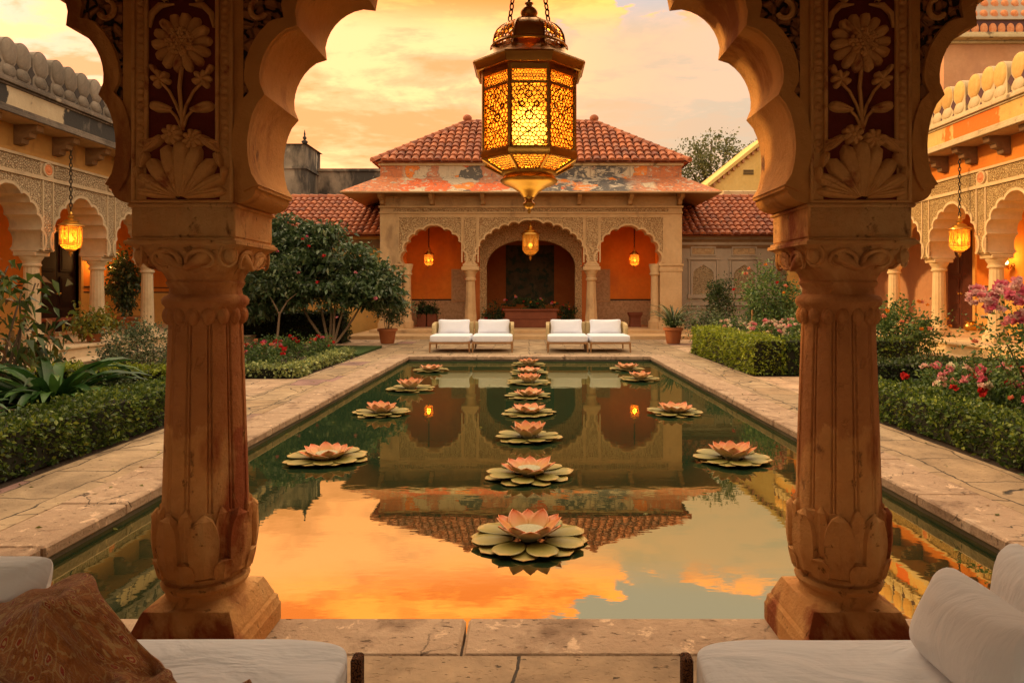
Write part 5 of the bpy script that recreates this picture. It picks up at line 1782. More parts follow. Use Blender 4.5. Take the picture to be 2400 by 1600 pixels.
# ================================================================== TILED SIDE WINGS
for s in (-1, 1):
    YW = PY + 1.0
    xa, xb_ = sorted((CX + s * (HWP + 0.02), s * 12.5))
    ze_ = pz(552, YW - 0.4); YR = YW + 2.7; zr_ = pz(466, YR)
    lab = 'low tiled wing left of the pavilion, half hidden by the flowering tree' if s < 0 else 'low tiled wing right of the pavilion with carved lattice windows'
    w = thing('tiled_wing', lab, 'building', ((xa + xb_) / 2, YW, 0))
    mb = MB().box(xa, xb_, YW, YW + 5.4, -0.02, ze_ + 0.1)
    wl = make('wall', mb, 'wing_wall' if s > 0 else 'yellow_wall', w)
    mb = MB()
    mb.box(xa, xb_, YW - 0.04, YW - 0.0005, ze_ - 0.45, ze_ - 0.12)
    make('eave_shade_strip', mb, 'bracket', wl)  # dark strip put under the eave as painted shade
    mb = MB()
    mb.add([(xa, YW - 0.45, ze_), (xb_, YW - 0.45, ze_), (xb_, YR, zr_), (xa, YR, zr_), (xa, YW + 5.8, ze_), (xb_, YW + 5.8, ze_)], [(0, 1, 2, 3), (3, 2, 5, 4), (0, 4, 5, 1), (0, 3, 4), (1, 5, 2)])
    sl_ = math.hypot(YR - YW + 0.45, zr_ - ze_)
    tiles(mb, (xa, YW - 0.50, ze_), (1, 0, 0), (0, YR - YW + 0.45, zr_ - ze_), int((xb_ - xa) / 0.25), int(sl_ / 0.36) + 1, lambda u, v: v < sl_, 0.25, 0.36, 0.035)
    rf = make('tiled_roof', mb, 'tile', w, smooth=50)
    mb = MB(); ridge_tiles(mb, (xa, YR, zr_), (xb_, YR, zr_), 0.16)
    make('ridge_tile', mb, 'tile', rf, smooth=50)
    if s > 0:
        for px in (1648, 1744, 1842):
            xc = (px - 1240) * YW / 1600
            z0, z1, zt2 = pz(690, YW), pz(612, YW), pz(612, YW)
            hwid = 0.48
            fm = MB()
            # frame: outer rectangle with a pointed opening
            op = [(-hwid + 0.08, z0)] + [(u, pz(648, YW) + v) for u, v in foil(hwid - 0.08, z1 - 0.14 - pz(648, YW), 4, sag=0.02, ogee=0.08)] + [(hwid - 0.08, z0)]
            poly = [(-hwid, z0)] + op + [(hwid, z0), (hwid, z1), (-hwid, z1)]
            fm.prism(poly, lambda u, v: (xc + u, YW - 0.05, v), lambda u, v: (xc + u, YW - 0.001, v))
            fm.box(xc - hwid - 0.13, xc + hwid + 0.13, YW - 0.10, YW - 0.001, z0 - 0.14, z0 - 0.001)
            fm.box(xc - hwid - 0.09, xc - hwid - 0.02, YW - 0.06, YW - 0.001, z0, z1 + 0.05); fm.box(xc + hwid + 0.02, xc + hwid + 0.09, YW - 0.06, YW - 0.001, z0, z1 + 0.05)
            fm.box(xc - hwid - 0.14, xc + hwid + 0.14, YW - 0.08, YW - 0.001, z1 + 0.05, z1 + 0.10)
            for a, b, c, d in ((-hwid, hwid, z1 + 0.20, z1 + 0.25), (-hwid, hwid, z1 + 0.50, z1 + 0.55), (-hwid, -hwid + 0.05, z1 + 0.25, z1 + 0.50), (hwid - 0.05, hwid, z1 + 0.25, z1 + 0.50)):
                fm.box(xc + a, xc + b, YW - 0.045, YW - 0.001, c, d)
            wn = make('lattice_window', fm, 'wing_wall', w, smooth=30)
            pn = MB().prism(op, lambda u, v: (xc + u, YW - 0.012, v), lambda u, v: (xc + u, YW + 0.0, v))
            make('lattice_screen', pn, 'grey_carved', wn)
            pn = MB().box(xc - hwid + 0.06, xc + hwid - 0.06, YW - 0.012, YW, z1 + 0.26, z1 + 0.49)
            make('carved_inset', pn, 'dado', wn)
        mb = MB()
        mb.box(xa, xb_, YW - 0.07, YW - 0.001, pz(716, YW), pz(709, YW)); mb.box(xa, xb_, YW - 0.05, YW - 0.001, pz(724, YW), pz(720, YW)); mb.box(xa, xb_, YW - 0.06, YW - 0.001, pz(574, YW), pz(568, YW))
        make('string_course', mb, 'wing_wall', wl)

# ================================================================== FURTHER BUILDINGS
# soot-stained wall with a turret, left
tb = thing('stained_wall', 'soot stained old wall rising behind the left tiled roof', 'wall', (-10, 36, 0))
Yb = 36.0
x0 = P(560, 0, Yb)[0]; x1 = P(920, 0, Yb)[0]
mb = MB().box(x0, x1, Yb, Yb + 0.8, -0.02, pz(402, Yb)); mb.box(x0, x1, Yb - 0.1, Yb + 0.9, pz(402, Yb), pz(398, Yb) + 0.05)
make('wall_mass', mb, 'grim_wall', tb)
tt = thing('turret', 'square soot stained turret with a pointed finial, left of the tiled roof', 'turret', P(690, 0, Yb - 1)[:2] + (0,))
Yt = 34.0
x0, x1, xe = P(600, 0, Yt)[0], P(716, 0, Yt)[0], P(744, 0, Yt + 2.2)[0]
zt1 = pz(338, Yt)
mb = MB().box(x0, x1, Yt, Yt + 2.4, -0.02, zt1)
mb.box(x0 - 0.08, x1 + 0.08, Yt - 0.08, Yt + 2.48, pz(396, Yt), pz(390, Yt))
tw_ = make('turret_wall', mb, 'grim_wall', tt)
mb = MB()
xm = (x0 + x1) / 2
mb.add([(x0 - 0.12, Yt - 0.12, zt1), (x1 + 0.12, Yt - 0.12, zt1), (x1 + 0.12, Yt + 2.52, zt1), (x0 - 0.12, Yt + 2.52, zt1), (x0 + 0.7, Yt + 1.2, zt1 + 0.25), (x1 - 0.7, Yt + 1.2, zt1 + 0.25)],
       [(0, 1, 5, 4), (1, 2, 5), (2, 3, 4, 5), (3, 0, 4), (0, 3, 2, 1)])
make('turret_roof', mb, 'grim_wall', tt)
xf = P(714, 0, Yt + 1.2)[0]
mb = MB().lathe(xf, Yt + 1.2, [(0.10, zt1 + 0.0), (0.09, zt1 + 0.2), (0.05, zt1 + 0.24), (0.16, zt1 + 0.34), (0.16, zt1 + 0.40), (0.05, zt1 + 0.48), (0.11, zt1 + 0.58), (0.04, zt1 + 0.68), (0.05, zt1 + 0.78), (0.01, zt1 + 1.0)], 12)
make('finial', mb, 'hole_dark', tt, smooth=50)
# yellow house, right
Yh = 38.0
yh = thing('yellow_house', 'yellow rendered house with a sloping roof edge behind the right tiled roof', 'house', (P(1760, 0, Yh)[0], Yh, 0))
pa = P(1662, 437, Yh); pb_ = P(1800, 326, Yh)
sl2 = (pb_[2] - pa[2]) / (pb_[0] - pa[0])
xr = pa[0] + 9
poly = [(pa[0], -0.02), (xr, -0.02), (xr, pa[2] + sl2 * 4.2), (pa[0] + 4.2, pa[2] + sl2 * 4.2), (pa[0], pa[2])]
mb = MB().prism(poly, lambda u, v: (u, Yh, v), lambda u, v: (u, Yh + 7, v))
hw_ = make('wall', mb, 'yellow_house', yh)
mb = MB()
d = Vector((4.3, 0, sl2 * 4.3)); p0 = Vector((pa[0] - 0.15, 0, pa[2] - 0.10))
mb.add([p0 + Vector((0, Yh - 0.3, 0)), p0 + d + Vector((0, Yh - 0.3, 0)), p0 + d + Vector((0, Yh - 0.3, 0.22)), p0 + Vector((0, Yh - 0.3, 0.22)),
        p0 + Vector((0, Yh + 7.2, 0)), p0 + d + Vector((0, Yh + 7.2, 0)), p0 + d + Vector((0, Yh + 7.2, 0.22)), p0 + Vector((0, Yh + 7.2, 0.22))],
       [(0, 1, 2, 3), (4, 7, 6, 5), (0, 4, 5, 1), (3, 2, 6, 7), (0, 3, 7, 4), (1, 5, 6, 2)])
make('roof_edge', mb, 'yellow_house', yh)
for k in range(16):
    c = p0 + d * ((k + 0.5) / 16)
    make('dentil', MB().box(c.x - 0.06, c.x + 0.06, Yh - 0.16, Yh - 0.001, c.z - 0.22, c.z - 0.02), 'tower_plaster', yh)
v = P(1754, 405, Yh)
mb = MB()
for k in range(3):
    mb.box(v[0] - 0.28, v[0] + 0.28, Yh - 0.05, Yh - 0.001, v[2] + 0.10 * k - 0.1, v[2] + 0.10 * k - 0.05)
make('vent', mb, 'line_dark', yh)
mb = MB()
a, b = P(1694, 470, 33.0), P(1752, 446, 33.0)
mb.cbox(a[0], b[0] + 1.2, 33.0, 34.2, 0, b[2], 0.05)
solo('parapet_block', mb, 'pale_mould', 'low pale masonry parapet between the right tiled roof and the yellow house', 'parapet', (a[0], 33.0, 0))
# terracotta tower in the top right corner
Yq = 20.0
tq = thing('terracotta_tower', 'faded terracotta tower with a patterned parapet above the right gallery', 'tower', (15, Yq, 0))
xq = P(2212, 0, Yq)[0]
zc1 = pz(104, Yq)
mb = MB().box(xq, xq + 7, Yq, Yq + 7, -0.02, zc1)
make('tower_wall', mb, 'tower_plaster', tq)
mb = MB()
for e, z0, z1 in ((0.10, zc1 + 0.001, zc1 + 0.08), (0.35, zc1 + 0.081, zc1 + 0.18), (0.28, zc1 + 0.181, zc1 + 0.26)):
    mb.box(xq - e, xq + 7 + e, Yq - e, Yq + 7 + e, z0, z1)
make('tower_cornice', mb, 'pale_mould', tq, bevel=0.02)
zb = zc1 + 0.262
mb = MB().box(xq + 0.05, xq + 6.95, Yq + 0.02, Yq + 6.9, zb, zb + 0.45)
pr_ = make('scale_course', mb, 'hole_plum', tq)
mb = MB()
for k in range(26):
    x = xq + 0.15 + k * 0.26
    mb.ball((x, Yq + 0.02, zb + 0.20), 0.115, 10, 8, 1, 0.4, 1.45)
make('scale_tile', mb, 'medallion', pr_, smooth=60)
mb = MB()
mb.add([(xq - 0.02, Yq - 0.05, zb + 0.452), (xq + 7, Yq - 0.05, zb + 0.452), (xq + 7, Yq + 7, zb + 0.452), (xq - 0.02, Yq + 7, zb + 0.452),
        (xq + 0.9, Yq + 0.9, zb + 2.3), (xq + 6.1, Yq + 0.9, zb + 2.3), (xq + 6.1, Yq + 6.1, zb + 2.3), (xq + 0.9, Yq + 6.1, zb + 2.3)],
       [(0, 1, 5, 4), (1, 2, 6, 5), (2, 3, 7, 6), (3, 0, 4, 7), (4, 5, 6, 7), (3, 2, 1, 0)])
tp = make('patterned_parapet', mb, 'wing_wall', tq)
mb = MB()
for r_ in range(5):
    for k in range(22):
        x = xq + 0.3 + k * 0.30 + (0.15 if r_ % 2 else 0)
        f = 0.18 + r_ * 0.38
        y = Yq - 0.05 + 0.95 * f / 1.85
        mb.ball((x, y, zb + 0.452 + f), 0.12, 8, 6, 1, 0.5, 1.1)
make('rosette', mb, 'medallion', tp, smooth=60)


# ================================================================== BIG HANGING LANTERN
def lattice_bars(mb, w, h, cell, th, fr, seed, taper=1.0):
    """pierced scroll-work: the cell walls of a jittered honeycomb, as bars; fr(u, v, d) -> point"""
    rg = random.Random(seed)
    pts = []
    ny = int(h / (cell * 0.87)) + 3; nx = int(w / cell) + 3
    for j in range(-1, ny):
        for i in range(-1, nx):
            pts.append(Vector(((i + (0.5 if j % 2 else 0)) * cell + rg.uniform(-0.28, 0.28) * cell, j * cell * 0.87 + rg.uniform(-0.28, 0.28) * cell)))
    res = mgeo.delaunay_2d_cdt(pts, [], [], 0, 1e-6)
    vs, tris = res[0], res[2]
    cen = [sum((vs[i] for i in t), Vector((0, 0))) / len(t) for t in tris]
    em = {}
    for ti, t in enumerate(tris):
        for k in range(len(t)):
            e = tuple(sorted((t[k], t[(k + 1) % len(t)])))
            em.setdefault(e, []).append(ti)
    for e, ts in em.items():
        if len(ts) != 2:
            continue
        a, b = cen[ts[0]].copy(), cen[ts[1]].copy()
        if not ((-0.002 < a.x < w + 0.002 and -0.002 < a.y < h + 0.002) or (-0.002 < b.x < w + 0.002 and -0.002 < b.y < h + 0.002)):
            continue
        for q in (a, b):
            q.x = min(max(q.x, 0), w); q.y = min(max(q.y, 0), h)
        d = b - a
        if d.length < 1e-5:
            continue
        n = Vector((-d.y, d.x)).normalized() * th / 2
        c4 = [a + n, b + n, b - n, a - n]
        tv = [fr(p.x, p.y, 0.0) for p in c4] + [fr(p.x, p.y, th) for p in c4]
        mb.add(tv, [(0, 1, 2, 3), (7, 6, 5, 4), (0, 4, 5, 1), (2, 6, 7, 3)])


def chain(mb, p, q, L=0.032, r=0.0035, wd=0.010):
    p = Vector(p); q = Vector(q)
    d = q - p; n = max(2, int(d.length / (L * 0.78))); step = d / n
    up = d.normalized(); sd = up.orthogonal().normalized(); sd2 = up.cross(sd)
    for i in range(n):
        c = p + step * (i + 0.5); s_ = sd if i % 2 else sd2
        pts = [c + up * (L * 0.5 * math.sin(t)) * 1.0 + s_ * (wd * math.cos(t)) for t in [2 * PI * k / 10 for k in range(10)]]
        mb.tube(pts, r, 5, True)


LX, LY = 0.0, 2.93
big = thing('hanging_lantern', 'large pierced brass lantern glowing amber, hanging on chains in the middle arch', 'lantern', (LX, LY, 1.84))


def oct_ring(r, z, k):
    a = -PI / 2 + PI / 8 + k * PI / 4
    return Vector((LX + r * math.cos(a), LY + r * math.sin(a), z))


RO = 0.2197
ZT, ZB = 2.415, 2.082
# frame: rings and corner posts
mb = MB()


def oct_profile(mb, prof):
    mb.lathe(LX, LY, prof, 8, None, False, PI / 8)


oct_profile(mb, [(0.206, ZB - 0.022), (0.226, ZB - 0.022), (0.232, ZB - 0.010), (0.228, ZB + 0.012), (0.206, ZB + 0.012)])
oct_profile(mb, [(0.206, ZT - 0.072), (0.223, ZT - 0.072), (0.223, ZT - 0.060), (0.206, ZT - 0.060)])
oct_profile(mb, [(0.206, ZT - 0.014), (0.224, ZT - 0.014), (0.224, ZT + 0.03), (0.206, ZT + 0.03)])
for k in range(8):
    mb.tube([oct_ring(RO - 0.004, ZB, k), oct_ring(RO - 0.004, ZT + 0.02, k)], 0.0105, 6)
    mb.tube([oct_ring(0.218, ZB - 0.018, k), oct_ring(0.128, 2.018, k)], 0.010, 6)
make('lantern_frame', mb, 'brass', big, smooth=35)
# flared roof rim
mb = MB()
oct_profile(mb, [(0.240, ZT + 0.010), (0.250, ZT + 0.012), (0.258, ZT + 0.034), (0.268, ZT + 0.044), (0.264, ZT + 0.052), (0.215, 2.492), (0.176, 2.526), (0.166, 2.545)])
oct_profile(mb, [(0.240, ZT + 0.010), (0.240, ZT + 0.03), (0.20, 2.48)])
make('canopy', mb, 'brass_dark', big, smooth=30)
# ribbed dome, its side panels pierced
mb = MB()
dome = [(0.166, 2.545), (0.168, 2.562), (0.163, 2.585), (0.150, 2.610), (0.128, 2.632), (0.098, 2.649), (0.060, 2.661), (0.034, 2.667)]
for k in range(8):
    a0 = -PI / 2 - PI / 8 + k * PI / 4
    if k % 2 == 0:
        def fn(u, v, a0=a0):
            i = v * (len(dome) - 1); j = min(int(i), len(dome) - 2); t = i - j
            r = dome[j][0] * (1 - t) + dome[j + 1][0] * t; z = dome[j][1] * (1 - t) + dome[j + 1][1] * t
            a = a0 + u * PI / 4
            return (LX + r * math.cos(a), LY + r * math.sin(a), z)
        mb.grid(6, 15, fn)
    else:
        def fr(x, y, d, a0=a0):
            u = x / 0.13; v = y / 0.165
            i = min(max(v, 0), 1) * (len(dome) - 1); j = min(int(i), len(dome) - 2); t = i - j
            r = dome[j][0] * (1 - t) + dome[j + 1][0] * t - d; z = dome[j][1] * (1 - t) + dome[j + 1][1] * t
            a = a0 + u * PI / 4
            return (LX + r * math.cos(a), LY + r * math.sin(a), z)
        lattice_bars(mb, 0.13, 0.165, 0.022, 0.0045, fr, 50 + k)
    mb.tube([(LX + (r + 0.001) * math.cos(a0), LY + (r + 0.001) * math.sin(a0), z) for r, z in dome], 0.0055, 5)
mb.lathe(LX, LY, [(0.174, 2.540), (0.178, 2.547), (0.170, 2.556)], 24, None, False)
for k in range(6):
    mb.ball((LX, LY - dome[1][0] + 0.004 - 0.0, 2.56), 0.006, 6, 5) if k == 0 else None
make('dome', mb, 'brass_dark', big, smooth=40)
mb = MB().lathe(LX, LY, [(0.040, 2.664), (0.030, 2.672), (0.024, 2.680), (0.034, 2.688), (0.040, 2.702), (0.036, 2.716), (0.022, 2.726), (0.016, 2.736), (0.020, 2.744), (0.010, 2.752), (0.007, 2.765)], 20)
make('finial', mb, 'brass_dark', big, smooth=50)
# pierced side panels with amber glass behind
for k in range(8):
    a, b = oct_ring(RO - 0.006, 0, k), oct_ring(RO - 0.006, 0, (k + 1) % 8)
    e = (b - a); w = e.length; e = e.normalized(); inn = Vector((LX, LY, 0)) - (a + b) / 2; inn = inn.normalized()
    mb = MB()
    h = ZT - 0.072 - ZB - 0.012
    z0 = ZB + 0.012
    fr = lambda x, y, d: a + e * x + inn * d + Vector((0, 0, z0 + y))
    lattice_bars(mb, w, h, 0.0190, 0.0043, fr, 10 + k)
    # two crossing bands worked into the lattice
    for (u0, v0, u1, v1) in ((0.0, 0.30, 1.0, 0.78), (1.0, 0.30, 0.0, 0.78), (0, 0.02, 1, 0.42), (1, 0.02, 0, 0.42), (0, 0.70, 0.5, 1.0), (1, 0.70, 0.5, 1.0)):
        mb.tube([fr(w * (u0 + (u1 - u0) * t), h * (v0 + (v1 - v0) * t + 0.03 * math.sin(PI * t)), 0.002) for t in (0, 0.25, 0.5, 0.75, 1)], 0.0026, 5)
    for (u, v, r_) in ((0.5, 0.50, 0.017), (0.5, 0.84, 0.014), (0.30, 0.68, 0.011), (0.70, 0.68, 0.011)):
        mb.tube([fr(w * u + r_ * math.cos(2 * PI * q / 14), h * v + r_ * math.sin(2 * PI * q / 14), 0.001) for q in range(14)], 0.0032, 5, True)
    fr2 = lambda x, y, d: a + e * x + inn * d + Vector((0, 0, ZT - 0.060 + y))
    lattice_bars(mb, w, 0.046, 0.013, 0.0028, fr2, 80 + k)
    pnl = make('lattice_panel', mb, 'brass_dark', big, smooth=40)
    mb = MB()
    q = [a + inn * 0.012 + Vector((0, 0, ZB)), b + inn * 0.012 + Vector((0, 0, ZB)), b + inn * 0.012 + Vector((0, 0, ZT)), a + inn * 0.012 + Vector((0, 0, ZT))]
    mb.add(q, [(0, 1, 2, 3)])
    make('glass_pane', mb, 'amber_big', pnl)
    # lower, inward sloping panel
    a2, b2 = oct_ring(0.126, 2.016, k), oct_ring(0.126, 2.016, (k + 1) % 8)
    a1, b1 = oct_ring(0.214, ZB - 0.02, k), oct_ring(0.214, ZB - 0.02, (k + 1) % 8)
    mb = MB()

    def fr3(x, y, d):
        u = x / 0.16; v = y / 0.11
        top = a1 + (b1 - a1) * u; bot = a2 + (b2 - a2) * u
        return bot + (top - bot) * v + Vector((0, 0, d))
    lattice_bars(mb, 0.16, 0.11, 0.018, 0.0032, fr3, 120 + k)
    pnl = make('lower_panel', mb, 'brass_dark', big)
    mb = MB()
    up = Vector((0, 0, 0.008))
    mb.add([a2 + up, b2 + up, b1 + up, a1 + up], [(0, 1, 2, 3)])
    make('glass_pane', mb, 'amber_big', pnl)
mb = MB().lathe(LX, LY, [(0.004, 1.842), (0.008, 1.850), (0.006, 1.862), (0.016, 1.866), (0.027, 1.876), (0.028, 1.886), (0.018, 1.894), (0.015, 1.900), (0.024, 1.905), (0.024, 1.912), (0.030, 1.916), (0.046, 1.935), (0.080, 1.955), (0.112, 1.966), (0.126, 1.974), (0.131, 1.984), (0.122, 1.993), (0.117, 2.002), (0.127, 2.010), (0.130, 2.019), (0.122, 2.024)], 40)
make('lantern_bowl', mb, 'brass', big, smooth=50)
mb = MB().ball((LX, LY, 2.195), 0.030, 14, 10, 1, 1, 1.25)
make('bulb', mb, 'bulb', big, smooth=60)
make('flame_glass', MB().ball((LX, LY, 2.205), 0.095, 28, 18, 1, 1, 1.1), 'frosted', big, smooth=180)  # glowing ball added to spread the bulb's glare, not a real glass
mb = MB().tube([(LX, LY, 2.02), (LX, LY, 2.16)], 0.012, 8)
make('lamp_holder', mb, 'brass_dark', big)
point_light('lantern_light', (LX, LY, 2.195), 52, (1.0, 0.50, 0.14), 0.05, big)
big.scale = (0.945, 0.945, 1.0)
TOP = Vector((LX, LY, 3.155))
for k, off in enumerate((Vector((0, 0, 2.765)), Vector((-0.092, 0.0, 2.640)), Vector((0.092, 0.0, 2.640)))):
    mb = MB()
    chain(mb, Vector((LX + off.x, LY, off.z)), TOP + Vector((off.x * 0.18, 0, 0)))
    make('chain', mb, 'iron', big, smooth=60)


# ================================================================== SMALL LANTERNS
def small_lantern(loc, a, rise, energy, label, light_r=0.06, glass='amber_small'):
    """loc = middle of the glass, a = half width, rise = length of the chain above"""
    t = thing('small_lantern', label, 'lantern', (loc[0], loc[1], loc[2] - 2.2 * a), 'small lit lanterns of the courtyard')
    x, y, z = loc
    mb = MB()
    mb.lathe(x, y, [(1.0 * a, z + 0.92 * a), (1.22 * a, z + 0.95 * a), (1.2 * a, z + 1.05 * a), (0.95 * a, z + 1.18 * a), (0.72 * a, z + 1.30 * a), (0.74 * a, z + 1.42 * a), (0.50 * a, z + 1.55 * a), (0.22 * a, z + 1.70 * a), (0.30 * a, z + 1.85 * a), (0.30 * a, z + 1.95 * a), (0.10 * a, z + 2.1 * a), (0.16 * a, z + 2.2 * a), (0.05 * a, z + 2.5 * a)], 20)
    make('cap', mb, 'brass', t, smooth=40)
    mb = MB()
    for k in range(8):
        an = PI / 8 + k * PI / 4
        mb.tube([(x + a * math.cos(an), y + a * math.sin(an), z - 0.95 * a), (x + a * math.cos(an), y + a * math.sin(an), z + 0.98 * a)], 0.045 * a, 5)
    for k in range(8):
        an = k * PI / 4
        q = a * 0.935
        mb.tube([(x + q * math.cos(an), y + q * math.sin(an), z - 0.95 * a), (x + q * math.cos(an), y + q * math.sin(an), z + 0.9 * a)], 0.022 * a, 4)
        b0 = PI / 8 + k * PI / 4
        for s0, s1 in ((-0.55, 0.55), (0.55, -0.55)):
            mb.tube([(x + a * math.cos(b0), y + a * math.sin(b0), z + s0 * a), (x + a * math.cos(b0 + PI / 4), y + a * math.sin(b0 + PI / 4), z + s1 * a)], 0.022 * a, 4)
    for zz in (-0.93, -0.72, -0.55, 0.55, 0.72, 0.9):
        mb.tube([(x + 1.0 * a * math.cos(PI / 8 + k * PI / 4), y + 1.0 * a * math.sin(PI / 8 + k * PI / 4), z + zz * a) for k in range(8)], 0.04 * a, 5, True)
    make('cage', mb, 'brass', t, smooth=50)
    mb = MB().lathe(x, y, [(0.95 * a, z - 0.92 * a), (0.96 * a, z + 0.92 * a)], 8, None, False, PI / 8)
    mb.lathe(x, y, [(0.42 * a, z - 1.45 * a), (0.80 * a, z - 1.2 * a), (0.95 * a, z - 0.95 * a)], 8, None, False, PI / 8)
    make('glass', mb, glass, t)
    mb = MB().lathe(x, y, [(0.03 * a, z - 2.15 * a), (0.12 * a, z - 1.95 * a), (0.2 * a, z - 1.8 * a), (0.12 * a, z - 1.65 * a), (0.45 * a, z - 1.5 * a), (0.48 * a, z - 1.42 * a)], 12)
    make('bottom_finial', mb, 'brass', t, smooth=50)
    mb = MB().ball((x, y, z - 0.35 * a), 0.24 * a, 12, 8, 1, 1, 1.3)
    make('bulb', mb, 'bulb_small', t, smooth=60)
    mb = MB()
    if a > 0.15 and rise > 0.5:
        chain(mb, (x, y, z + 2.45 * a), (x, y, z + 2.45 * a + rise), 0.10, 0.010, 0.024)
    else:
        mb.tube([(x, y, z + 2.45 * a), (x, y, z + 2.45 * a + rise)], 0.014, 6)
    make('chain', mb, 'iron', t)
    point_light('lantern_light', (x, y, z - 0.30 * a), energy, (1.0, 0.47, 0.12), light_r, t)
    return t


small_lantern(P(166, 552, 13.56), 0.195, 4.56 - (P(166, 552, 13.56)[2] + 2.45 * 0.195), 60, 'lit lantern hanging from the eave of the shaded grey gallery on the left')
small_lantern(P(2249, 558, 14.43), 0.190, 4.56 - (P(2249, 558, 14.43)[2] + 2.45 * 0.19), 42, 'lit lantern hanging from the eave of the sunlit golden gallery on the right')
c = P(1241.5, 568, 25.15)
small_lantern((CX - 0.02, 25.25, c[2]), 0.31, zmid - (c[2] + 2.45 * 0.31) + 0.02, 120, 'largest pavilion lantern, hanging in its middle arch right below the big lantern')
for px, lab in ((1005, 'small lit lantern inside the left arch of the pavilion'), (1487, 'small lit lantern inside the right arch of the pavilion')):
    c = P(px, 607, 26.5)
    small_lantern(c, 0.18, 4.30 - (c[2] + 2.45 * 0.18), 190 if px > 1200 else 130, lab, 0.06, 'amber_dim')


# ================================================================== LOTUS FLOATS
def petal_fn(L, W, rise, curl, cup, pointed=False):
    def fn(u, v):
        s = (u - 0.5) * 2
        w = W * 0.5 * math.sin(PI * min(1, 0.14 + 0.86 * v) ** 0.95) ** 0.8 * (v < 1) if pointed else W * 0.5 * ((0.25 + 0.75 * math.sin(PI / 2 * min(1, v / 0.62)) ** 0.9) if v < 0.62 else math.sqrt(max(0.0, 1 - ((v - 0.62) / 0.38) ** 2.0)))
        x = L * v
        z = rise * (v ** curl) + cup * s * s * (0.25 + 0.75 * math.sin(PI * v))
        return (x, s * w, z)
    return fn


def petal_mesh(name, mat, L, W, rise, curl, cup, tilt, r0, z0, pinch=0.0):
    mb = MB().grid(7, 10, petal_fn(L, W, rise, curl, cup, mat == 'lotus_petal'))
    v = np.array(mb.v)
    tv = v[:, 0] / L
    ct, st = math.cos(tilt), math.sin(tilt)
    x = v[:, 0] * ct - v[:, 2] * st + r0; z = v[:, 0] * st + v[:, 2] * ct + z0
    v = np.stack([x, v[:, 1], z], 1)
    me = np_mesh(name, v, mb.f, pa=tv, mat=M[mat])
    me.polygons.foreach_set('use_smooth', [True] * len(me.polygons))
    if mat == 'lotus_petal':
        me.materials.append(M['lotus_out'])
    return me


m_pad = petal_mesh('pad', 'lotus_leaf', 0.275, 0.20, 0.0, 1, 0.008, R(2.5), 0.115, 0.016)
m_pad2 = petal_mesh('pad_low', 'lotus_leaf', 0.285, 0.19, 0.0, 1, 0.008, R(0.3), 0.105, 0.006)
m_pet = petal_mesh('petal', 'lotus_petal', 0.195, 0.150, 0.028, 2.4, 0.014, R(24), 0.070, 0.024)
m_pet2 = petal_mesh('petal_inner', 'lotus_petal', 0.178, 0.150, 0.028, 2.4, 0.014, R(32), 0.080, 0.028)


def lotus_proto(loc, label, rz):
    t = thing('lotus_float', label, 'lotus flower', loc, 'lotus flowers floating on the pool', rz)
    for k in range(8):
        for me, ph in ((m_pad, 0.0), (m_pad2, 0.5)):
            if me is m_pad2 and k % 2:
                pass
            o = link('pad', me, t); o.rotation_euler = (0, 0, 2 * PI * (k + ph) / 8)
            o.modifiers.new('thick', 'SOLIDIFY').thickness = 0.003
    for k in range(6):
        o = link('petal', m_pet, t); o.rotation_euler = (0, 0, 2 * PI * (k + 0.25) / 6)
        md_ = o.modifiers.new('thick', 'SOLIDIFY'); md_.thickness = 0.005; md_.offset = -1; md_.material_offset = 1
    for k in range(6):
        o = link('petal', m_pet2, t); o.rotation_euler = (0, 0, 2 * PI * (k + 0.75) / 6)
        md_ = o.modifiers.new('thick', 'SOLIDIFY'); md_.thickness = 0.005; md_.offset = -1; md_.material_offset = 1
    mb = MB().lathe(0, 0, [(0.05, 0.0), (0.085, 0.03), (0.104, 0.062), (0.100, 0.072), (0.06, 0.078), (0.0, 0.080)], 24)
    make('seed_head', mb, 'lotus_seed', t, local=True, smooth=50)
    return t


lot = [(0.0, 4.49, 'nearest lotus of the middle row, large and orange, above the sky reflection'), (0.0, 6.08, 'second lotus of the middle row counted from the camera'),
       (0.0, 7.63, 'third lotus of the middle row counted from the camera'), (0.0, 9.19, 'fourth lotus of the middle row counted from the camera'),
       (0.0, 10.7, 'fifth lotus of the middle row counted from the camera'), (0.0, 12.3, 'third lotus from the far end of the middle row'),
       (0.0, 13.8, 'second lotus from the far end of the middle row'), (0.0, 15.4, 'farthest lotus of the middle row, beside the far pool edge'),
       (-1.97, 6.65, 'nearest lotus of the left row, close to the left pillar'), (-1.99, 9.19, 'second lotus of the left row counted from the camera'),
       (-2.0, 11.5, 'third lotus of the left row counted from the camera'), (-2.05, 14.3, 'farthest lotus of the left row'),
       (1.98, 6.65, 'nearest lotus of the right row, close to the right pillar'), (1.98, 9.25, 'second lotus of the right row counted from the camera'),
       (2.08, 12.8, 'third lotus of the right row counted from the camera'), (2.08, 14.5, 'farthest lotus of the right row')]
lp = None
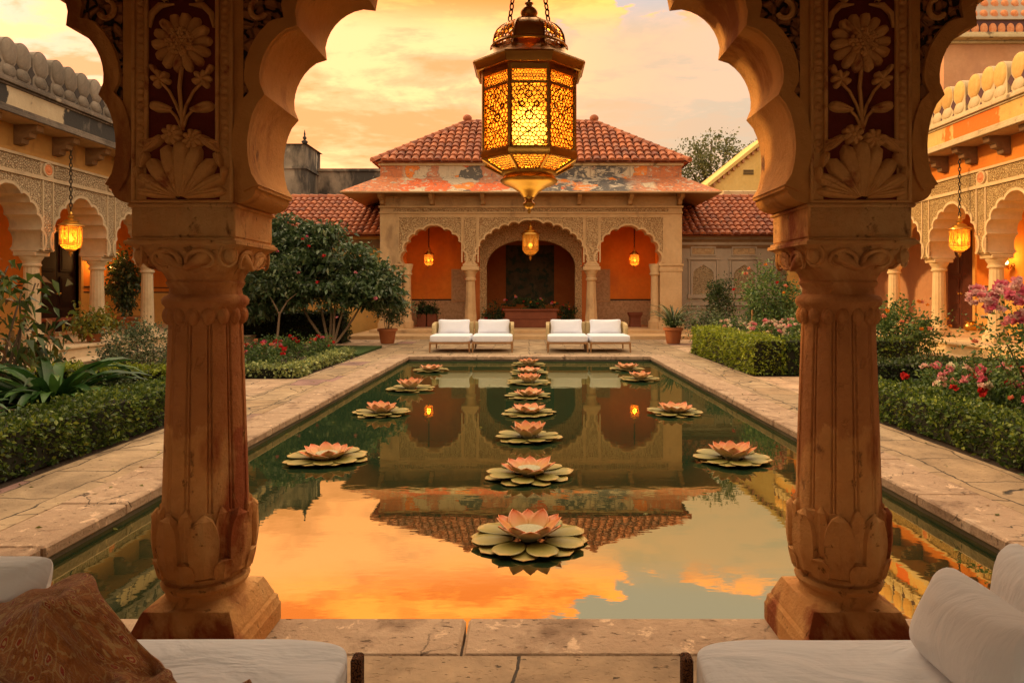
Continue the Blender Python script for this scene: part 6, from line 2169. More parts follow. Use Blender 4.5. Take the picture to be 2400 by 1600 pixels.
for i, (x, y, lab) in enumerate(lot):
    rz = 0.30 + 0.37 * i
    if lp is None:
        lp = lotus_proto((x, y, ZW + 0.002), lab, rz)
    else:
        lc = copy_tree(lp, (x, y, ZW + 0.002), lab, rz, scale=random.uniform(0.94, 1.06))
        tl = random.uniform(-7, 9)
        for ch in [q for q in bpy.data.objects if q.parent == lc]:
            if ch.name.startswith('petal'):
                ch.rotation_euler = (random.uniform(-0.05, 0.05), -R(tl + random.uniform(-5, 5)), ch.rotation_euler.z + random.uniform(-0.06, 0.06))
            elif ch.name.startswith('pad'):
                ch.rotation_euler = (random.uniform(-0.05, 0.05), -R(random.uniform(-1.0, 3.5)), ch.rotation_euler.z + random.uniform(-0.10, 0.10))
                q_ = random.uniform(0.9, 1.06); ch.scale = (q_, q_, 1)


# ================================================================== LOUNGERS AT THE FAR END
def cushion(mb, c, s, e=0.22, nu=36, nv=20, puff=0.0):
    def sp(v):
        return math.copysign(abs(v) ** e, v)

    def fn(u, v):
        a = 2 * PI * u; b = -PI / 2 + PI * v
        cb = sp(math.cos(b))
        x = cb * sp(math.cos(a)); y = cb * sp(math.sin(a)); z = sp(math.sin(b))
        z *= 1 + puff * (1 - x * x) * (1 - y * y)
        return (c[0] + s[0] * x, c[1] + s[1] * y, c[2] + s[2] * z)
    return mb.grid(nu, nv, fn, True)


def pillow(mb, fr, W, H, T, n=15, seed=0):
    """fr(x, y, z) places the pillow; a stuffed cover with pinched corners and soft creases"""
    rg = random.Random(seed)
    ph = [rg.uniform(0, 6) for _ in range(4)]
    for sgn in (1, -1):
        def fn(u, v):
            a = 2 * u - 1; b = 2 * v - 1
            k = max(0.0, (1 - abs(a) ** 3) * (1 - abs(b) ** 3)) ** 0.55
            x = a * W / 2 * (1 - 0.09 * (1 - b * b)); y = b * H / 2 * (1 - 0.11 * (1 - a * a))
            rc = 1 - 0.10 * a ** 6 * b ** 6
            x *= rc; y *= rc
            cr = 0.10 * math.sin(a * 6 + b * 4 + ph[0]) * math.exp(-3 * (1 - abs(a)) ) + 0.10 * math.sin(b * 9 - a * 5 + ph[1]) * math.exp(-4 * (1 - abs(b)))
            return fr(x, y, sgn * T / 2 * k * (1 + cr))
        mb.grid(n, n, fn)


def lounger(loc, label, side):
    t = thing('sun_lounger', label, 'sun lounger', loc, 'white cushioned loungers at the far end of the pool')
    mb = MB()
    W2 = 0.52
    mb.cbox(-W2, W2, 0.0, 0.045, 0.215, 0.265, 0.008); mb.cbox(-W2, W2, 1.24, 1.285, 0.215, 0.265, 0.008)
    mb.cbox(-W2, -W2 + 0.045, 0.045, 1.24, 0.215, 0.265, 0.008); mb.cbox(W2 - 0.045, W2, 0.045, 1.24, 0.215, 0.265, 0.008)
    for k in range(7):
        mb.box(-W2 + 0.045, W2 - 0.045, 0.12 + k * 0.16, 0.18 + k * 0.16, 0.225, 0.243)
    make('frame', mb, 'teak', t, local=True)
    for sx in (-1, 1):
        for y in (0.024, 1.26):
            mb = MB().tube([(sx * (W2 - 0.024), y, 0.216), (sx * (W2 - 0.012), y, 0.0)], [0.026, 0.019], 8)
            make('leg', mb, 'teak', t, local=True, smooth=50)
    mb = MB()
    cushion(mb, (0, 0.56, 0.345), (0.515, 0.58, 0.090), 0.2, puff=0.06)
    make('mattress', mb, 'cotton_far', t, local=True, smooth=180)
    # wicker shell: back and two short arms
    mb = MB()
    mb.cbox(-W2, W2, 1.19, 1.27, 0.267, 0.73, 0.02)
    make('wicker_back', mb, 'wicker', t, local=True, bevel=0.012)
    for sx in (side,):
        mb = MB()
        x0, x1 = sorted((sx * (W2 - 0.001), sx * (W2 - 0.055)))
        pts = [(1.19, 0.267), (0.66, 0.267), (0.66, 0.58), (0.70, 0.66), (0.82, 0.71), (1.19, 0.73)]
        x0 -= 0.03 * (sx < 0); x1 += 0.03 * (sx > 0)
        mb.prism(pts, lambda u, v: (x0, u, v), lambda u, v: (x1, u, v))
        make('wicker_arm', mb, 'wicker', t, local=True, bevel=0.012)
    mb = MB()
    ct, st = math.cos(R(18)), math.sin(R(18))
    pillow(mb, lambda x, y, z: (x, 1.05 + y * st - z * ct, 0.615 + y * ct + z * st), 0.90, 0.42, 0.20, 17)
    make('back_cushion', mb, 'cotton_far', t, local=True, smooth=180)
    return t


ls = [(-2.03, 'white lounger at the far end of the pool, leftmost of the four'), (-0.94, 'white lounger of the left pair, the one nearer the middle'),
      (0.99, 'white lounger of the right pair, the one nearer the middle'), (2.08, 'white lounger at the far end of the pool, rightmost of the four')]
for k, (x, lab) in enumerate(ls):
    lg = lounger((x, 17.4 + random.uniform(-0.04, 0.04), 0), lab, -1 if k % 2 == 0 else 1)
    lg.rotation_euler = (0, 0, R(random.uniform(-1.2, 1.2)))

# ================================================================== DAYBEDS IN THE FOREGROUND
for s, label in ((-1, 'white daybed in the left foreground with a patterned throw on it'), (1, 'white daybed in the right foreground with a propped pillow on it')):
    x_in = -0.505 if s < 0 else 0.465
    x_out = s * 2.75
    t = thing('daybed', label, 'daybed', ((x_in + x_out) / 2, 1.45, 0))
    mb = MB()
    cx = (x_in + x_out) / 2; hx = abs(x_out - x_in) / 2
    c0 = np.array((cx, 1.45, 0.415))

    def mat_fn(u, v, cx=cx, hx=hx):
        return None
    cushion(mb, (cx, 1.455, 0.415), (hx, 0.545, 0.085), 0.13, 160, 60)
    # soft pull creases running from the ends
    vv = []
    for (x, y, z) in mb.v:
        e = math.exp(-abs(x - x_in) * 4.5)
        z += 0.004 * e * math.sin(y * 42 + 2.0 * math.sin(x * 9)) + 0.006 * math.exp(-((y - 1.92) / 0.06) ** 2) * math.sin(x * 5)
        vv.append((x, y, z))
    mb.v = vv
    mt_ = make('mattress', mb, 'cotton', t, smooth=180)
    mb = MB()
    pp = []
    for k in range(90):
        a_ = 2 * PI * k / 90
        ex, ey = math.cos(a_), math.sin(a_)
        pp.append((cx + (hx - 0.004) * math.copysign(abs(ex) ** 0.14, ex), 1.455 + 0.541 * math.copysign(abs(ey) ** 0.14, ey), 0.474 + 0.002 * math.sin(k * 2.3)))
    mb.tube(pp, 0.0045, 6, True)
    make('piping', mb, 'cotton', mt_, smooth=60)
    mb = MB()
    a, b = sorted((x_in - s * 0.012, x_out))
    mb.cbox(a, b, 0.88, 2.0, 0.245, 0.332, 0.012)
    make('bed_frame', mb, 'carved_wood', t)
    for xx in (x_in - s * 0.016, x_out - s * 0.03):
        for yy in (0.92, 1.945):
            mb = MB()
            mb.cbox(xx - 0.015, xx + 0.015, yy - 0.024, yy + 0.024, 0.0, 0.47 if xx == x_in - s * 0.016 else 0.33, 0.006)
            make('leg', mb, 'carved_wood', t)
# pillow standing on the right daybed, leaning against the back cushion
mb = MB()
ax = Vector((0.02, -1, 0)).normalized(); up = Vector((0.34, 0, 0.94)).normalized(); nr = ax.cross(up)
c = Vector((1.085, 1.72, 0.492)) + up * 0.118 + Vector((0.04, 0, 0))
pillow(mb, lambda x, y, z: tuple(c + ax * x + up * y + nr * z), 0.50, 0.275, 0.25, 35, 3)
solo('pillow', mb, 'pillow_cotton', 'cream pillow propped upright on the right daybed', 'pillow', (1.10, 1.70, 0.50), 'pillows on the foreground daybeds', 180)
mb = MB()
ax = Vector((-0.1, -1, 0)).normalized(); up = Vector((0.22, 0, 0.97)).normalized(); nr = ax.cross(up)
c = Vector((1.42, 1.90, 0.498)) + up * 0.12
pillow(mb, lambda x, y, z: tuple(c + ax * x + up * y + nr * z), 0.44, 0.27, 0.20, 25, 5)
solo('pillow', mb, 'pillow_cotton', 'second cream pillow at the right edge, behind the propped one', 'pillow', (1.40, 1.74, 0.50), 'pillows on the foreground daybeds', 180)
mb = MB()
ax = Vector((1, -0.12, 0)).normalized(); up = Vector((0, 0.25, 0.96)).normalized(); nr = ax.cross(up)
c = Vector((-1.63, 1.93, 0.498)) + up * 0.125
pillow(mb, lambda x, y, z: tuple(c + ax * x + up * y + nr * z), 0.56, 0.275, 0.18, 25, 8)
solo('pillow', mb, 'pillow_cotton', 'white pillow at the left edge behind the patterned throw', 'pillow', (-1.70, 1.93, 0.50), 'pillows on the foreground daybeds', 180)

# patterned throw draped in folds on the left daybed: the points of a cloth that was let fall over the bed
THROW_X = [  # millimetres, row by row
    -2160, -2145, -2131, -2115, -2099, -2076, -2044, -2013, -1985, -1968, -1951, -1932, -1921, -1904, -1883, -1853, -1818, -1790, -1764, -1737, -1713, -1688, -1659, -1624, -1584, -1546, -1527, -1488, -1460, -1431, -1400, -1369, -1337, -1309, -1277, -1250, -1224, -1200, -1177, -1153, -1126, -1093, -1077, -1071, -1055, -1037, -1005, -990, -960, -961, -944, -940,
    -2173, -2162, -2140, -2116, -2092, -2059, -2023, -1991, -1973, -1965, -1942, -1920, -1904, -1884, -1861, -1839, -1819, -1792, -1762, -1725, -1696, -1670, -1639, -1606, -1568, -1531, -1513, -1485, -1454, -1418, -1392, -1362, -1332, -1303, -1271, -1241, -1209, -1184, -1159, -1137, -1108, -1087, -1061, -1063, -1054, -1029, -1000, -983, -972, -952, -927, -911,
    -2185, -2182, -2149, -2116, -2082, -2050, -2017, -1985, -1961, -1951, -1931, -1908, -1888, -1869, -1849, -1821, -1800, -1773, -1747, -1712, -1677, -1654, -1626, -1597, -1560, -1527, -1510, -1477, -1446, -1414, -1382, -1356, -1328, -1295, -1263, -1234, -1215, -1191, -1162, -1130, -1097, -1065, -1044, -1040, -1048, -1028, -1009, -991, -957, -923, -893, -870,
    -2209, -2174, -2139, -2107, -2074, -2047, -2014, -1990, -1954, -1943, -1923, -1895, -1869, -1860, -1838, -1812, -1793, -1764, -1734, -1704, -1672, -1645, -1619, -1590, -1556, -1523, -1507, -1475, -1443, -1405, -1371, -1341, -1329, -1301, -1270, -1233, -1201, -1181, -1158, -1128, -1099, -1067, -1036, -1027, -1021, -1020, -998, -969, -937, -906, -876, -856,
    -2202, -2171, -2138, -2105, -2078, -2046, -2016, -1981, -1960, -1945, -1930, -1912, -1886, -1855, -1822, -1804, -1784, -1756, -1727, -1696, -1667, -1639, -1612, -1581, -1549, -1520, -1506, -1470, -1428, -1392, -1375, -1350, -1320, -1288, -1256, -1226, -1205, -1171, -1143, -1121, -1097, -1070, -1036, -1022, -1009, -987, -962, -936, -905, -888, -876, -844,
    -2196, -2170, -2136, -2108, -2075, -2044, -2013, -1984, -1952, -1941, -1922, -1892, -1872, -1848, -1824, -1798, -1773, -1748, -1716, -1688, -1662, -1635, -1604, -1574, -1547, -1511, -1494, -1452, -1424, -1400, -1371, -1342, -1314, -1284, -1252, -1221, -1189, -1158, -1129, -1110, -1089, -1063, -1030, -1028, -996, -969, -945, -918, -893, -882, -853, -834,
    -2194, -2167, -2136, -2103, -2076, -2042, -2012, -1980, -1954, -1937, -1918, -1887, -1866, -1844, -1818, -1793, -1767, -1746, -1713, -1684, -1660, -1631, -1601, -1572, -1541, -1504, -1484, -1442, -1417, -1392, -1370, -1337, -1315, -1287, -1256, -1225, -1192, -1160, -1128, -1104, -1083, -1063, -1030, -1020, -999, -967, -941, -913, -886, -884, -861, -828,
    -2196, -2166, -2134, -2102, -2069, -2040, -2009, -1982, -1954, -1937, -1906, -1878, -1854, -1829, -1813, -1786, -1760, -1729, -1702, -1672, -1652, -1624, -1587, -1549, -1512, -1487, -1466, -1433, -1405, -1382, -1351, -1340, -1302, -1270, -1244, -1216, -1185, -1154, -1123, -1095, -1069, -1049, -1030, -1015, -982, -951, -930, -906, -877, -867, -843, -821,
    -2194, -2163, -2133, -2101, -2068, -2041, -2011, -1977, -1942, -1927, -1902, -1882, -1851, -1823, -1802, -1779, -1756, -1724, -1694, -1669, -1635, -1609, -1569, -1531, -1502, -1472, -1462, -1430, -1396, -1387, -1351, -1313, -1281, -1257, -1235, -1206, -1182, -1153, -1122, -1093, -1074, -1057, -1031, -1015, -981, -948, -919, -897, -866, -850, -824, -800,
    -2192, -2167, -2130, -2097, -2065, -2033, -1999, -1966, -1944, -1926, -1900, -1871, -1848, -1818, -1796, -1767, -1742, -1729, -1696, -1666, -1631, -1592, -1558, -1539, -1510, -1476, -1459, -1424, -1388, -1366, -1332, -1301, -1276, -1248, -1224, -1197, -1168, -1145, -1112, -1089, -1060, -1031, -1006, -992, -966, -939, -911, -881, -866, -833, -799, -773,
    -2167, -2144, -2107, -2073, -2043, -2021, -2003, -1976, -1951, -1934, -1912, -1876, -1846, -1814, -1786, -1758, -1732, -1709, -1681, -1656, -1619, -1592, -1561, -1529, -1500, -1463, -1444, -1413, -1386, -1355, -1327, -1294, -1266, -1241, -1212, -1186, -1157, -1131, -1102, -1073, -1058, -1028, -998, -985, -958, -929, -903, -876, -844, -817, -782, -758,
    -2166, -2132, -2101, -2073, -2045, -2019, -1995, -1969, -1946, -1935, -1904, -1885, -1860, -1829, -1798, -1766, -1734, -1705, -1679, -1647, -1620, -1587, -1554, -1528, -1489, -1455, -1438, -1409, -1380, -1351, -1322, -1290, -1261, -1232, -1207, -1178, -1148, -1120, -1094, -1071, -1044, -1016, -992, -976, -952, -924, -892, -865, -835, -803, -774, -753,
    -2155, -2123, -2108, -2079, -2052, -2024, -1996, -1963, -1935, -1925, -1906, -1877, -1848, -1821, -1791, -1762, -1742, -1709, -1678, -1650, -1618, -1591, -1556, -1519, -1481, -1451, -1435, -1407, -1376, -1347, -1319, -1286, -1256, -1227, -1197, -1172, -1141, -1111, -1079, -1048, -1029, -1007, -984, -971, -943, -919, -888, -856, -828, -802, -776, -756,
    -2164, -2139, -2111, -2090, -2063, -2035, -2002, -1965, -1934, -1920, -1892, -1869, -1840, -1816, -1790, -1761, -1734, -1708, -1673, -1644, -1615, -1586, -1556, -1516, -1481, -1446, -1430, -1404, -1372, -1341, -1315, -1282, -1251, -1214, -1182, -1151, -1125, -1099, -1072, -1052, -1028, -998, -972, -959, -937, -907, -877, -844, -816, -793, -769, -732,
    -2179, -2150, -2123, -2097, -2064, -2040, -2008, -1971, -1944, -1928, -1898, -1876, -1846, -1825, -1799, -1769, -1736, -1703, -1671, -1640, -1612, -1581, -1543, -1513, -1473, -1448, -1434, -1398, -1364, -1329, -1296, -1262, -1247, -1215, -1182, -1153, -1122, -1101, -1079, -1049, -1022, -993, -963, -950, -922, -889, -859, -839, -807, -775, -752, -719,
    -2179, -2152, -2123, -2092, -2063, -2033, -2005, -1980, -1950, -1936, -1905, -1879, -1852, -1821, -1790, -1762, -1731, -1697, -1665, -1634, -1603, -1571, -1533, -1500, -1466, -1445, -1425, -1384, -1346, -1323, -1294, -1262, -1241, -1215, -1187, -1157, -1129, -1097, -1073, -1042, -1021, -999, -970, -955, -926, -901, -868, -840, -806, -781, -748, -727,
    -2178, -2151, -2121, -2092, -2061, -2033, -2004, -1974, -1942, -1927, -1908, -1877, -1846, -1813, -1783, -1756, -1726, -1691, -1658, -1625, -1593, -1559, -1524, -1500, -1465, -1427, -1410, -1385, -1352, -1324, -1296, -1264, -1236, -1205, -1179, -1158, -1124, -1092, -1065, -1042, -1008, -989, -965, -951, -922, -890, -864, -834, -808, -778, -752, -719,
    -2177, -2151, -2119, -2087, -2060, -2028, -2004, -1973, -1941, -1925, -1903, -1873, -1840, -1808, -1779, -1752, -1720, -1685, -1652, -1623, -1591, -1558, -1526, -1494, -1461, -1429, -1417, -1383, -1349, -1331, -1300, -1267, -1235, -1213, -1187, -1152, -1117, -1088, -1058, -1041, -1013, -985, -959, -945, -917, -891, -861, -832, -809, -779, -752, -721,
    -2171, -2144, -2114, -2083, -2055, -2024, -1993, -1964, -1934, -1919, -1891, -1862, -1831, -1803, -1773, -1744, -1709, -1679, -1649, -1622, -1592, -1559, -1529, -1498, -1467, -1431, -1413, -1380, -1354, -1323, -1300, -1266, -1234, -1204, -1173, -1143, -1113, -1083, -1063, -1036, -1006, -974, -944, -928, -900, -875, -862, -832, -804, -776, -745, -716,
    -2174, -2140, -2107, -2077, -2042, -2011, -1975, -1940, -1913, -1904, -1879, -1854, -1824, -1796, -1766, -1734, -1704, -1673, -1643, -1625, -1597, -1564, -1530, -1495, -1460, -1429, -1416, -1383, -1351, -1321, -1284, -1253, -1225, -1195, -1168, -1134, -1100, -1073, -1043, -1017, -991, -965, -941, -926, -899, -874, -850, -836, -801, -768, -745, -718,
    -2167, -2127, -2092, -2062, -2028, -1992, -1960, -1937, -1910, -1896, -1872, -1844, -1816, -1785, -1761, -1729, -1699, -1682, -1656, -1618, -1581, -1549, -1519, -1490, -1461, -1429, -1412, -1379, -1353, -1315, -1280, -1248, -1220, -1191, -1159, -1119, -1081, -1054, -1026, -1011, -989, -960, -929, -916, -892, -866, -850, -824, -794, -755, -720, -699,
    -2148, -2109, -2074, -2042, -2009, -1976, -1950, -1928, -1902, -1888, -1862, -1832, -1805, -1791, -1767, -1736, -1706, -1672, -1638, -1609, -1579, -1547, -1516, -1486, -1458, -1427, -1411, -1382, -1345, -1311, -1277, -1247, -1217, -1186, -1148, -1110, -1066, -1034, -1025, -998, -979, -952, -926, -910, -879, -859, -836, -808, -769, -737, -715, -689,
    -2123, -2101, -2069, -2036, -2005, -1974, -1942, -1919, -1891, -1879, -1850, -1822, -1793, -1774, -1745, -1724, -1696, -1669, -1640, -1605, -1573, -1543, -1513, -1483, -1451, -1422, -1408, -1379, -1342, -1306, -1273, -1243, -1213, -1185, -1152, -1115, -1071, -1034, -1010, -997, -969, -946, -919, -905, -876, -848, -819, -786, -762, -735, -716, -678,
    -2125, -2096, -2061, -2026, -1995, -1967, -1938, -1911, -1889, -1872, -1844, -1817, -1788, -1757, -1750, -1718, -1691, -1660, -1633, -1604, -1571, -1538, -1514, -1480, -1446, -1416, -1403, -1367, -1333, -1300, -1270, -1238, -1207, -1175, -1153, -1120, -1091, -1056, -1023, -989, -968, -938, -909, -902, -871, -839, -813, -781, -751, -730, -691, -658,
    -2117, -2083, -2047, -2015, -1985, -1957, -1934, -1905, -1884, -1869, -1839, -1810, -1781, -1754, -1730, -1711, -1682, -1654, -1622, -1600, -1576, -1540, -1507, -1476, -1440, -1407, -1391, -1357, -1327, -1294, -1262, -1235, -1199, -1185, -1151, -1117, -1086, -1059, -1026, -993, -961, -933, -905, -890, -859, -828, -805, -774, -748, -717, -682, -653,
    -2105, -2069, -2036, -2007, -1983, -1959, -1931, -1900, -1877, -1863, -1835, -1807, -1779, -1755, -1728, -1698, -1674, -1646, -1616, -1598, -1567, -1529, -1497, -1464, -1432, -1399, -1384, -1355, -1321, -1283, -1254, -1218, -1202, -1187, -1164, -1127, -1088, -1048, -1022, -992, -965, -935, -904, -887, -857, -831, -803, -771, -738, -710, -678, -652,
    -2091, -2058, -2026, -1995, -1968, -1942, -1914, -1887, -1854, -1839, -1821, -1794, -1771, -1747, -1718, -1689, -1663, -1636, -1609, -1580, -1548, -1514, -1486, -1462, -1427, -1385, -1366, -1324, -1304, -1266, -1246, -1215, -1199, -1182, -1149, -1120, -1074, -1048, -1022, -997, -967, -935, -905, -889, -858, -826, -802, -769, -741, -709, -683, -654,
    -2075, -2042, -2010, -1979, -1951, -1924, -1896, -1870, -1843, -1829, -1810, -1782, -1758, -1736, -1716, -1684, -1653, -1626, -1595, -1565, -1536, -1512, -1482, -1446, -1401, -1361, -1337, -1308, -1273, -1248, -1220, -1206, -1185, -1166, -1149, -1104, -1076, -1039, -1012, -988, -958, -931, -900, -884, -861, -828, -796, -770, -738, -708, -683, -660,
    -2063, -2030, -2001, -1972, -1945, -1918, -1890, -1864, -1837, -1823, -1801, -1775, -1751, -1735, -1710, -1677, -1647, -1618, -1590, -1560, -1530, -1505, -1473, -1434, -1386, -1343, -1328, -1298, -1265, -1238, -1216, -1197, -1179, -1157, -1147, -1097, -1067, -1042, -1009, -984, -953, -929, -899, -882, -858, -829, -794, -768, -740, -707, -680, -657,
    -2034, -2016, -1990, -1960, -1934, -1898, -1871, -1847, -1824, -1810, -1785, -1763, -1741, -1717, -1690, -1668, -1641, -1611, -1578, -1548, -1519, -1486, -1443, -1397, -1362, -1328, -1307, -1284, -1257, -1232, -1207, -1191, -1168, -1159, -1129, -1082, -1058, -1022, -997, -992, -964, -933, -900, -884, -850, -820, -794, -763, -732, -708, -696, -666,
    -2024, -1996, -1974, -1936, -1906, -1869, -1842, -1822, -1805, -1794, -1772, -1749, -1726, -1705, -1678, -1661, -1627, -1593, -1559, -1523, -1494, -1463, -1428, -1387, -1349, -1321, -1307, -1282, -1251, -1223, -1199, -1180, -1160, -1135, -1118, -1057, -1022, -1000, -978, -954, -933, -911, -894, -884, -853, -821, -789, -755, -723, -691, -670, -643,
    -1999, -1970, -1939, -1902, -1872, -1856, -1826, -1806, -1789, -1780, -1757, -1731, -1707, -1687, -1668, -1642, -1607, -1567, -1534, -1502, -1474, -1446, -1413, -1381, -1342, -1312, -1298, -1273, -1243, -1220, -1194, -1173, -1158, -1128, -1073, -1043, -992, -972, -947, -937, -917, -894, -877, -868, -849, -819, -784, -749, -713, -680, -647, -633,
    -1957, -1939, -1909, -1888, -1864, -1843, -1823, -1799, -1773, -1762, -1733, -1701, -1673, -1652, -1632, -1610, -1581, -1553, -1523, -1506, -1479, -1445, -1406, -1368, -1338, -1308, -1294, -1261, -1233, -1207, -1181, -1155, -1139, -1098, -1054, -1030, -984, -963, -940, -927, -905, -882, -860, -853, -829, -798, -765, -730, -698, -672, -640, -616,
    -1930, -1919, -1905, -1877, -1851, -1829, -1814, -1787, -1759, -1743, -1707, -1674, -1648, -1629, -1614, -1594, -1574, -1545, -1519, -1491, -1467, -1438, -1406, -1370, -1335, -1305, -1290, -1257, -1225, -1194, -1165, -1143, -1123, -1092, -1058, -1021, -990, -955, -938, -911, -895, -874, -850, -837, -810, -785, -751, -722, -694, -658, -639, -609,
]
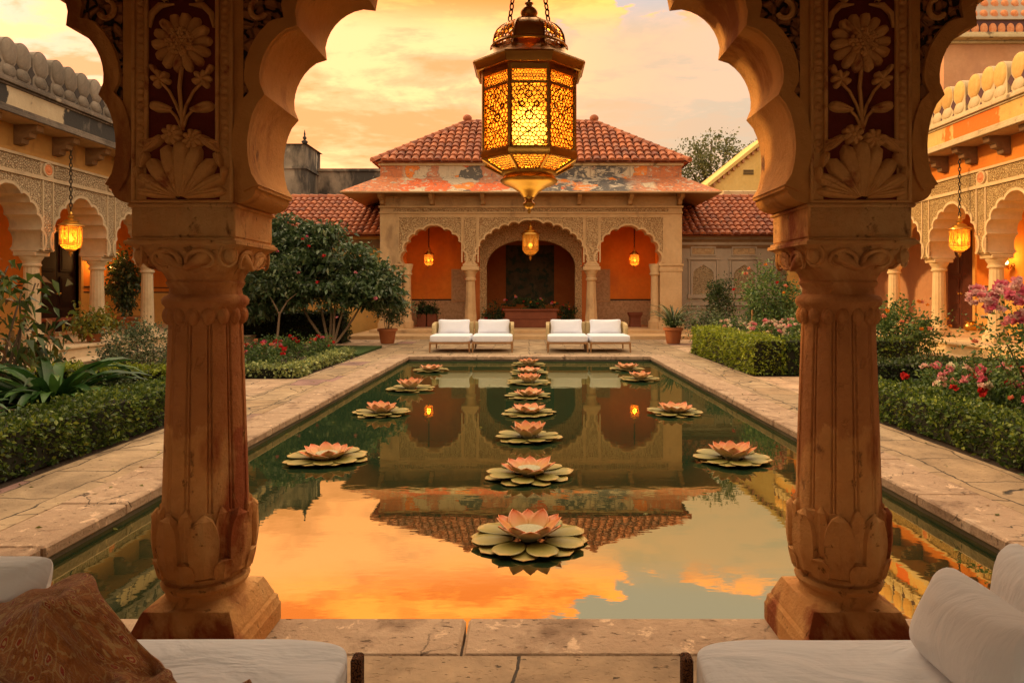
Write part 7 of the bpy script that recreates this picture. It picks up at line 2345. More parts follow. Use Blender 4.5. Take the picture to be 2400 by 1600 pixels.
THROW_Y = [  # millimetres, row by row
    1543, 1556, 1580, 1613, 1597, 1606, 1591, 1575, 1561, 1561, 1536, 1513, 1494, 1467, 1451, 1433, 1421, 1402, 1381, 1394, 1378, 1358, 1344, 1340, 1350, 1360, 1371, 1360, 1357, 1344, 1334, 1325, 1317, 1314, 1305, 1302, 1285, 1260, 1232, 1210, 1208, 1215, 1211, 1219, 1223, 1205, 1201, 1217, 1233, 1237, 1222, 1213,
    1553, 1575, 1597, 1613, 1599, 1608, 1600, 1592, 1569, 1560, 1544, 1524, 1499, 1483, 1466, 1447, 1419, 1399, 1387, 1390, 1400, 1384, 1377, 1372, 1375, 1380, 1376, 1379, 1368, 1364, 1358, 1347, 1336, 1331, 1322, 1316, 1307, 1288, 1264, 1247, 1232, 1251, 1241, 1241, 1237, 1216, 1213, 1226, 1246, 1253, 1238, 1215,
    1559, 1591, 1588, 1584, 1580, 1574, 1560, 1559, 1579, 1578, 1544, 1532, 1509, 1497, 1470, 1462, 1436, 1420, 1414, 1410, 1413, 1410, 1400, 1395, 1393, 1390, 1387, 1385, 1382, 1379, 1376, 1367, 1357, 1354, 1350, 1335, 1310, 1288, 1272, 1259, 1261, 1265, 1247, 1242, 1250, 1225, 1221, 1246, 1245, 1238, 1234, 1239,
    1557, 1543, 1542, 1547, 1552, 1569, 1568, 1568, 1576, 1573, 1562, 1546, 1531, 1511, 1497, 1479, 1454, 1446, 1440, 1440, 1435, 1427, 1416, 1415, 1410, 1402, 1399, 1396, 1395, 1397, 1396, 1384, 1360, 1342, 1327, 1331, 1327, 1321, 1306, 1291, 1275, 1281, 1270, 1261, 1249, 1248, 1223, 1208, 1198, 1193, 1199, 1206,
    1561, 1563, 1566, 1567, 1575, 1572, 1567, 1568, 1589, 1582, 1567, 1543, 1530, 1520, 1525, 1500, 1486, 1471, 1461, 1453, 1450, 1445, 1438, 1433, 1430, 1416, 1409, 1411, 1422, 1424, 1404, 1387, 1375, 1366, 1356, 1354, 1338, 1332, 1315, 1298, 1291, 1277, 1277, 1286, 1277, 1271, 1251, 1234, 1220, 1213, 1218, 1208,
    1579, 1581, 1580, 1586, 1583, 1583, 1583, 1587, 1585, 1587, 1586, 1573, 1559, 1540, 1539, 1516, 1499, 1483, 1481, 1475, 1475, 1460, 1456, 1448, 1439, 1437, 1438, 1451, 1445, 1433, 1425, 1410, 1392, 1383, 1378, 1373, 1363, 1349, 1334, 1313, 1307, 1299, 1300, 1301, 1301, 1281, 1270, 1253, 1234, 1226, 1233, 1229,
    1581, 1583, 1591, 1590, 1588, 1583, 1592, 1585, 1595, 1595, 1591, 1578, 1560, 1545, 1547, 1524, 1508, 1496, 1483, 1489, 1478, 1471, 1466, 1460, 1453, 1456, 1460, 1469, 1451, 1445, 1428, 1417, 1397, 1380, 1368, 1357, 1348, 1344, 1336, 1320, 1298, 1310, 1310, 1308, 1293, 1282, 1269, 1263, 1246, 1242, 1240, 1244,
    1593, 1602, 1609, 1608, 1601, 1597, 1598, 1607, 1618, 1619, 1612, 1596, 1574, 1554, 1548, 1535, 1520, 1506, 1500, 1504, 1497, 1489, 1492, 1492, 1488, 1471, 1474, 1484, 1466, 1457, 1449, 1423, 1417, 1409, 1396, 1386, 1375, 1365, 1354, 1335, 1309, 1303, 1326, 1321, 1306, 1289, 1269, 1265, 1270, 1256, 1248, 1269,
    1608, 1617, 1627, 1632, 1628, 1628, 1631, 1634, 1636, 1633, 1626, 1606, 1591, 1580, 1563, 1545, 1531, 1524, 1518, 1529, 1522, 1497, 1498, 1504, 1509, 1502, 1490, 1496, 1493, 1464, 1459, 1457, 1450, 1436, 1422, 1405, 1387, 1373, 1361, 1345, 1336, 1312, 1293, 1290, 1283, 1277, 1262, 1274, 1276, 1269, 1262, 1253,
    1612, 1638, 1646, 1658, 1667, 1672, 1672, 1664, 1660, 1659, 1636, 1632, 1607, 1597, 1579, 1563, 1547, 1526, 1518, 1513, 1520, 1536, 1540, 1520, 1505, 1498, 1496, 1494, 1497, 1492, 1482, 1475, 1467, 1448, 1436, 1418, 1404, 1384, 1379, 1359, 1345, 1349, 1331, 1329, 1318, 1304, 1286, 1267, 1288, 1287, 1270, 1259,
    1634, 1614, 1626, 1625, 1636, 1653, 1658, 1653, 1664, 1657, 1628, 1615, 1629, 1622, 1610, 1596, 1577, 1554, 1542, 1556, 1559, 1542, 1534, 1536, 1517, 1526, 1524, 1527, 1523, 1511, 1501, 1492, 1478, 1463, 1447, 1435, 1417, 1402, 1391, 1380, 1373, 1365, 1349, 1347, 1332, 1315, 1303, 1293, 1285, 1280, 1290, 1284,
    1642, 1656, 1655, 1646, 1656, 1667, 1677, 1663, 1667, 1655, 1643, 1619, 1598, 1586, 1583, 1582, 1583, 1578, 1569, 1570, 1553, 1559, 1553, 1541, 1545, 1549, 1544, 1541, 1531, 1528, 1513, 1502, 1488, 1480, 1462, 1447, 1433, 1420, 1404, 1397, 1389, 1379, 1368, 1360, 1343, 1324, 1316, 1314, 1311, 1301, 1302, 1307,
    1669, 1674, 1659, 1670, 1679, 1686, 1690, 1683, 1670, 1658, 1637, 1630, 1624, 1617, 1605, 1610, 1593, 1591, 1581, 1566, 1557, 1552, 1554, 1560, 1563, 1561, 1557, 1551, 1546, 1537, 1522, 1516, 1509, 1496, 1486, 1479, 1469, 1455, 1446, 1435, 1417, 1401, 1382, 1372, 1354, 1342, 1332, 1328, 1326, 1327, 1334, 1346,
    1672, 1693, 1692, 1689, 1695, 1695, 1701, 1692, 1680, 1669, 1653, 1645, 1640, 1633, 1627, 1623, 1609, 1590, 1587, 1583, 1574, 1570, 1573, 1581, 1580, 1580, 1577, 1570, 1560, 1552, 1542, 1537, 1530, 1535, 1536, 1528, 1507, 1485, 1469, 1459, 1444, 1424, 1397, 1385, 1370, 1358, 1358, 1362, 1358, 1362, 1382, 1390,
    1713, 1715, 1712, 1711, 1713, 1707, 1693, 1691, 1677, 1675, 1672, 1658, 1655, 1644, 1631, 1621, 1616, 1611, 1604, 1596, 1587, 1585, 1591, 1598, 1602, 1593, 1583, 1585, 1585, 1580, 1575, 1575, 1554, 1554, 1562, 1551, 1535, 1506, 1485, 1472, 1465, 1445, 1423, 1413, 1400, 1400, 1395, 1380, 1378, 1385, 1389, 1396,
    1746, 1738, 1734, 1731, 1723, 1722, 1719, 1706, 1697, 1694, 1691, 1685, 1673, 1677, 1658, 1644, 1636, 1631, 1624, 1615, 1610, 1616, 1616, 1608, 1607, 1605, 1610, 1620, 1617, 1591, 1578, 1582, 1589, 1578, 1564, 1559, 1534, 1518, 1500, 1487, 1470, 1448, 1432, 1425, 1412, 1402, 1404, 1406, 1404, 1400, 1401, 1411,
    1767, 1757, 1755, 1750, 1743, 1742, 1730, 1735, 1725, 1719, 1710, 1706, 1689, 1675, 1675, 1662, 1654, 1651, 1646, 1640, 1640, 1640, 1636, 1632, 1640, 1642, 1631, 1592, 1579, 1594, 1603, 1607, 1595, 1596, 1576, 1549, 1542, 1530, 1512, 1493, 1486, 1467, 1454, 1446, 1437, 1425, 1423, 1418, 1409, 1414, 1410, 1420,
    1776, 1766, 1764, 1759, 1746, 1748, 1739, 1734, 1729, 1724, 1712, 1711, 1699, 1683, 1679, 1663, 1666, 1664, 1662, 1650, 1651, 1647, 1645, 1651, 1649, 1622, 1601, 1584, 1595, 1601, 1598, 1607, 1607, 1586, 1569, 1559, 1552, 1538, 1519, 1501, 1484, 1476, 1458, 1456, 1441, 1433, 1421, 1429, 1421, 1425, 1421, 1427,
    1797, 1786, 1778, 1775, 1763, 1765, 1764, 1763, 1750, 1741, 1723, 1713, 1701, 1698, 1681, 1665, 1653, 1659, 1654, 1657, 1661, 1651, 1637, 1620, 1599, 1599, 1610, 1619, 1617, 1620, 1614, 1618, 1612, 1598, 1589, 1576, 1560, 1547, 1531, 1517, 1509, 1498, 1485, 1480, 1464, 1445, 1443, 1432, 1435, 1436, 1430, 1433,
    1808, 1805, 1800, 1797, 1797, 1805, 1810, 1809, 1792, 1779, 1757, 1734, 1721, 1704, 1696, 1683, 1668, 1668, 1679, 1652, 1627, 1616, 1617, 1620, 1626, 1630, 1625, 1628, 1636, 1635, 1637, 1626, 1627, 1616, 1598, 1587, 1576, 1561, 1559, 1539, 1518, 1505, 1496, 1488, 1468, 1441, 1437, 1449, 1455, 1459, 1459, 1447,
    1825, 1835, 1840, 1843, 1846, 1849, 1844, 1834, 1814, 1801, 1777, 1756, 1740, 1731, 1720, 1713, 1701, 1674, 1653, 1653, 1657, 1654, 1641, 1644, 1638, 1639, 1641, 1644, 1650, 1642, 1636, 1642, 1628, 1615, 1606, 1599, 1586, 1583, 1570, 1550, 1541, 1531, 1519, 1508, 1485, 1463, 1451, 1460, 1443, 1444, 1452, 1468,
    1872, 1881, 1881, 1879, 1871, 1863, 1865, 1846, 1827, 1821, 1798, 1785, 1772, 1744, 1722, 1712, 1699, 1693, 1690, 1679, 1668, 1658, 1657, 1655, 1655, 1650, 1647, 1657, 1651, 1659, 1649, 1634, 1640, 1632, 1622, 1611, 1605, 1596, 1587, 1571, 1562, 1546, 1527, 1520, 1504, 1487, 1484, 1476, 1471, 1466, 1467, 1474,
    1907, 1910, 1903, 1899, 1893, 1886, 1879, 1858, 1841, 1833, 1818, 1801, 1785, 1770, 1757, 1746, 1727, 1713, 1702, 1696, 1687, 1675, 1665, 1668, 1664, 1663, 1663, 1670, 1669, 1656, 1649, 1652, 1641, 1646, 1645, 1636, 1625, 1616, 1602, 1589, 1581, 1558, 1542, 1531, 1518, 1512, 1508, 1500, 1486, 1489, 1490, 1495,
    1928, 1925, 1924, 1925, 1915, 1900, 1879, 1873, 1854, 1848, 1834, 1816, 1800, 1789, 1769, 1759, 1742, 1729, 1709, 1695, 1693, 1689, 1674, 1681, 1678, 1673, 1682, 1675, 1671, 1663, 1662, 1650, 1667, 1661, 1662, 1664, 1646, 1629, 1626, 1619, 1592, 1569, 1555, 1543, 1536, 1526, 1523, 1516, 1508, 1513, 1521, 1528,
    1959, 1956, 1957, 1952, 1939, 1919, 1901, 1888, 1879, 1874, 1862, 1847, 1829, 1810, 1791, 1775, 1760, 1742, 1722, 1700, 1683, 1689, 1694, 1698, 1699, 1693, 1691, 1693, 1679, 1681, 1663, 1668, 1666, 1664, 1655, 1654, 1660, 1649, 1643, 1630, 1607, 1583, 1568, 1560, 1557, 1559, 1559, 1551, 1536, 1534, 1549, 1560,
    1992, 1989, 1985, 1977, 1964, 1946, 1934, 1924, 1902, 1894, 1880, 1862, 1842, 1830, 1811, 1798, 1778, 1755, 1737, 1714, 1714, 1724, 1723, 1729, 1725, 1716, 1708, 1692, 1681, 1681, 1687, 1696, 1673, 1669, 1686, 1678, 1671, 1662, 1652, 1642, 1620, 1601, 1591, 1590, 1602, 1593, 1583, 1574, 1568, 1564, 1566, 1567,
    2001, 2008, 2004, 1997, 1988, 1968, 1952, 1948, 1944, 1939, 1927, 1903, 1877, 1850, 1832, 1818, 1802, 1781, 1762, 1755, 1754, 1763, 1758, 1739, 1724, 1729, 1725, 1729, 1715, 1713, 1713, 1697, 1672, 1670, 1675, 1686, 1673, 1681, 1664, 1644, 1629, 1620, 1618, 1619, 1625, 1622, 1605, 1591, 1576, 1580, 1575, 1587,
    2015, 2018, 2026, 2020, 2004, 2004, 1985, 1967, 1949, 1942, 1933, 1922, 1889, 1868, 1857, 1851, 1838, 1820, 1806, 1797, 1786, 1780, 1764, 1757, 1759, 1758, 1764, 1749, 1749, 1743, 1725, 1707, 1685, 1676, 1689, 1681, 1688, 1683, 1673, 1658, 1650, 1641, 1642, 1639, 1627, 1629, 1615, 1595, 1590, 1593, 1594, 1602,
    2024, 2021, 2024, 2032, 2016, 2001, 1995, 1976, 1957, 1948, 1935, 1924, 1898, 1882, 1867, 1860, 1848, 1833, 1827, 1812, 1797, 1789, 1777, 1772, 1773, 1777, 1772, 1765, 1755, 1743, 1730, 1712, 1687, 1683, 1701, 1686, 1692, 1690, 1682, 1668, 1660, 1649, 1652, 1650, 1634, 1619, 1620, 1603, 1601, 1590, 1604, 1600,
    2043, 2015, 2008, 2015, 2014, 2011, 2007, 1999, 1976, 1967, 1948, 1925, 1914, 1895, 1893, 1874, 1868, 1861, 1840, 1831, 1815, 1806, 1806, 1799, 1794, 1787, 1788, 1775, 1772, 1755, 1738, 1723, 1703, 1703, 1699, 1694, 1707, 1711, 1696, 1670, 1651, 1638, 1638, 1642, 1644, 1638, 1622, 1617, 1610, 1600, 1615, 1631,
    2047, 2029, 2013, 2019, 2000, 2000, 2008, 2007, 1989, 1981, 1962, 1939, 1917, 1912, 1903, 1892, 1880, 1875, 1864, 1853, 1835, 1825, 1821, 1811, 1805, 1807, 1805, 1790, 1781, 1772, 1756, 1737, 1715, 1702, 1719, 1718, 1726, 1734, 1718, 1697, 1690, 1666, 1635, 1620, 1623, 1634, 1636, 1633, 1631, 1627, 1608, 1609,
    2052, 2040, 2029, 2015, 2017, 2025, 2013, 2000, 2004, 1990, 1972, 1953, 1932, 1930, 1924, 1911, 1897, 1889, 1873, 1869, 1853, 1836, 1821, 1829, 1817, 1806, 1806, 1808, 1795, 1784, 1767, 1747, 1732, 1727, 1728, 1753, 1757, 1748, 1740, 1721, 1701, 1686, 1652, 1634, 1604, 1603, 1599, 1589, 1584, 1584, 1578, 1575,
    2054, 2039, 2040, 2015, 2030, 2022, 2029, 2014, 2000, 2005, 1991, 1975, 1960, 1941, 1925, 1916, 1920, 1896, 1884, 1869, 1849, 1837, 1840, 1829, 1831, 1824, 1823, 1827, 1823, 1809, 1790, 1773, 1757, 1745, 1752, 1768, 1771, 1770, 1750, 1731, 1711, 1689, 1668, 1655, 1634, 1620, 1618, 1621, 1616, 1601, 1594, 1587,
    2050, 2046, 2026, 2033, 2014, 2028, 2016, 2024, 2019, 2014, 2004, 2002, 1984, 1963, 1946, 1928, 1909, 1913, 1895, 1879, 1866, 1850, 1834, 1844, 1846, 1853, 1857, 1861, 1857, 1845, 1825, 1800, 1777, 1764, 1766, 1779, 1790, 1772, 1756, 1742, 1716, 1700, 1685, 1678, 1660, 1653, 1648, 1640, 1622, 1618, 1613, 1614,
]
THROW_Z = [  # millimetres, row by row
    559, 561, 560, 570, 578, 585, 587, 585, 579, 575, 571, 576, 550, 537, 517, 511, 509, 514, 518, 516, 519, 520, 513, 510, 517, 521, 527, 531, 516, 508, 515, 515, 519, 511, 509, 523, 513, 511, 513, 528, 542, 543, 539, 553, 562, 584, 591, 569, 570, 537, 533, 515,
    564, 548, 547, 548, 554, 557, 563, 574, 583, 596, 580, 567, 561, 540, 537, 533, 537, 537, 538, 531, 512, 521, 510, 512, 523, 508, 510, 527, 520, 514, 515, 515, 510, 521, 519, 509, 510, 510, 509, 525, 523, 540, 530, 547, 571, 575, 582, 581, 557, 545, 545, 526,
    559, 543, 530, 533, 544, 560, 558, 562, 576, 592, 592, 577, 565, 550, 557, 541, 535, 541, 521, 509, 513, 510, 522, 515, 509, 522, 519, 512, 522, 512, 524, 511, 512, 511, 522, 537, 537, 531, 529, 533, 530, 525, 528, 543, 579, 594, 589, 587, 582, 565, 545, 519,
    529, 533, 532, 535, 536, 541, 546, 549, 558, 574, 575, 582, 567, 546, 544, 540, 531, 518, 522, 517, 527, 519, 513, 512, 516, 509, 513, 525, 511, 520, 514, 525, 536, 546, 562, 574, 572, 549, 527, 532, 530, 524, 529, 541, 571, 607, 617, 599, 577, 556, 537, 514,
    508, 520, 521, 519, 536, 532, 528, 528, 543, 549, 550, 535, 516, 511, 510, 522, 526, 524, 510, 520, 516, 526, 510, 520, 511, 518, 522, 509, 519, 523, 547, 562, 571, 566, 554, 562, 556, 548, 534, 516, 538, 546, 551, 554, 574, 594, 595, 582, 570, 563, 537, 523,
    521, 509, 510, 524, 520, 526, 533, 525, 515, 527, 530, 527, 524, 520, 514, 524, 514, 527, 517, 513, 512, 509, 521, 509, 524, 524, 513, 510, 535, 568, 572, 567, 557, 554, 551, 544, 538, 530, 523, 508, 533, 559, 554, 571, 566, 571, 580, 582, 582, 563, 541, 509,
    511, 520, 513, 514, 530, 516, 530, 536, 520, 522, 540, 536, 533, 527, 512, 526, 513, 528, 531, 511, 525, 511, 521, 509, 512, 511, 509, 527, 557, 576, 561, 559, 543, 534, 531, 529, 523, 512, 509, 511, 528, 559, 554, 564, 560, 561, 570, 586, 587, 557, 526, 514,
    520, 510, 520, 517, 517, 528, 512, 527, 533, 535, 533, 544, 552, 544, 532, 516, 520, 514, 514, 527, 517, 523, 517, 525, 532, 553, 556, 549, 558, 562, 552, 521, 509, 515, 524, 513, 517, 521, 520, 515, 519, 542, 547, 542, 535, 537, 550, 559, 568, 543, 530, 511,
    510, 521, 508, 516, 516, 526, 535, 537, 537, 533, 515, 526, 522, 536, 520, 526, 511, 518, 520, 510, 526, 549, 569, 572, 556, 546, 545, 550, 548, 535, 511, 527, 508, 512, 535, 526, 534, 542, 545, 545, 525, 510, 512, 510, 511, 510, 516, 533, 545, 552, 533, 514,
    529, 525, 534, 537, 531, 525, 524, 534, 539, 542, 536, 520, 509, 523, 509, 512, 528, 534, 540, 558, 579, 577, 563, 543, 537, 523, 519, 512, 513, 513, 516, 525, 518, 523, 528, 537, 530, 516, 512, 510, 517, 530, 521, 510, 523, 515, 517, 516, 536, 547, 540, 534,
    550, 554, 565, 567, 558, 543, 544, 563, 555, 550, 551, 537, 524, 523, 535, 548, 536, 536, 546, 565, 562, 545, 542, 535, 514, 523, 524, 510, 527, 526, 521, 526, 526, 514, 518, 533, 521, 522, 512, 529, 523, 512, 510, 521, 513, 517, 509, 520, 511, 514, 521, 535,
    561, 571, 581, 589, 573, 557, 541, 553, 574, 568, 564, 554, 546, 553, 569, 579, 572, 556, 542, 544, 542, 542, 535, 510, 522, 517, 515, 524, 511, 522, 507, 511, 513, 517, 529, 522, 528, 525, 530, 509, 509, 525, 515, 511, 526, 527, 527, 509, 517, 527, 508, 534,
    561, 571, 598, 583, 558, 542, 553, 547, 560, 569, 583, 568, 561, 569, 571, 575, 553, 541, 529, 525, 524, 524, 516, 519, 520, 525, 526, 513, 518, 509, 520, 517, 520, 533, 520, 525, 517, 513, 514, 521, 531, 517, 510, 520, 517, 516, 514, 522, 509, 521, 523, 526,
    582, 595, 573, 548, 554, 558, 565, 565, 572, 574, 578, 583, 575, 554, 565, 552, 536, 518, 517, 526, 513, 529, 508, 513, 526, 534, 531, 512, 510, 520, 529, 531, 517, 512, 531, 540, 540, 542, 540, 527, 513, 515, 518, 509, 532, 529, 521, 513, 528, 530, 518, 510,
    574, 558, 559, 561, 557, 577, 585, 582, 595, 596, 582, 563, 551, 546, 529, 521, 513, 513, 519, 513, 525, 514, 521, 535, 536, 518, 516, 518, 510, 509, 510, 516, 542, 565, 568, 556, 550, 536, 522, 526, 509, 509, 511, 518, 510, 513, 533, 551, 560, 560, 539, 534,
    558, 549, 552, 563, 573, 563, 579, 577, 566, 557, 554, 554, 556, 536, 532, 519, 510, 513, 515, 521, 512, 514, 523, 511, 517, 512, 510, 516, 535, 539, 551, 560, 557, 551, 547, 540, 533, 520, 519, 516, 532, 525, 526, 529, 539, 561, 574, 566, 566, 546, 548, 525,
    548, 557, 554, 572, 560, 573, 579, 568, 568, 570, 569, 558, 554, 557, 535, 524, 516, 510, 509, 509, 515, 520, 526, 509, 511, 533, 548, 560, 578, 577, 564, 554, 540, 540, 526, 517, 511, 513, 511, 529, 537, 540, 539, 538, 553, 550, 567, 565, 547, 552, 534, 539,
    545, 560, 556, 568, 572, 563, 573, 579, 578, 578, 579, 566, 556, 561, 543, 534, 522, 517, 509, 519, 511, 513, 514, 518, 538, 560, 564, 588, 594, 567, 554, 543, 533, 529, 514, 508, 514, 508, 509, 535, 547, 545, 548, 536, 543, 559, 554, 559, 547, 549, 536, 530,
    541, 557, 566, 559, 570, 579, 566, 583, 577, 576, 579, 582, 575, 558, 559, 551, 544, 531, 529, 534, 537, 547, 553, 560, 579, 603, 603, 595, 588, 568, 537, 522, 516, 519, 512, 523, 523, 522, 522, 537, 546, 542, 532, 529, 527, 538, 552, 543, 546, 537, 547, 540,
    556, 565, 558, 571, 572, 578, 573, 578, 582, 588, 577, 578, 570, 575, 563, 553, 552, 556, 554, 565, 580, 592, 599, 606, 609, 594, 584, 579, 574, 546, 534, 542, 528, 518, 527, 519, 528, 522, 535, 538, 537, 523, 510, 510, 511, 512, 534, 560, 556, 548, 553, 564,
    552, 557, 565, 568, 579, 592, 584, 585, 578, 579, 591, 586, 587, 579, 579, 577, 583, 586, 605, 620, 617, 613, 605, 592, 591, 587, 584, 591, 560, 558, 551, 539, 542, 534, 530, 525, 509, 532, 522, 522, 517, 528, 534, 532, 518, 517, 525, 534, 530, 529, 529, 542,
    547, 546, 549, 558, 562, 569, 592, 581, 591, 580, 584, 588, 603, 616, 625, 632, 629, 624, 614, 596, 586, 588, 604, 605, 587, 598, 593, 575, 577, 560, 553, 557, 542, 532, 531, 510, 518, 519, 538, 527, 514, 516, 519, 522, 523, 526, 523, 510, 511, 520, 523, 520,
    533, 553, 552, 553, 561, 570, 580, 588, 584, 591, 594, 608, 626, 651, 646, 624, 615, 601, 588, 581, 579, 583, 597, 604, 602, 586, 598, 588, 574, 574, 566, 554, 558, 548, 527, 515, 510, 511, 519, 512, 517, 515, 526, 527, 524, 509, 521, 525, 532, 512, 529, 520,
    532, 537, 533, 535, 539, 554, 560, 580, 595, 599, 611, 629, 644, 655, 629, 618, 604, 608, 606, 592, 593, 594, 606, 597, 596, 604, 595, 604, 593, 586, 575, 578, 579, 588, 574, 552, 524, 525, 528, 525, 524, 528, 520, 510, 518, 524, 509, 509, 517, 526, 534, 538,
    524, 518, 520, 516, 525, 541, 564, 575, 598, 604, 614, 627, 635, 629, 616, 603, 605, 598, 606, 606, 607, 614, 615, 616, 620, 625, 620, 611, 610, 604, 615, 625, 639, 645, 640, 610, 567, 536, 521, 511, 510, 520, 530, 529, 519, 520, 529, 533, 547, 562, 560, 544,
    513, 510, 513, 511, 529, 549, 566, 572, 566, 565, 570, 580, 594, 611, 610, 601, 613, 611, 601, 610, 604, 608, 630, 629, 630, 626, 625, 636, 642, 659, 671, 688, 707, 705, 670, 629, 580, 551, 527, 524, 530, 530, 532, 534, 540, 558, 571, 571, 566, 555, 543, 564,
    488, 499, 500, 507, 519, 517, 523, 537, 542, 545, 558, 564, 586, 590, 594, 601, 607, 616, 621, 614, 622, 628, 642, 656, 652, 645, 655, 661, 693, 710, 724, 731, 742, 723, 683, 630, 589, 550, 539, 542, 543, 548, 559, 567, 577, 571, 561, 560, 549, 552, 556, 565,
    467, 472, 478, 485, 492, 512, 517, 512, 510, 517, 535, 564, 572, 590, 614, 620, 626, 632, 633, 624, 630, 650, 658, 643, 649, 685, 687, 712, 700, 718, 717, 741, 747, 727, 684, 634, 584, 566, 549, 562, 550, 542, 550, 550, 553, 553, 556, 545, 551, 538, 562, 570,
    457, 458, 463, 475, 489, 502, 517, 510, 509, 511, 530, 558, 571, 595, 598, 599, 603, 614, 631, 628, 628, 648, 660, 656, 668, 694, 710, 706, 712, 709, 725, 740, 737, 728, 681, 637, 586, 558, 555, 564, 552, 535, 544, 546, 544, 545, 547, 541, 551, 548, 561, 580,
    444, 433, 451, 466, 475, 484, 498, 517, 525, 526, 531, 545, 568, 572, 589, 593, 605, 616, 616, 633, 644, 640, 644, 659, 692, 711, 716, 722, 707, 718, 718, 727, 742, 725, 691, 634, 579, 559, 544, 531, 524, 527, 535, 528, 531, 545, 534, 545, 535, 549, 575, 586,
    426, 430, 428, 433, 441, 449, 466, 493, 511, 522, 535, 543, 553, 581, 583, 585, 589, 613, 622, 630, 631, 646, 666, 679, 685, 712, 721, 717, 723, 719, 719, 736, 747, 717, 671, 619, 567, 528, 511, 517, 509, 515, 510, 518, 520, 524, 528, 530, 532, 542, 556, 546,
    399, 401, 416, 417, 421, 442, 450, 476, 509, 510, 524, 532, 541, 567, 592, 609, 616, 625, 622, 619, 628, 637, 651, 678, 684, 697, 707, 719, 718, 736, 737, 741, 734, 701, 665, 590, 543, 509, 523, 527, 532, 509, 509, 510, 518, 531, 533, 532, 531, 535, 535, 539,
    369, 381, 393, 389, 406, 430, 457, 478, 491, 503, 512, 512, 523, 541, 563, 586, 603, 603, 614, 638, 645, 650, 652, 664, 690, 692, 700, 707, 719, 728, 738, 746, 725, 700, 648, 573, 531, 517, 522, 539, 528, 527, 510, 517, 509, 515, 514, 508, 509, 518, 517, 536,
    350, 377, 382, 389, 401, 421, 447, 465, 480, 483, 491, 504, 514, 531, 557, 576, 592, 610, 622, 628, 648, 660, 672, 674, 679, 696, 705, 724, 738, 742, 744, 733, 717, 695, 652, 594, 553, 549, 538, 534, 535, 518, 527, 520, 513, 509, 517, 525, 521, 511, 529, 521,
]
NU, NV = 52, 34
cv_ = np.stack([THROW_X, THROW_Y, THROW_Z], 1) / 1000.0
mb = MB()
mb.add([tuple(q) for q in cv_], [(j * NU + i, j * NU + i + 1, (j + 1) * NU + i + 1, (j + 1) * NU + i) for j in range(NV - 1) for i in range(NU - 1)])
org = (-1.3, 1.65, 0.50)
thr = solo('throw_blanket', mb, 'throw', 'rust brown patterned woven throw draped in folds on the left daybed', 'blanket', org, None, 180)
at = thr.data.attributes.new('uvw', 'FLOAT_VECTOR', 'POINT')
uv = np.array([(i / (NU - 1) * 1.9, j / (NV - 1) * 1.0, 0) for j in range(NV) for i in range(NU)], dtype=np.float32)
at.data.foreach_set('vector', uv.ravel())
md = thr.modifiers.new('smooth', 'SUBSURF'); md.levels = 2; md.render_levels = 2
md = thr.modifiers.new('thick', 'SOLIDIFY'); md.thickness = 0.006; md.offset = 1


# ================================================================== HEDGES
hedge('low boxwood hedge running along the left path in the foreground', -4.78, -4.16, 3.6, 9.35, 0.42, 'box', 2500, 0.040, 0.026)
hedge('low boxwood hedge running along the right path in front of the roses', 4.16, 4.72, 3.6, 9.2, 0.38, 'box', 2500, 0.040, 0.026)
hedge('yellow green clipped hedge behind the strap leaved plant on the left', -6.6, -4.80, 9.0, 9.55, 0.52, 'box_lime_sunlit', 1900, 0.045)
hedge('dark clipped hedge across the right bed behind the roses', 4.74, 7.4, 9.3, 9.8, 0.56, 'box_dark', 1900, 0.045)
hedge('tall lime green clipped hedge beside the right path, facing the left', 4.12, 4.72, 12.6, 17.3, 0.66, 'box_lime_sunlit', 1500, 0.05)  # leaf colour holds the sunlight on the hedge's left side
hedge('dark green front run of the tall hedge turning right from the path corner', 4.724, 7.2, 12.6, 13.1, 0.66, 'box', 1500, 0.05)
hedge('pale low border hedge edging the left path by the red roses', -4.42, -4.16, 12.5, 16.4, 0.20, 'pale_border', 1500, 0.055, 0.03)
hedge('pale low border hedge across the front of the red roses', -7.4, -4.16, 12.16, 12.5, 0.20, 'pale_border', 1500, 0.055, 0.03)
hedge('tall dark hedge under the flowering tree on the left', -9.2, -5.6, 20.6, 21.3, 0.95, 'box_dark', 750, 0.075, 0.04)

# ================================================================== TREES AND SHRUBS


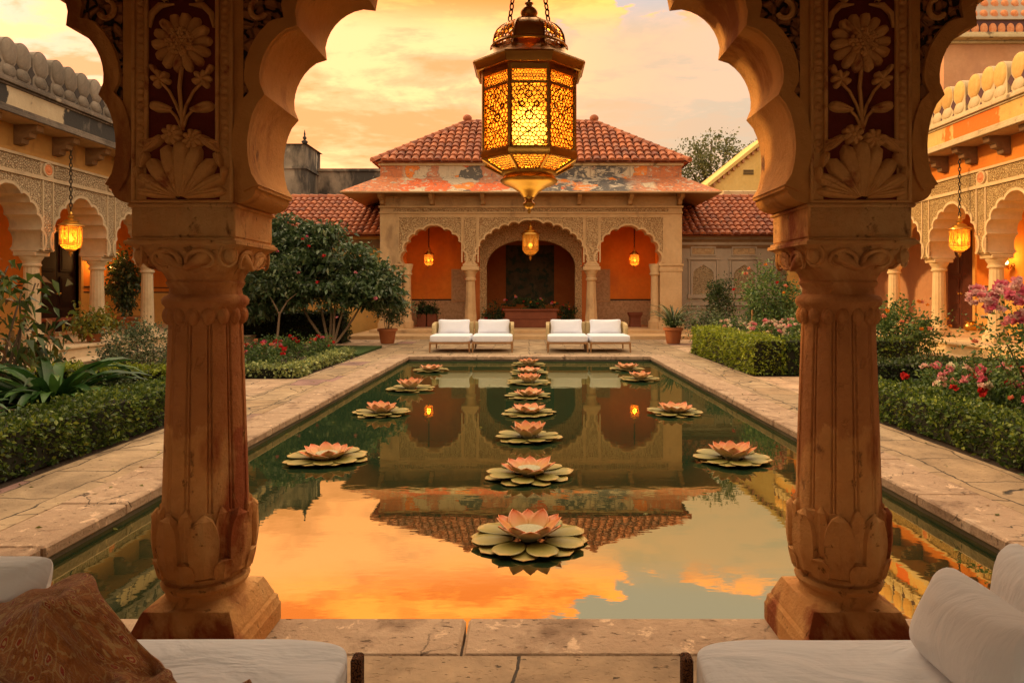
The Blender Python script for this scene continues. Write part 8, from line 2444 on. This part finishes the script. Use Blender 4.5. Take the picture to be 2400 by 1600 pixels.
def shrub(name, label, cat, c, rad, clumps, per, cr, size, mat, shell=0.5, base=None, nst=7, stem_r=0.02, bark='bark', blooms=0, meshes=None, group=None, aspect=0.5, zmin=None, core=0.0, bloom_top=0.0, droop=0.15, jitter=0.9):
    base = base or (c[0], c[1], 0)
    t = thing(name, label, cat, base, group)
    pts, out = crown_points(c, rad, clumps, per, cr, shell, zmin=zmin)
    if zmin is None:
        pts[:, 2] = np.maximum(pts[:, 2], 0.03 + base[2])
    leaf_obj('foliage', pts, out, mat, t, size, aspect=aspect, droop=droop, jitter=jitter)
    tips = []
    for k in range(nst):
        a = 2 * PI * k / nst + random.uniform(-0.3, 0.3)
        q = random.uniform(0.3, 0.75)
        tips.append((c[0] + rad[0] * q * math.cos(a), c[1] + rad[1] * q * math.sin(a), c[2] + rad[2] * random.uniform(-0.2, 0.6)))
    make('stems', stems_mb(base, tips, stem_r, stem_r * 0.35, 0.08), bark, t, smooth=60)
    if blooms:
        bp = []
        for k in range(blooms):
            d = rng.normal(0, 1, 3); d /= np.linalg.norm(d)
            d[2] = abs(d[2]) if random.random() < 0.75 + bloom_top else d[2]
            if bloom_top and d[2] < bloom_top:
                d[2] = bloom_top + random.random() * (1 - bloom_top)
                d /= np.linalg.norm(d)
            if random.random() < 0.6:
                d[1] = -abs(d[1])
            bp.append(np.array(c) + d * np.array(rad) * random.uniform(0.92, 1.1))
        put_blossoms(t, bp, meshes)
    return t


B_red = blossom_mesh('bloom', 'fl_red', 0.055, 18); B_pink = blossom_mesh('bloom', 'fl_pink', 0.06, 20)
B_rose = blossom_mesh('bloom', 'fl_rose', 0.065, 22); B_pale = blossom_mesh('bloom', 'fl_pale', 0.055, 18)
B_white = blossom_mesh('bloom', 'fl_white', 0.05, 16); B_or = blossom_mesh('bloom', 'fl_orange', 0.055, 18)
B_coral = blossom_mesh('bloom', 'fl_coral', 0.055, 18)
B_dust = blossom_mesh('bloom', 'fl_dusty', 0.045, 18); B_sm = blossom_mesh('bloom', 'fl_coral', 0.035, 12); B_sp = blossom_mesh('bloom', 'fl_pale', 0.035, 12)
B_mini = blossom_mesh('bloom', 'fl_red', 0.035, 10); B_minip = blossom_mesh('bloom', 'fl_rose', 0.035, 10)

# large flowering tree, left of the pavilion
tr = thing('flowering_tree', 'wide dark green tree with a few red blooms beside the pavilion on the left', 'tree', (-5.9, 19.6, 0))
P_, O_ = [], []
for (c, rad, cl, per, cr) in (((-6.2, 19.7, 2.35), (1.75, 1.3, 1.0), 120, 60, 0.34), ((-7.4, 19.9, 2.6), (1.0, 0.9, 0.95), 60, 55, 0.34), ((-4.75, 19.4, 1.85), (1.15, 0.9, 0.62), 65, 55, 0.30), ((-6.6, 19.8, 3.0), (1.0, 0.9, 0.55), 55, 50, 0.30), ((-5.4, 19.4, 2.55), (1.0, 0.8, 0.5), 45, 50, 0.28), ((-7.9, 19.6, 1.7), (0.9, 0.7, 0.7), 45, 50, 0.3), ((-6.7, 19.3, 1.75), (1.5, 0.9, 0.6), 70, 50, 0.32), ((-4.3, 19.3, 1.5), (0.75, 0.7, 0.5), 40, 50, 0.28), ((-7.9, 20.2, 2.9), (0.9, 0.8, 0.7), 45, 50, 0.32), ((-6.0, 19.0, 1.45), (1.9, 0.6, 0.45), 75, 46, 0.30), ((-7.6, 19.0, 1.3), (1.2, 0.6, 0.5), 55, 46, 0.30), ((-5.9, 19.5, 3.25), (0.55, 0.5, 0.3), 16, 40, 0.22), ((-7.0, 19.6, 3.55), (0.5, 0.4, 0.3), 14, 40, 0.22), ((-4.1, 19.3, 2.1), (0.4, 0.4, 0.3), 12, 36, 0.22)):
    p, o = crown_points(c, (rad[0] * 1.06, rad[1], rad[2]), int(cl * 0.62), int(per * 1.15), cr * 1.12, 0.5, flat=0.42)
    P_.append(p); O_.append(o)
leaf_obj('crown', np.concatenate(P_), np.concatenate(O_), 'tree_leaf', tr, 0.165, aspect=0.48, droop=0.35, jitter=0.7)
mb = MB()
for (b, tips) in (((-5.6, 19.5, 0), ((-5.0, 19.4, 1.9), (-5.5, 19.6, 2.5), (-4.5, 19.3, 1.7))), ((-5.75, 19.6, 0), ((-6.3, 19.7, 2.4), (-6.9, 19.8, 2.2), (-6.0, 19.5, 2.9)))):
    m2 = stems_mb(b, tips, 0.045, 0.018, 0.10)
    mb.add(m2.v, m2.f)
make('trunk', mb, 'bark_pale', tr, smooth=60)
bp = [P(x, y, 18.4) for x, y in ((709, 561), (720, 555), (833, 640), (745, 662), (659, 664), (790, 744), (724, 578), (650, 590), (700, 640), (760, 600), (600, 640), (880, 700))]
put_blossoms(tr, bp, [B_red, B_rose, B_pink])
tr2 = thing('young_tree', 'slender pale stemmed young tree left of the wide flowering tree', 'tree', (-6.9, 18.6, 0))
mb = MB().tube([(-6.9, 18.6, 0), (-6.84, 18.6, 0.5), (-6.78, 18.55, 0.95), (-6.55, 18.5, 1.3), (-6.3, 18.5, 1.5)], [0.04, 0.035, 0.03, 0.02, 0.012], 7)
mb.tube([(-6.78, 18.55, 0.95), (-6.95, 18.5, 1.3), (-7.2, 18.5, 1.7)], [0.026, 0.018, 0.01], 6)
make('trunk', mb, 'bark_pale', tr2, smooth=60)
p, o = crown_points((-6.9, 18.5, 2.0), (0.8, 0.6, 0.5), 40, 45, 0.28, 0.4)
leaf_obj('crown', p, o, 'tree_leaf', tr2, 0.12, aspect=0.5, droop=0.3)

# far tree over the roofs, right
ft = thing('far_tree', 'airy grey green tree beyond the roofs on the right', 'tree', (12.4, 46, 0))
P_, O_ = [], []
for (c, rad, cl) in (((12.3, 46, 10.6), (2.5, 2.0, 1.7), 62), ((14.6, 46, 9.9), (1.9, 1.6, 1.4), 40), ((11.0, 46, 9.4), (1.5, 1.2, 1.1), 28), ((13.0, 46, 8.6), (2.6, 1.5, 0.9), 36), ((15.8, 46, 10.9), (0.9, 0.9, 0.8), 14)):
    p, o = crown_points(c, rad, cl, 42, 0.62, 0.40)
    P_.append(p); O_.append(o)
leaf_obj('crown', np.concatenate(P_), np.concatenate(O_), 'far_leaf', ft, 0.20, aspect=0.55, jitter=1.2)
mb = MB().tube([(12.9, 46, 0), (12.8, 46, 4), (12.6, 46, 7)], [0.35, 0.28, 0.20], 8)
m2 = stems_mb((12.6, 46, 6.9), [(12.3, 46, 11.8), (14.6, 46, 10.6), (10.8, 46, 10.0), (13.4, 46, 11.2), (15.6, 46, 10.8), (11.5, 46, 11.2)], 0.16, 0.03, 0.07)
mb.add(m2.v, m2.f)
make('trunk', mb, 'bark', ft, smooth=60)

# left side planting
shrub('round_shrub', 'rounded dusky green shrub in front of the left gallery steps', 'shrub', (-6.25, 11.2, 0.55), (0.72, 0.65, 0.52), 90, 50, 0.17, 0.055, 'sage_leaf', 0.55)
shrub('round_shrub', 'small dark shrub beside the left pillar, near the rounded dusky shrub', 'shrub', (-5.2, 11.5, 0.30), (0.45, 0.45, 0.30), 40, 45, 0.14, 0.05, 'box_dark', 0.5)
cr_ = shrub('croton_shrub', 'tall sparse shrub with dark and reddish leaves at the left edge', 'shrub', (-6.55, 8.35, 1.35), (0.68, 0.65, 0.88), 26, 16, 0.26, 0.17, 'croton', 0.5, nst=9, stem_r=0.025, aspect=0.42, droop=0.5)
shrub('croton_shrub', 'low reddish leaved shrub between the tall sparse one and the strap leaved plant', 'shrub', (-7.3, 9.9, 0.45), (0.5, 0.4, 0.42), 16, 20, 0.24, 0.13, 'croton', 0.45, nst=7, aspect=0.42, droop=0.5)
shrub('pale_groundcover', 'pale silvery ground cover plant at the right end of the left bed', 'plant', (-5.05, 8.5, 0.22), (0.42, 0.45, 0.24), 34, 40, 0.13, 0.05, 'sage_leaf', 0.4, nst=5, stem_r=0.01)


def strap(mb, base, az, L, W, rise, droop, n=9):
    bx_, by_, bz_ = base
    ca, sa = math.cos(az), math.sin(az)
    a = random.random()
    tw = random.uniform(-0.4, 0.4)

    def fn(u, v):
        s = (u - 0.5) * 2
        el = rise - (rise + droop) * v ** 1.3
        # integrate the arching midrib
        x = z = 0.0
        m = 12
        for k in range(m):
            e = rise - (rise + droop) * ((k + 0.5) / m * v) ** 1.3
            x += math.cos(e) * L * v / m; z += math.sin(e) * L * v / m
        w = W * 0.5 * (math.sin(PI * min(1, 0.12 + 0.86 * v)) ** 0.6) * (1 if v < 1 else 0.1)
        lift = abs(s) * w * 0.35
        y = s * w * math.cos(tw * v)
        return (bx_ + ca * x - sa * y, by_ + sa * x + ca * y, bz_ + z + lift + s * w * math.sin(tw * v))
    mb.grid(3, n, fn, a=a)


def strap_plant(label, c, n, L, W, mat, cat='plant', name='strap_leaved_plant', group=None, rise=(0.5, 1.35), parent=None):
    t = parent or thing(name, label, cat, c, group)
    mb = MB()
    for k in range(n):
        az = 2.4 * k + random.uniform(-0.3, 0.3)
        rs = rise[0] + (rise[1] - rise[0]) * (k / n)
        r0 = 0.10 * (1 - k / n)
        strap(mb, (c[0] + r0 * math.cos(az), c[1] + r0 * math.sin(az), c[2] + 0.02), az, L * random.uniform(0.75, 1.15), W * random.uniform(0.8, 1.15), rs + random.uniform(-0.1, 0.1), random.uniform(0.1, 0.9))
    make('leaf_rosette', mb, mat, t, smooth=60)
    return t


strap_plant('large clump of glossy strap leaves behind the left boxwood hedge', (-5.65, 8.1, 0), 90, 1.25, 0.115, 'strap_leaf', group='strap leaved plants in the left bed')
strap_plant('dark clump of strap leaves at the left edge of the photo, just above the hedge', (-5.75, 6.7, 0), 50, 0.9, 0.09, 'strap_leaf', group='strap leaved plants in the left bed')
strap_plant('small upright clump of strap leaves behind the large glossy clump', (-6.0, 9.0, 0), 22, 0.85, 0.10, 'strap_leaf', group='strap leaved plants in the left bed', rise=(0.9, 1.5))


def rose_bed(spots, colours, labels, group, rad=(0.38, 0.34, 0.24), zc=0.27, blooms=9, mat='rose_leaf', size=0.055, per=34):
    for (x, y), lab in zip(spots, labels):
        s = random.uniform(0.88, 1.15)
        shrub('rose_bush', lab, 'rose bush', (x, y, zc * s), (rad[0] * s, rad[1] * s, rad[2] * s), 34, per, 0.15, size, mat, 0.45, nst=6, stem_r=0.008,
              blooms=blooms, meshes=colours, group=group, bloom_top=0.15)


sp = [(-4.75, 15.6), (-5.0, 14.5), (-5.1, 13.3), (-5.75, 15.1), (-5.9, 13.9), (-6.4, 13.0), (-6.6, 14.7)]
rose_bed(sp, [B_red, B_red, B_coral, B_rose, B_mini], ['red rose bush at the right tip of the left rose bed', 'red rose bush second along the pale border of the left bed', 'red rose bush in the front right corner of the left bed',
                                               'red rose bush at the back of the left bed under the tree', 'red rose bush in the middle of the left bed', 'red rose bush at the front of the left bed beside the pillar', 'red rose bush at the back of the left bed beside the pillar'],
         'red roses in the left bed', blooms=10, size=0.06)
sp = [(5.0, 7.6), (5.35, 6.7), (5.9, 7.7), (5.2, 8.5), (6.0, 8.6), (6.3, 6.9), (5.0, 6.0)]
rose_bed(sp, [B_red, B_rose, B_pink, B_pale, B_white, B_pink], ['rose bush with red and pink blooms just right of the right pillar', 'rose bush with red and pink blooms in the middle of the front right bed', 'rose bush between the middle of the front right bed and the dark hedge',
                                             'rose bush with red blooms against the dark clipped hedge', 'rose bush at the far right end of the dark clipped hedge', 'rose bush at the right edge of the photo under the tall pink bush', 'rose bush nearest the camera behind the right boxwood hedge'],
         'red and pink roses in the front right bed', rad=(0.45, 0.42, 0.28), zc=0.36, blooms=20, size=0.062, per=44)
sp = [(5.0, 14.3), (5.2, 15.4), (5.7, 14.1), (6.1, 15.2), (6.5, 14.2), (5.0, 16.6)]
rose_bed(sp, [B_pale, B_white, B_pink, B_pale, B_white], ['pale pink rose bush behind the left end of the tall lime hedge', 'cream rose bush behind the tall lime hedge, second from its left end', 'pale pink rose bush behind the middle of the dark hedge front',
                                                 'cream and pink rose bush in front of the tall orange flowered bush', 'pale rose bush beside the right pillar behind the hedge', 'pale rose bush at the back of the tall lime hedge'],
         'pale roses behind the tall hedge', rad=(0.5, 0.42, 0.34), zc=0.64, blooms=20, size=0.06)

shrub('flowering_bush', 'tall green bush with a few orange and red blooms in front of the lattice windows', 'shrub', (5.75, 16.2, 1.35), (0.85, 0.75, 0.82), 80, 50, 0.26, 0.085, 'rose_leaf', 0.45, base=(5.7, 16.2, 0), nst=9,
      blooms=14, meshes=[B_or, B_red, B_coral])
shrub('dark_shrub', 'narrow dark conical shrub in front of the first lattice window', 'shrub', (5.75, 20.6, 1.1), (0.48, 0.45, 1.0), 70, 45, 0.22, 0.075, 'box_dark', 0.4)
shrub('dark_shrub', 'low dusky shrub between the palm pot and the narrow conical shrub', 'shrub', (5.1, 19.6, 0.55), (0.7, 0.55, 0.5), 55, 45, 0.22, 0.08, 'sage_leaf', 0.4)
shrub('dark_shrub', 'low dark shrub under the lattice windows, left of the orange flowered bush', 'shrub', (6.7, 18.4, 0.55), (0.7, 0.5, 0.5), 55, 45, 0.22, 0.08, 'box_dark', 0.4)
shrub('lantana_bush', 'leafy bush with orange flowers in front of the right gallery steps', 'shrub', (7.55, 13.8, 0.78), (0.85, 0.62, 0.58), 78, 44, 0.22, 0.085, 'rose_leaf', 0.45, base=(7.55, 13.8, 0.16),
      blooms=14, meshes=[B_or, B_or, B_coral])
pb = shrub('tall_pink_bush', 'tall bush with dense pink and coral flowers at the right edge', 'shrub', (5.45, 7.15, 0.92), (0.78, 0.6, 0.72), 80, 42, 0.20, 0.055, 'rose_leaf', 0.4, base=(5.5, 7.15, 0), nst=10,
           blooms=40, meshes=[B_sm, B_pink, B_sp, B_coral, B_sp, B_sm])
bp = []
for k in range(84):
    x, y = random.choice(((2290, 690), (2320, 705), (2350, 680), (2375, 670), (2330, 720), (2385, 700), (2395, 740), (2300, 700)))
    q = P(x + random.uniform(-20, 20), y + random.uniform(-14, 14), 7.0 + random.uniform(-0.25, 0.25))
    bp.append(q)
put_blossoms(pb, bp, [B_dust, B_dust, B_dust, B_pink, B_pale, B_rose])

stk = MB().tube([(5.18, 15.9, 0.0), (5.2, 15.9, 1.12)], 0.022, 7)
solo('garden_stake', stk, 'teak', 'plain wooden stake standing among the pale roses', 'stake', (5.18, 15.9, 0))


# ================================================================== POTS
def pot(name, label, c, r, h, mat='terracotta', cat='plant pot', group=None):
    x, y, z = c
    t = thing(name, label, cat, c, group)
    mb = MB().lathe(x, y, [(r * 0.62, z), (r * 0.70, z + h * 0.06), (r * 0.88, z + h * 0.80), (r * 0.90, z + h * 0.82), (r * 1.04, z + h * 0.83), (r * 1.06, z + h * 0.97), (r * 1.0, z + h), (r * 0.9, z + h), (r * 0.86, z + h * 0.9)], 28)
    make('pot', mb, mat, t, smooth=40)
    mb = MB().lathe(x, y, [(r * 0.87, z + h * 0.88), (r * 0.87, z + h * 0.91)], 20)
    make('potting_soil', mb, 'soil', t)
    return t


def fill(t, c, rad, clumps, per, cr, size, mat, **k):
    p, o = crown_points(c, rad, clumps, per, cr, 0.35)
    leaf_obj('foliage', p, o, mat, t, size, **k)
    base = ORG[t]
    tips = [(c[0] + rad[0] * 0.6 * math.cos(a), c[1] + rad[1] * 0.6 * math.sin(a), c[2] + rad[2] * 0.2) for a in (0.3, 1.7, 3.0, 4.4, 5.6)]
    make('stems', stems_mb((base.x, base.y, base.z + 0.2), tips, 0.014, 0.006, 0.08), 'bark', t)


c = P(908, 805, 20.6)
t = pot('potted_shrub', 'terracotta pot with a bushy green shrub left of the pavilion steps', (c[0], c[1], 0), 0.29, 0.45, group='terracotta pots by the pavilion')
fill(t, (c[0] + 0.12, c[1], 1.15), (0.62, 0.5, 0.62), 60, 40, 0.2, 0.09, 'tree_leaf')
c = P(1578, 805, 20.6)
t = pot('potted_palm', 'terracotta pot with a feathery palm right of the pavilion steps', (c[0], c[1], 0), 0.29, 0.48, group='terracotta pots by the pavilion')
mb = MB()
for k in range(90):
    az = 2.4 * k
    strap(mb, (c[0] + 0.05 * math.cos(az), c[1] + 0.05 * math.sin(az), 0.44), az, random.uniform(0.8, 1.25), 0.034, random.uniform(0.85, 1.5), random.uniform(-0.2, 0.7), 8)
make('palm_fronds', mb, 'sage_leaf', t, smooth=60)
p, o = crown_points((c[0], c[1], 0.62), (0.36, 0.34, 0.22), 26, 34, 0.14, 0.07, 0.4)
leaf_obj('foliage', p, o, 'rose_leaf', t, 0.07)
# pavilion planters
for px, lab in ((989, 'left one of two small brown square planters inside the left pavilion arch'), (1013, 'right one of two small brown square planters inside the left pavilion arch')):
    c = P(px, 768, 26.4)
    t = thing('square_planter', lab, 'planter', (c[0], c[1], F1), 'square planters in the pavilion')
    mb = MB().cbox(c[0] - 0.18, c[0] + 0.18, c[1] - 0.18, c[1] + 0.18, F1, F1 + 0.50, 0.02)
    make('planter_box', mb, 'planter', t)
    fill(t, (c[0], c[1], F1 + 0.72), (0.30, 0.26, 0.26), 24, 30, 0.14, 0.09, 'box_dark')
c = P(1488, 768, 26.4)
mb = MB().lathe(c[0], c[1], [(0.30, F1), (0.31, F1 + 0.04), (0.28, F1 + 0.10), (0.27, F1 + 0.35), (0.36, F1 + 0.48), (0.37, F1 + 0.55), (0.33, F1 + 0.56)], 4, None, True, PI / 4)
solo('waisted_planter', mb, 'planter', 'waisted brown planter inside the right pavilion arch', 'planter', (c[0], c[1], F1))
t = thing('planter_trough', 'long red brown planter trough with flowers in the middle pavilion arch', 'planter', (CX, 26.0, F1))
mb = MB().cbox(CX - 1.02, CX + 1.02, 25.7, 26.3, F1, F1 + 0.30, 0.02)
mb.cbox(CX - 0.98, CX + 0.98, 25.74, 26.26, F1 + 0.301, F1 + 0.62, 0.02); mb.cbox(CX - 1.05, CX + 1.05, 25.68, 26.32, F1 + 0.621, F1 + 0.70, 0.02)
make('trough', mb, 'planter', t)
p, o = crown_points((CX, 26.0, F1 + 0.90), (1.1, 0.3, 0.28), 46, 34, 0.2, 0.09, 0.3)
leaf_obj('foliage', p, o, 'box_dark', t, 0.09)
put_blossoms(t, [(CX + random.uniform(-1, 1), 25.75, F1 + 0.85 + random.uniform(0, 0.35)) for k in range(12)], [B_red, B_or, B_pink])
for s, lab in ((-1, 'dark leafy plant left of the trough in the middle pavilion arch'), (1, 'dark leafy plant right of the trough in the middle pavilion arch')):
    shrub('alcove_plant', lab, 'plant', (CX + s * 1.42, 26.1, F1 + 0.48), (0.38, 0.3, 0.45), 28, 30, 0.18, 0.09, 'box_dark', 0.35, base=(CX + s * 1.42, 26.1, F1), nst=5, stem_r=0.012, blooms=4, meshes=[B_or, B_red])
# left gallery
t = pot('potted_tree', 'tall leafy plant in a terracotta pot inside the left gallery', (-11.35, 19.2, 0.5), 0.36, 0.36)
fill(t, (-11.35, 19.2, 1.85), (0.42, 0.42, 0.95), 60, 34, 0.24, 0.13, 'tree_leaf', droop=0.3)
t = pot('potted_plant', 'yellow green plant in a low pot on the left gallery plinth', (-9.02, 14.15, 0.5), 0.17, 0.18)
fill(t, (-9.02, 14.15, 0.90), (0.46, 0.46, 0.28), 34, 26, 0.2, 0.11, 'light_leaf', droop=0.4, aspect=0.45)
t = thing('low_bench', 'low red brown bench standing inside the left gallery by the dark door', 'bench', (-11.0, 16.3, 0.5))
mb = MB().cbox(-11.25, -10.75, 15.4, 17.1, 0.86, 0.93, 0.012)
make('seat', mb, 'planter', t)
for x in (-11.2, -10.8):
    for y in (15.46, 17.04):
        mb = MB().box(x - 0.035, x + 0.035, y - 0.035, y + 0.035, 0.5, 0.858)
        make('leg', mb, 'planter', t)
mb = MB().lathe(11.9, 18.42, [(0.10, 0.5), (0.15, 0.56), (0.16, 0.64), (0.10, 0.72), (0.13, 0.76)], 16)
solo('brass_urn', mb, 'brass', 'small brass urn on the floor beside the red brown door', 'urn', (11.9, 18.42, 0.5), None, 50)


# fallen leaves lying about
for nm, mat_, boxes, z, n in (('fallen_leaves', 'light_leaf', ((-4.0, -2.95, 3.5, 20), (2.95, 4.05, 3.5, 20), (-3, 3, 16.5, 17.2)), 0.006, 150), ('floating_leaves', 'light_leaf', ((-2.85, -2.2, 4, 16), (2.2, 2.85, 4, 16), (-2.8, 2.8, 5, 16)), ZW + 0.004, 70)):
    c_ = []
    for k in range(n):
        bx_ = random.choice(boxes)
        c_.append((random.uniform(bx_[0], bx_[1]), random.uniform(bx_[2], bx_[3]), z))
    c_ = np.array(c_)
    d_ = rng.normal(0, 1, (n, 3)); d_[:, 2] = 0
    v, f, fa = leaves(c_, d_, 0.045, aspect=0.5, droop=0.0, jitter=0.05)
    v[:, 2] = np.clip(v[:, 2], z, z + 0.012)
    o = link(nm, np_mesh(nm, v, f, fa=fa, mat=M[mat_]))
    o['kind'] = 'stuff'
    tag(o, 'scattered small fallen leaves on the paving round the pool' if nm == 'fallen_leaves' else 'small yellow leaves floating on the dark pool water', 'leaves')
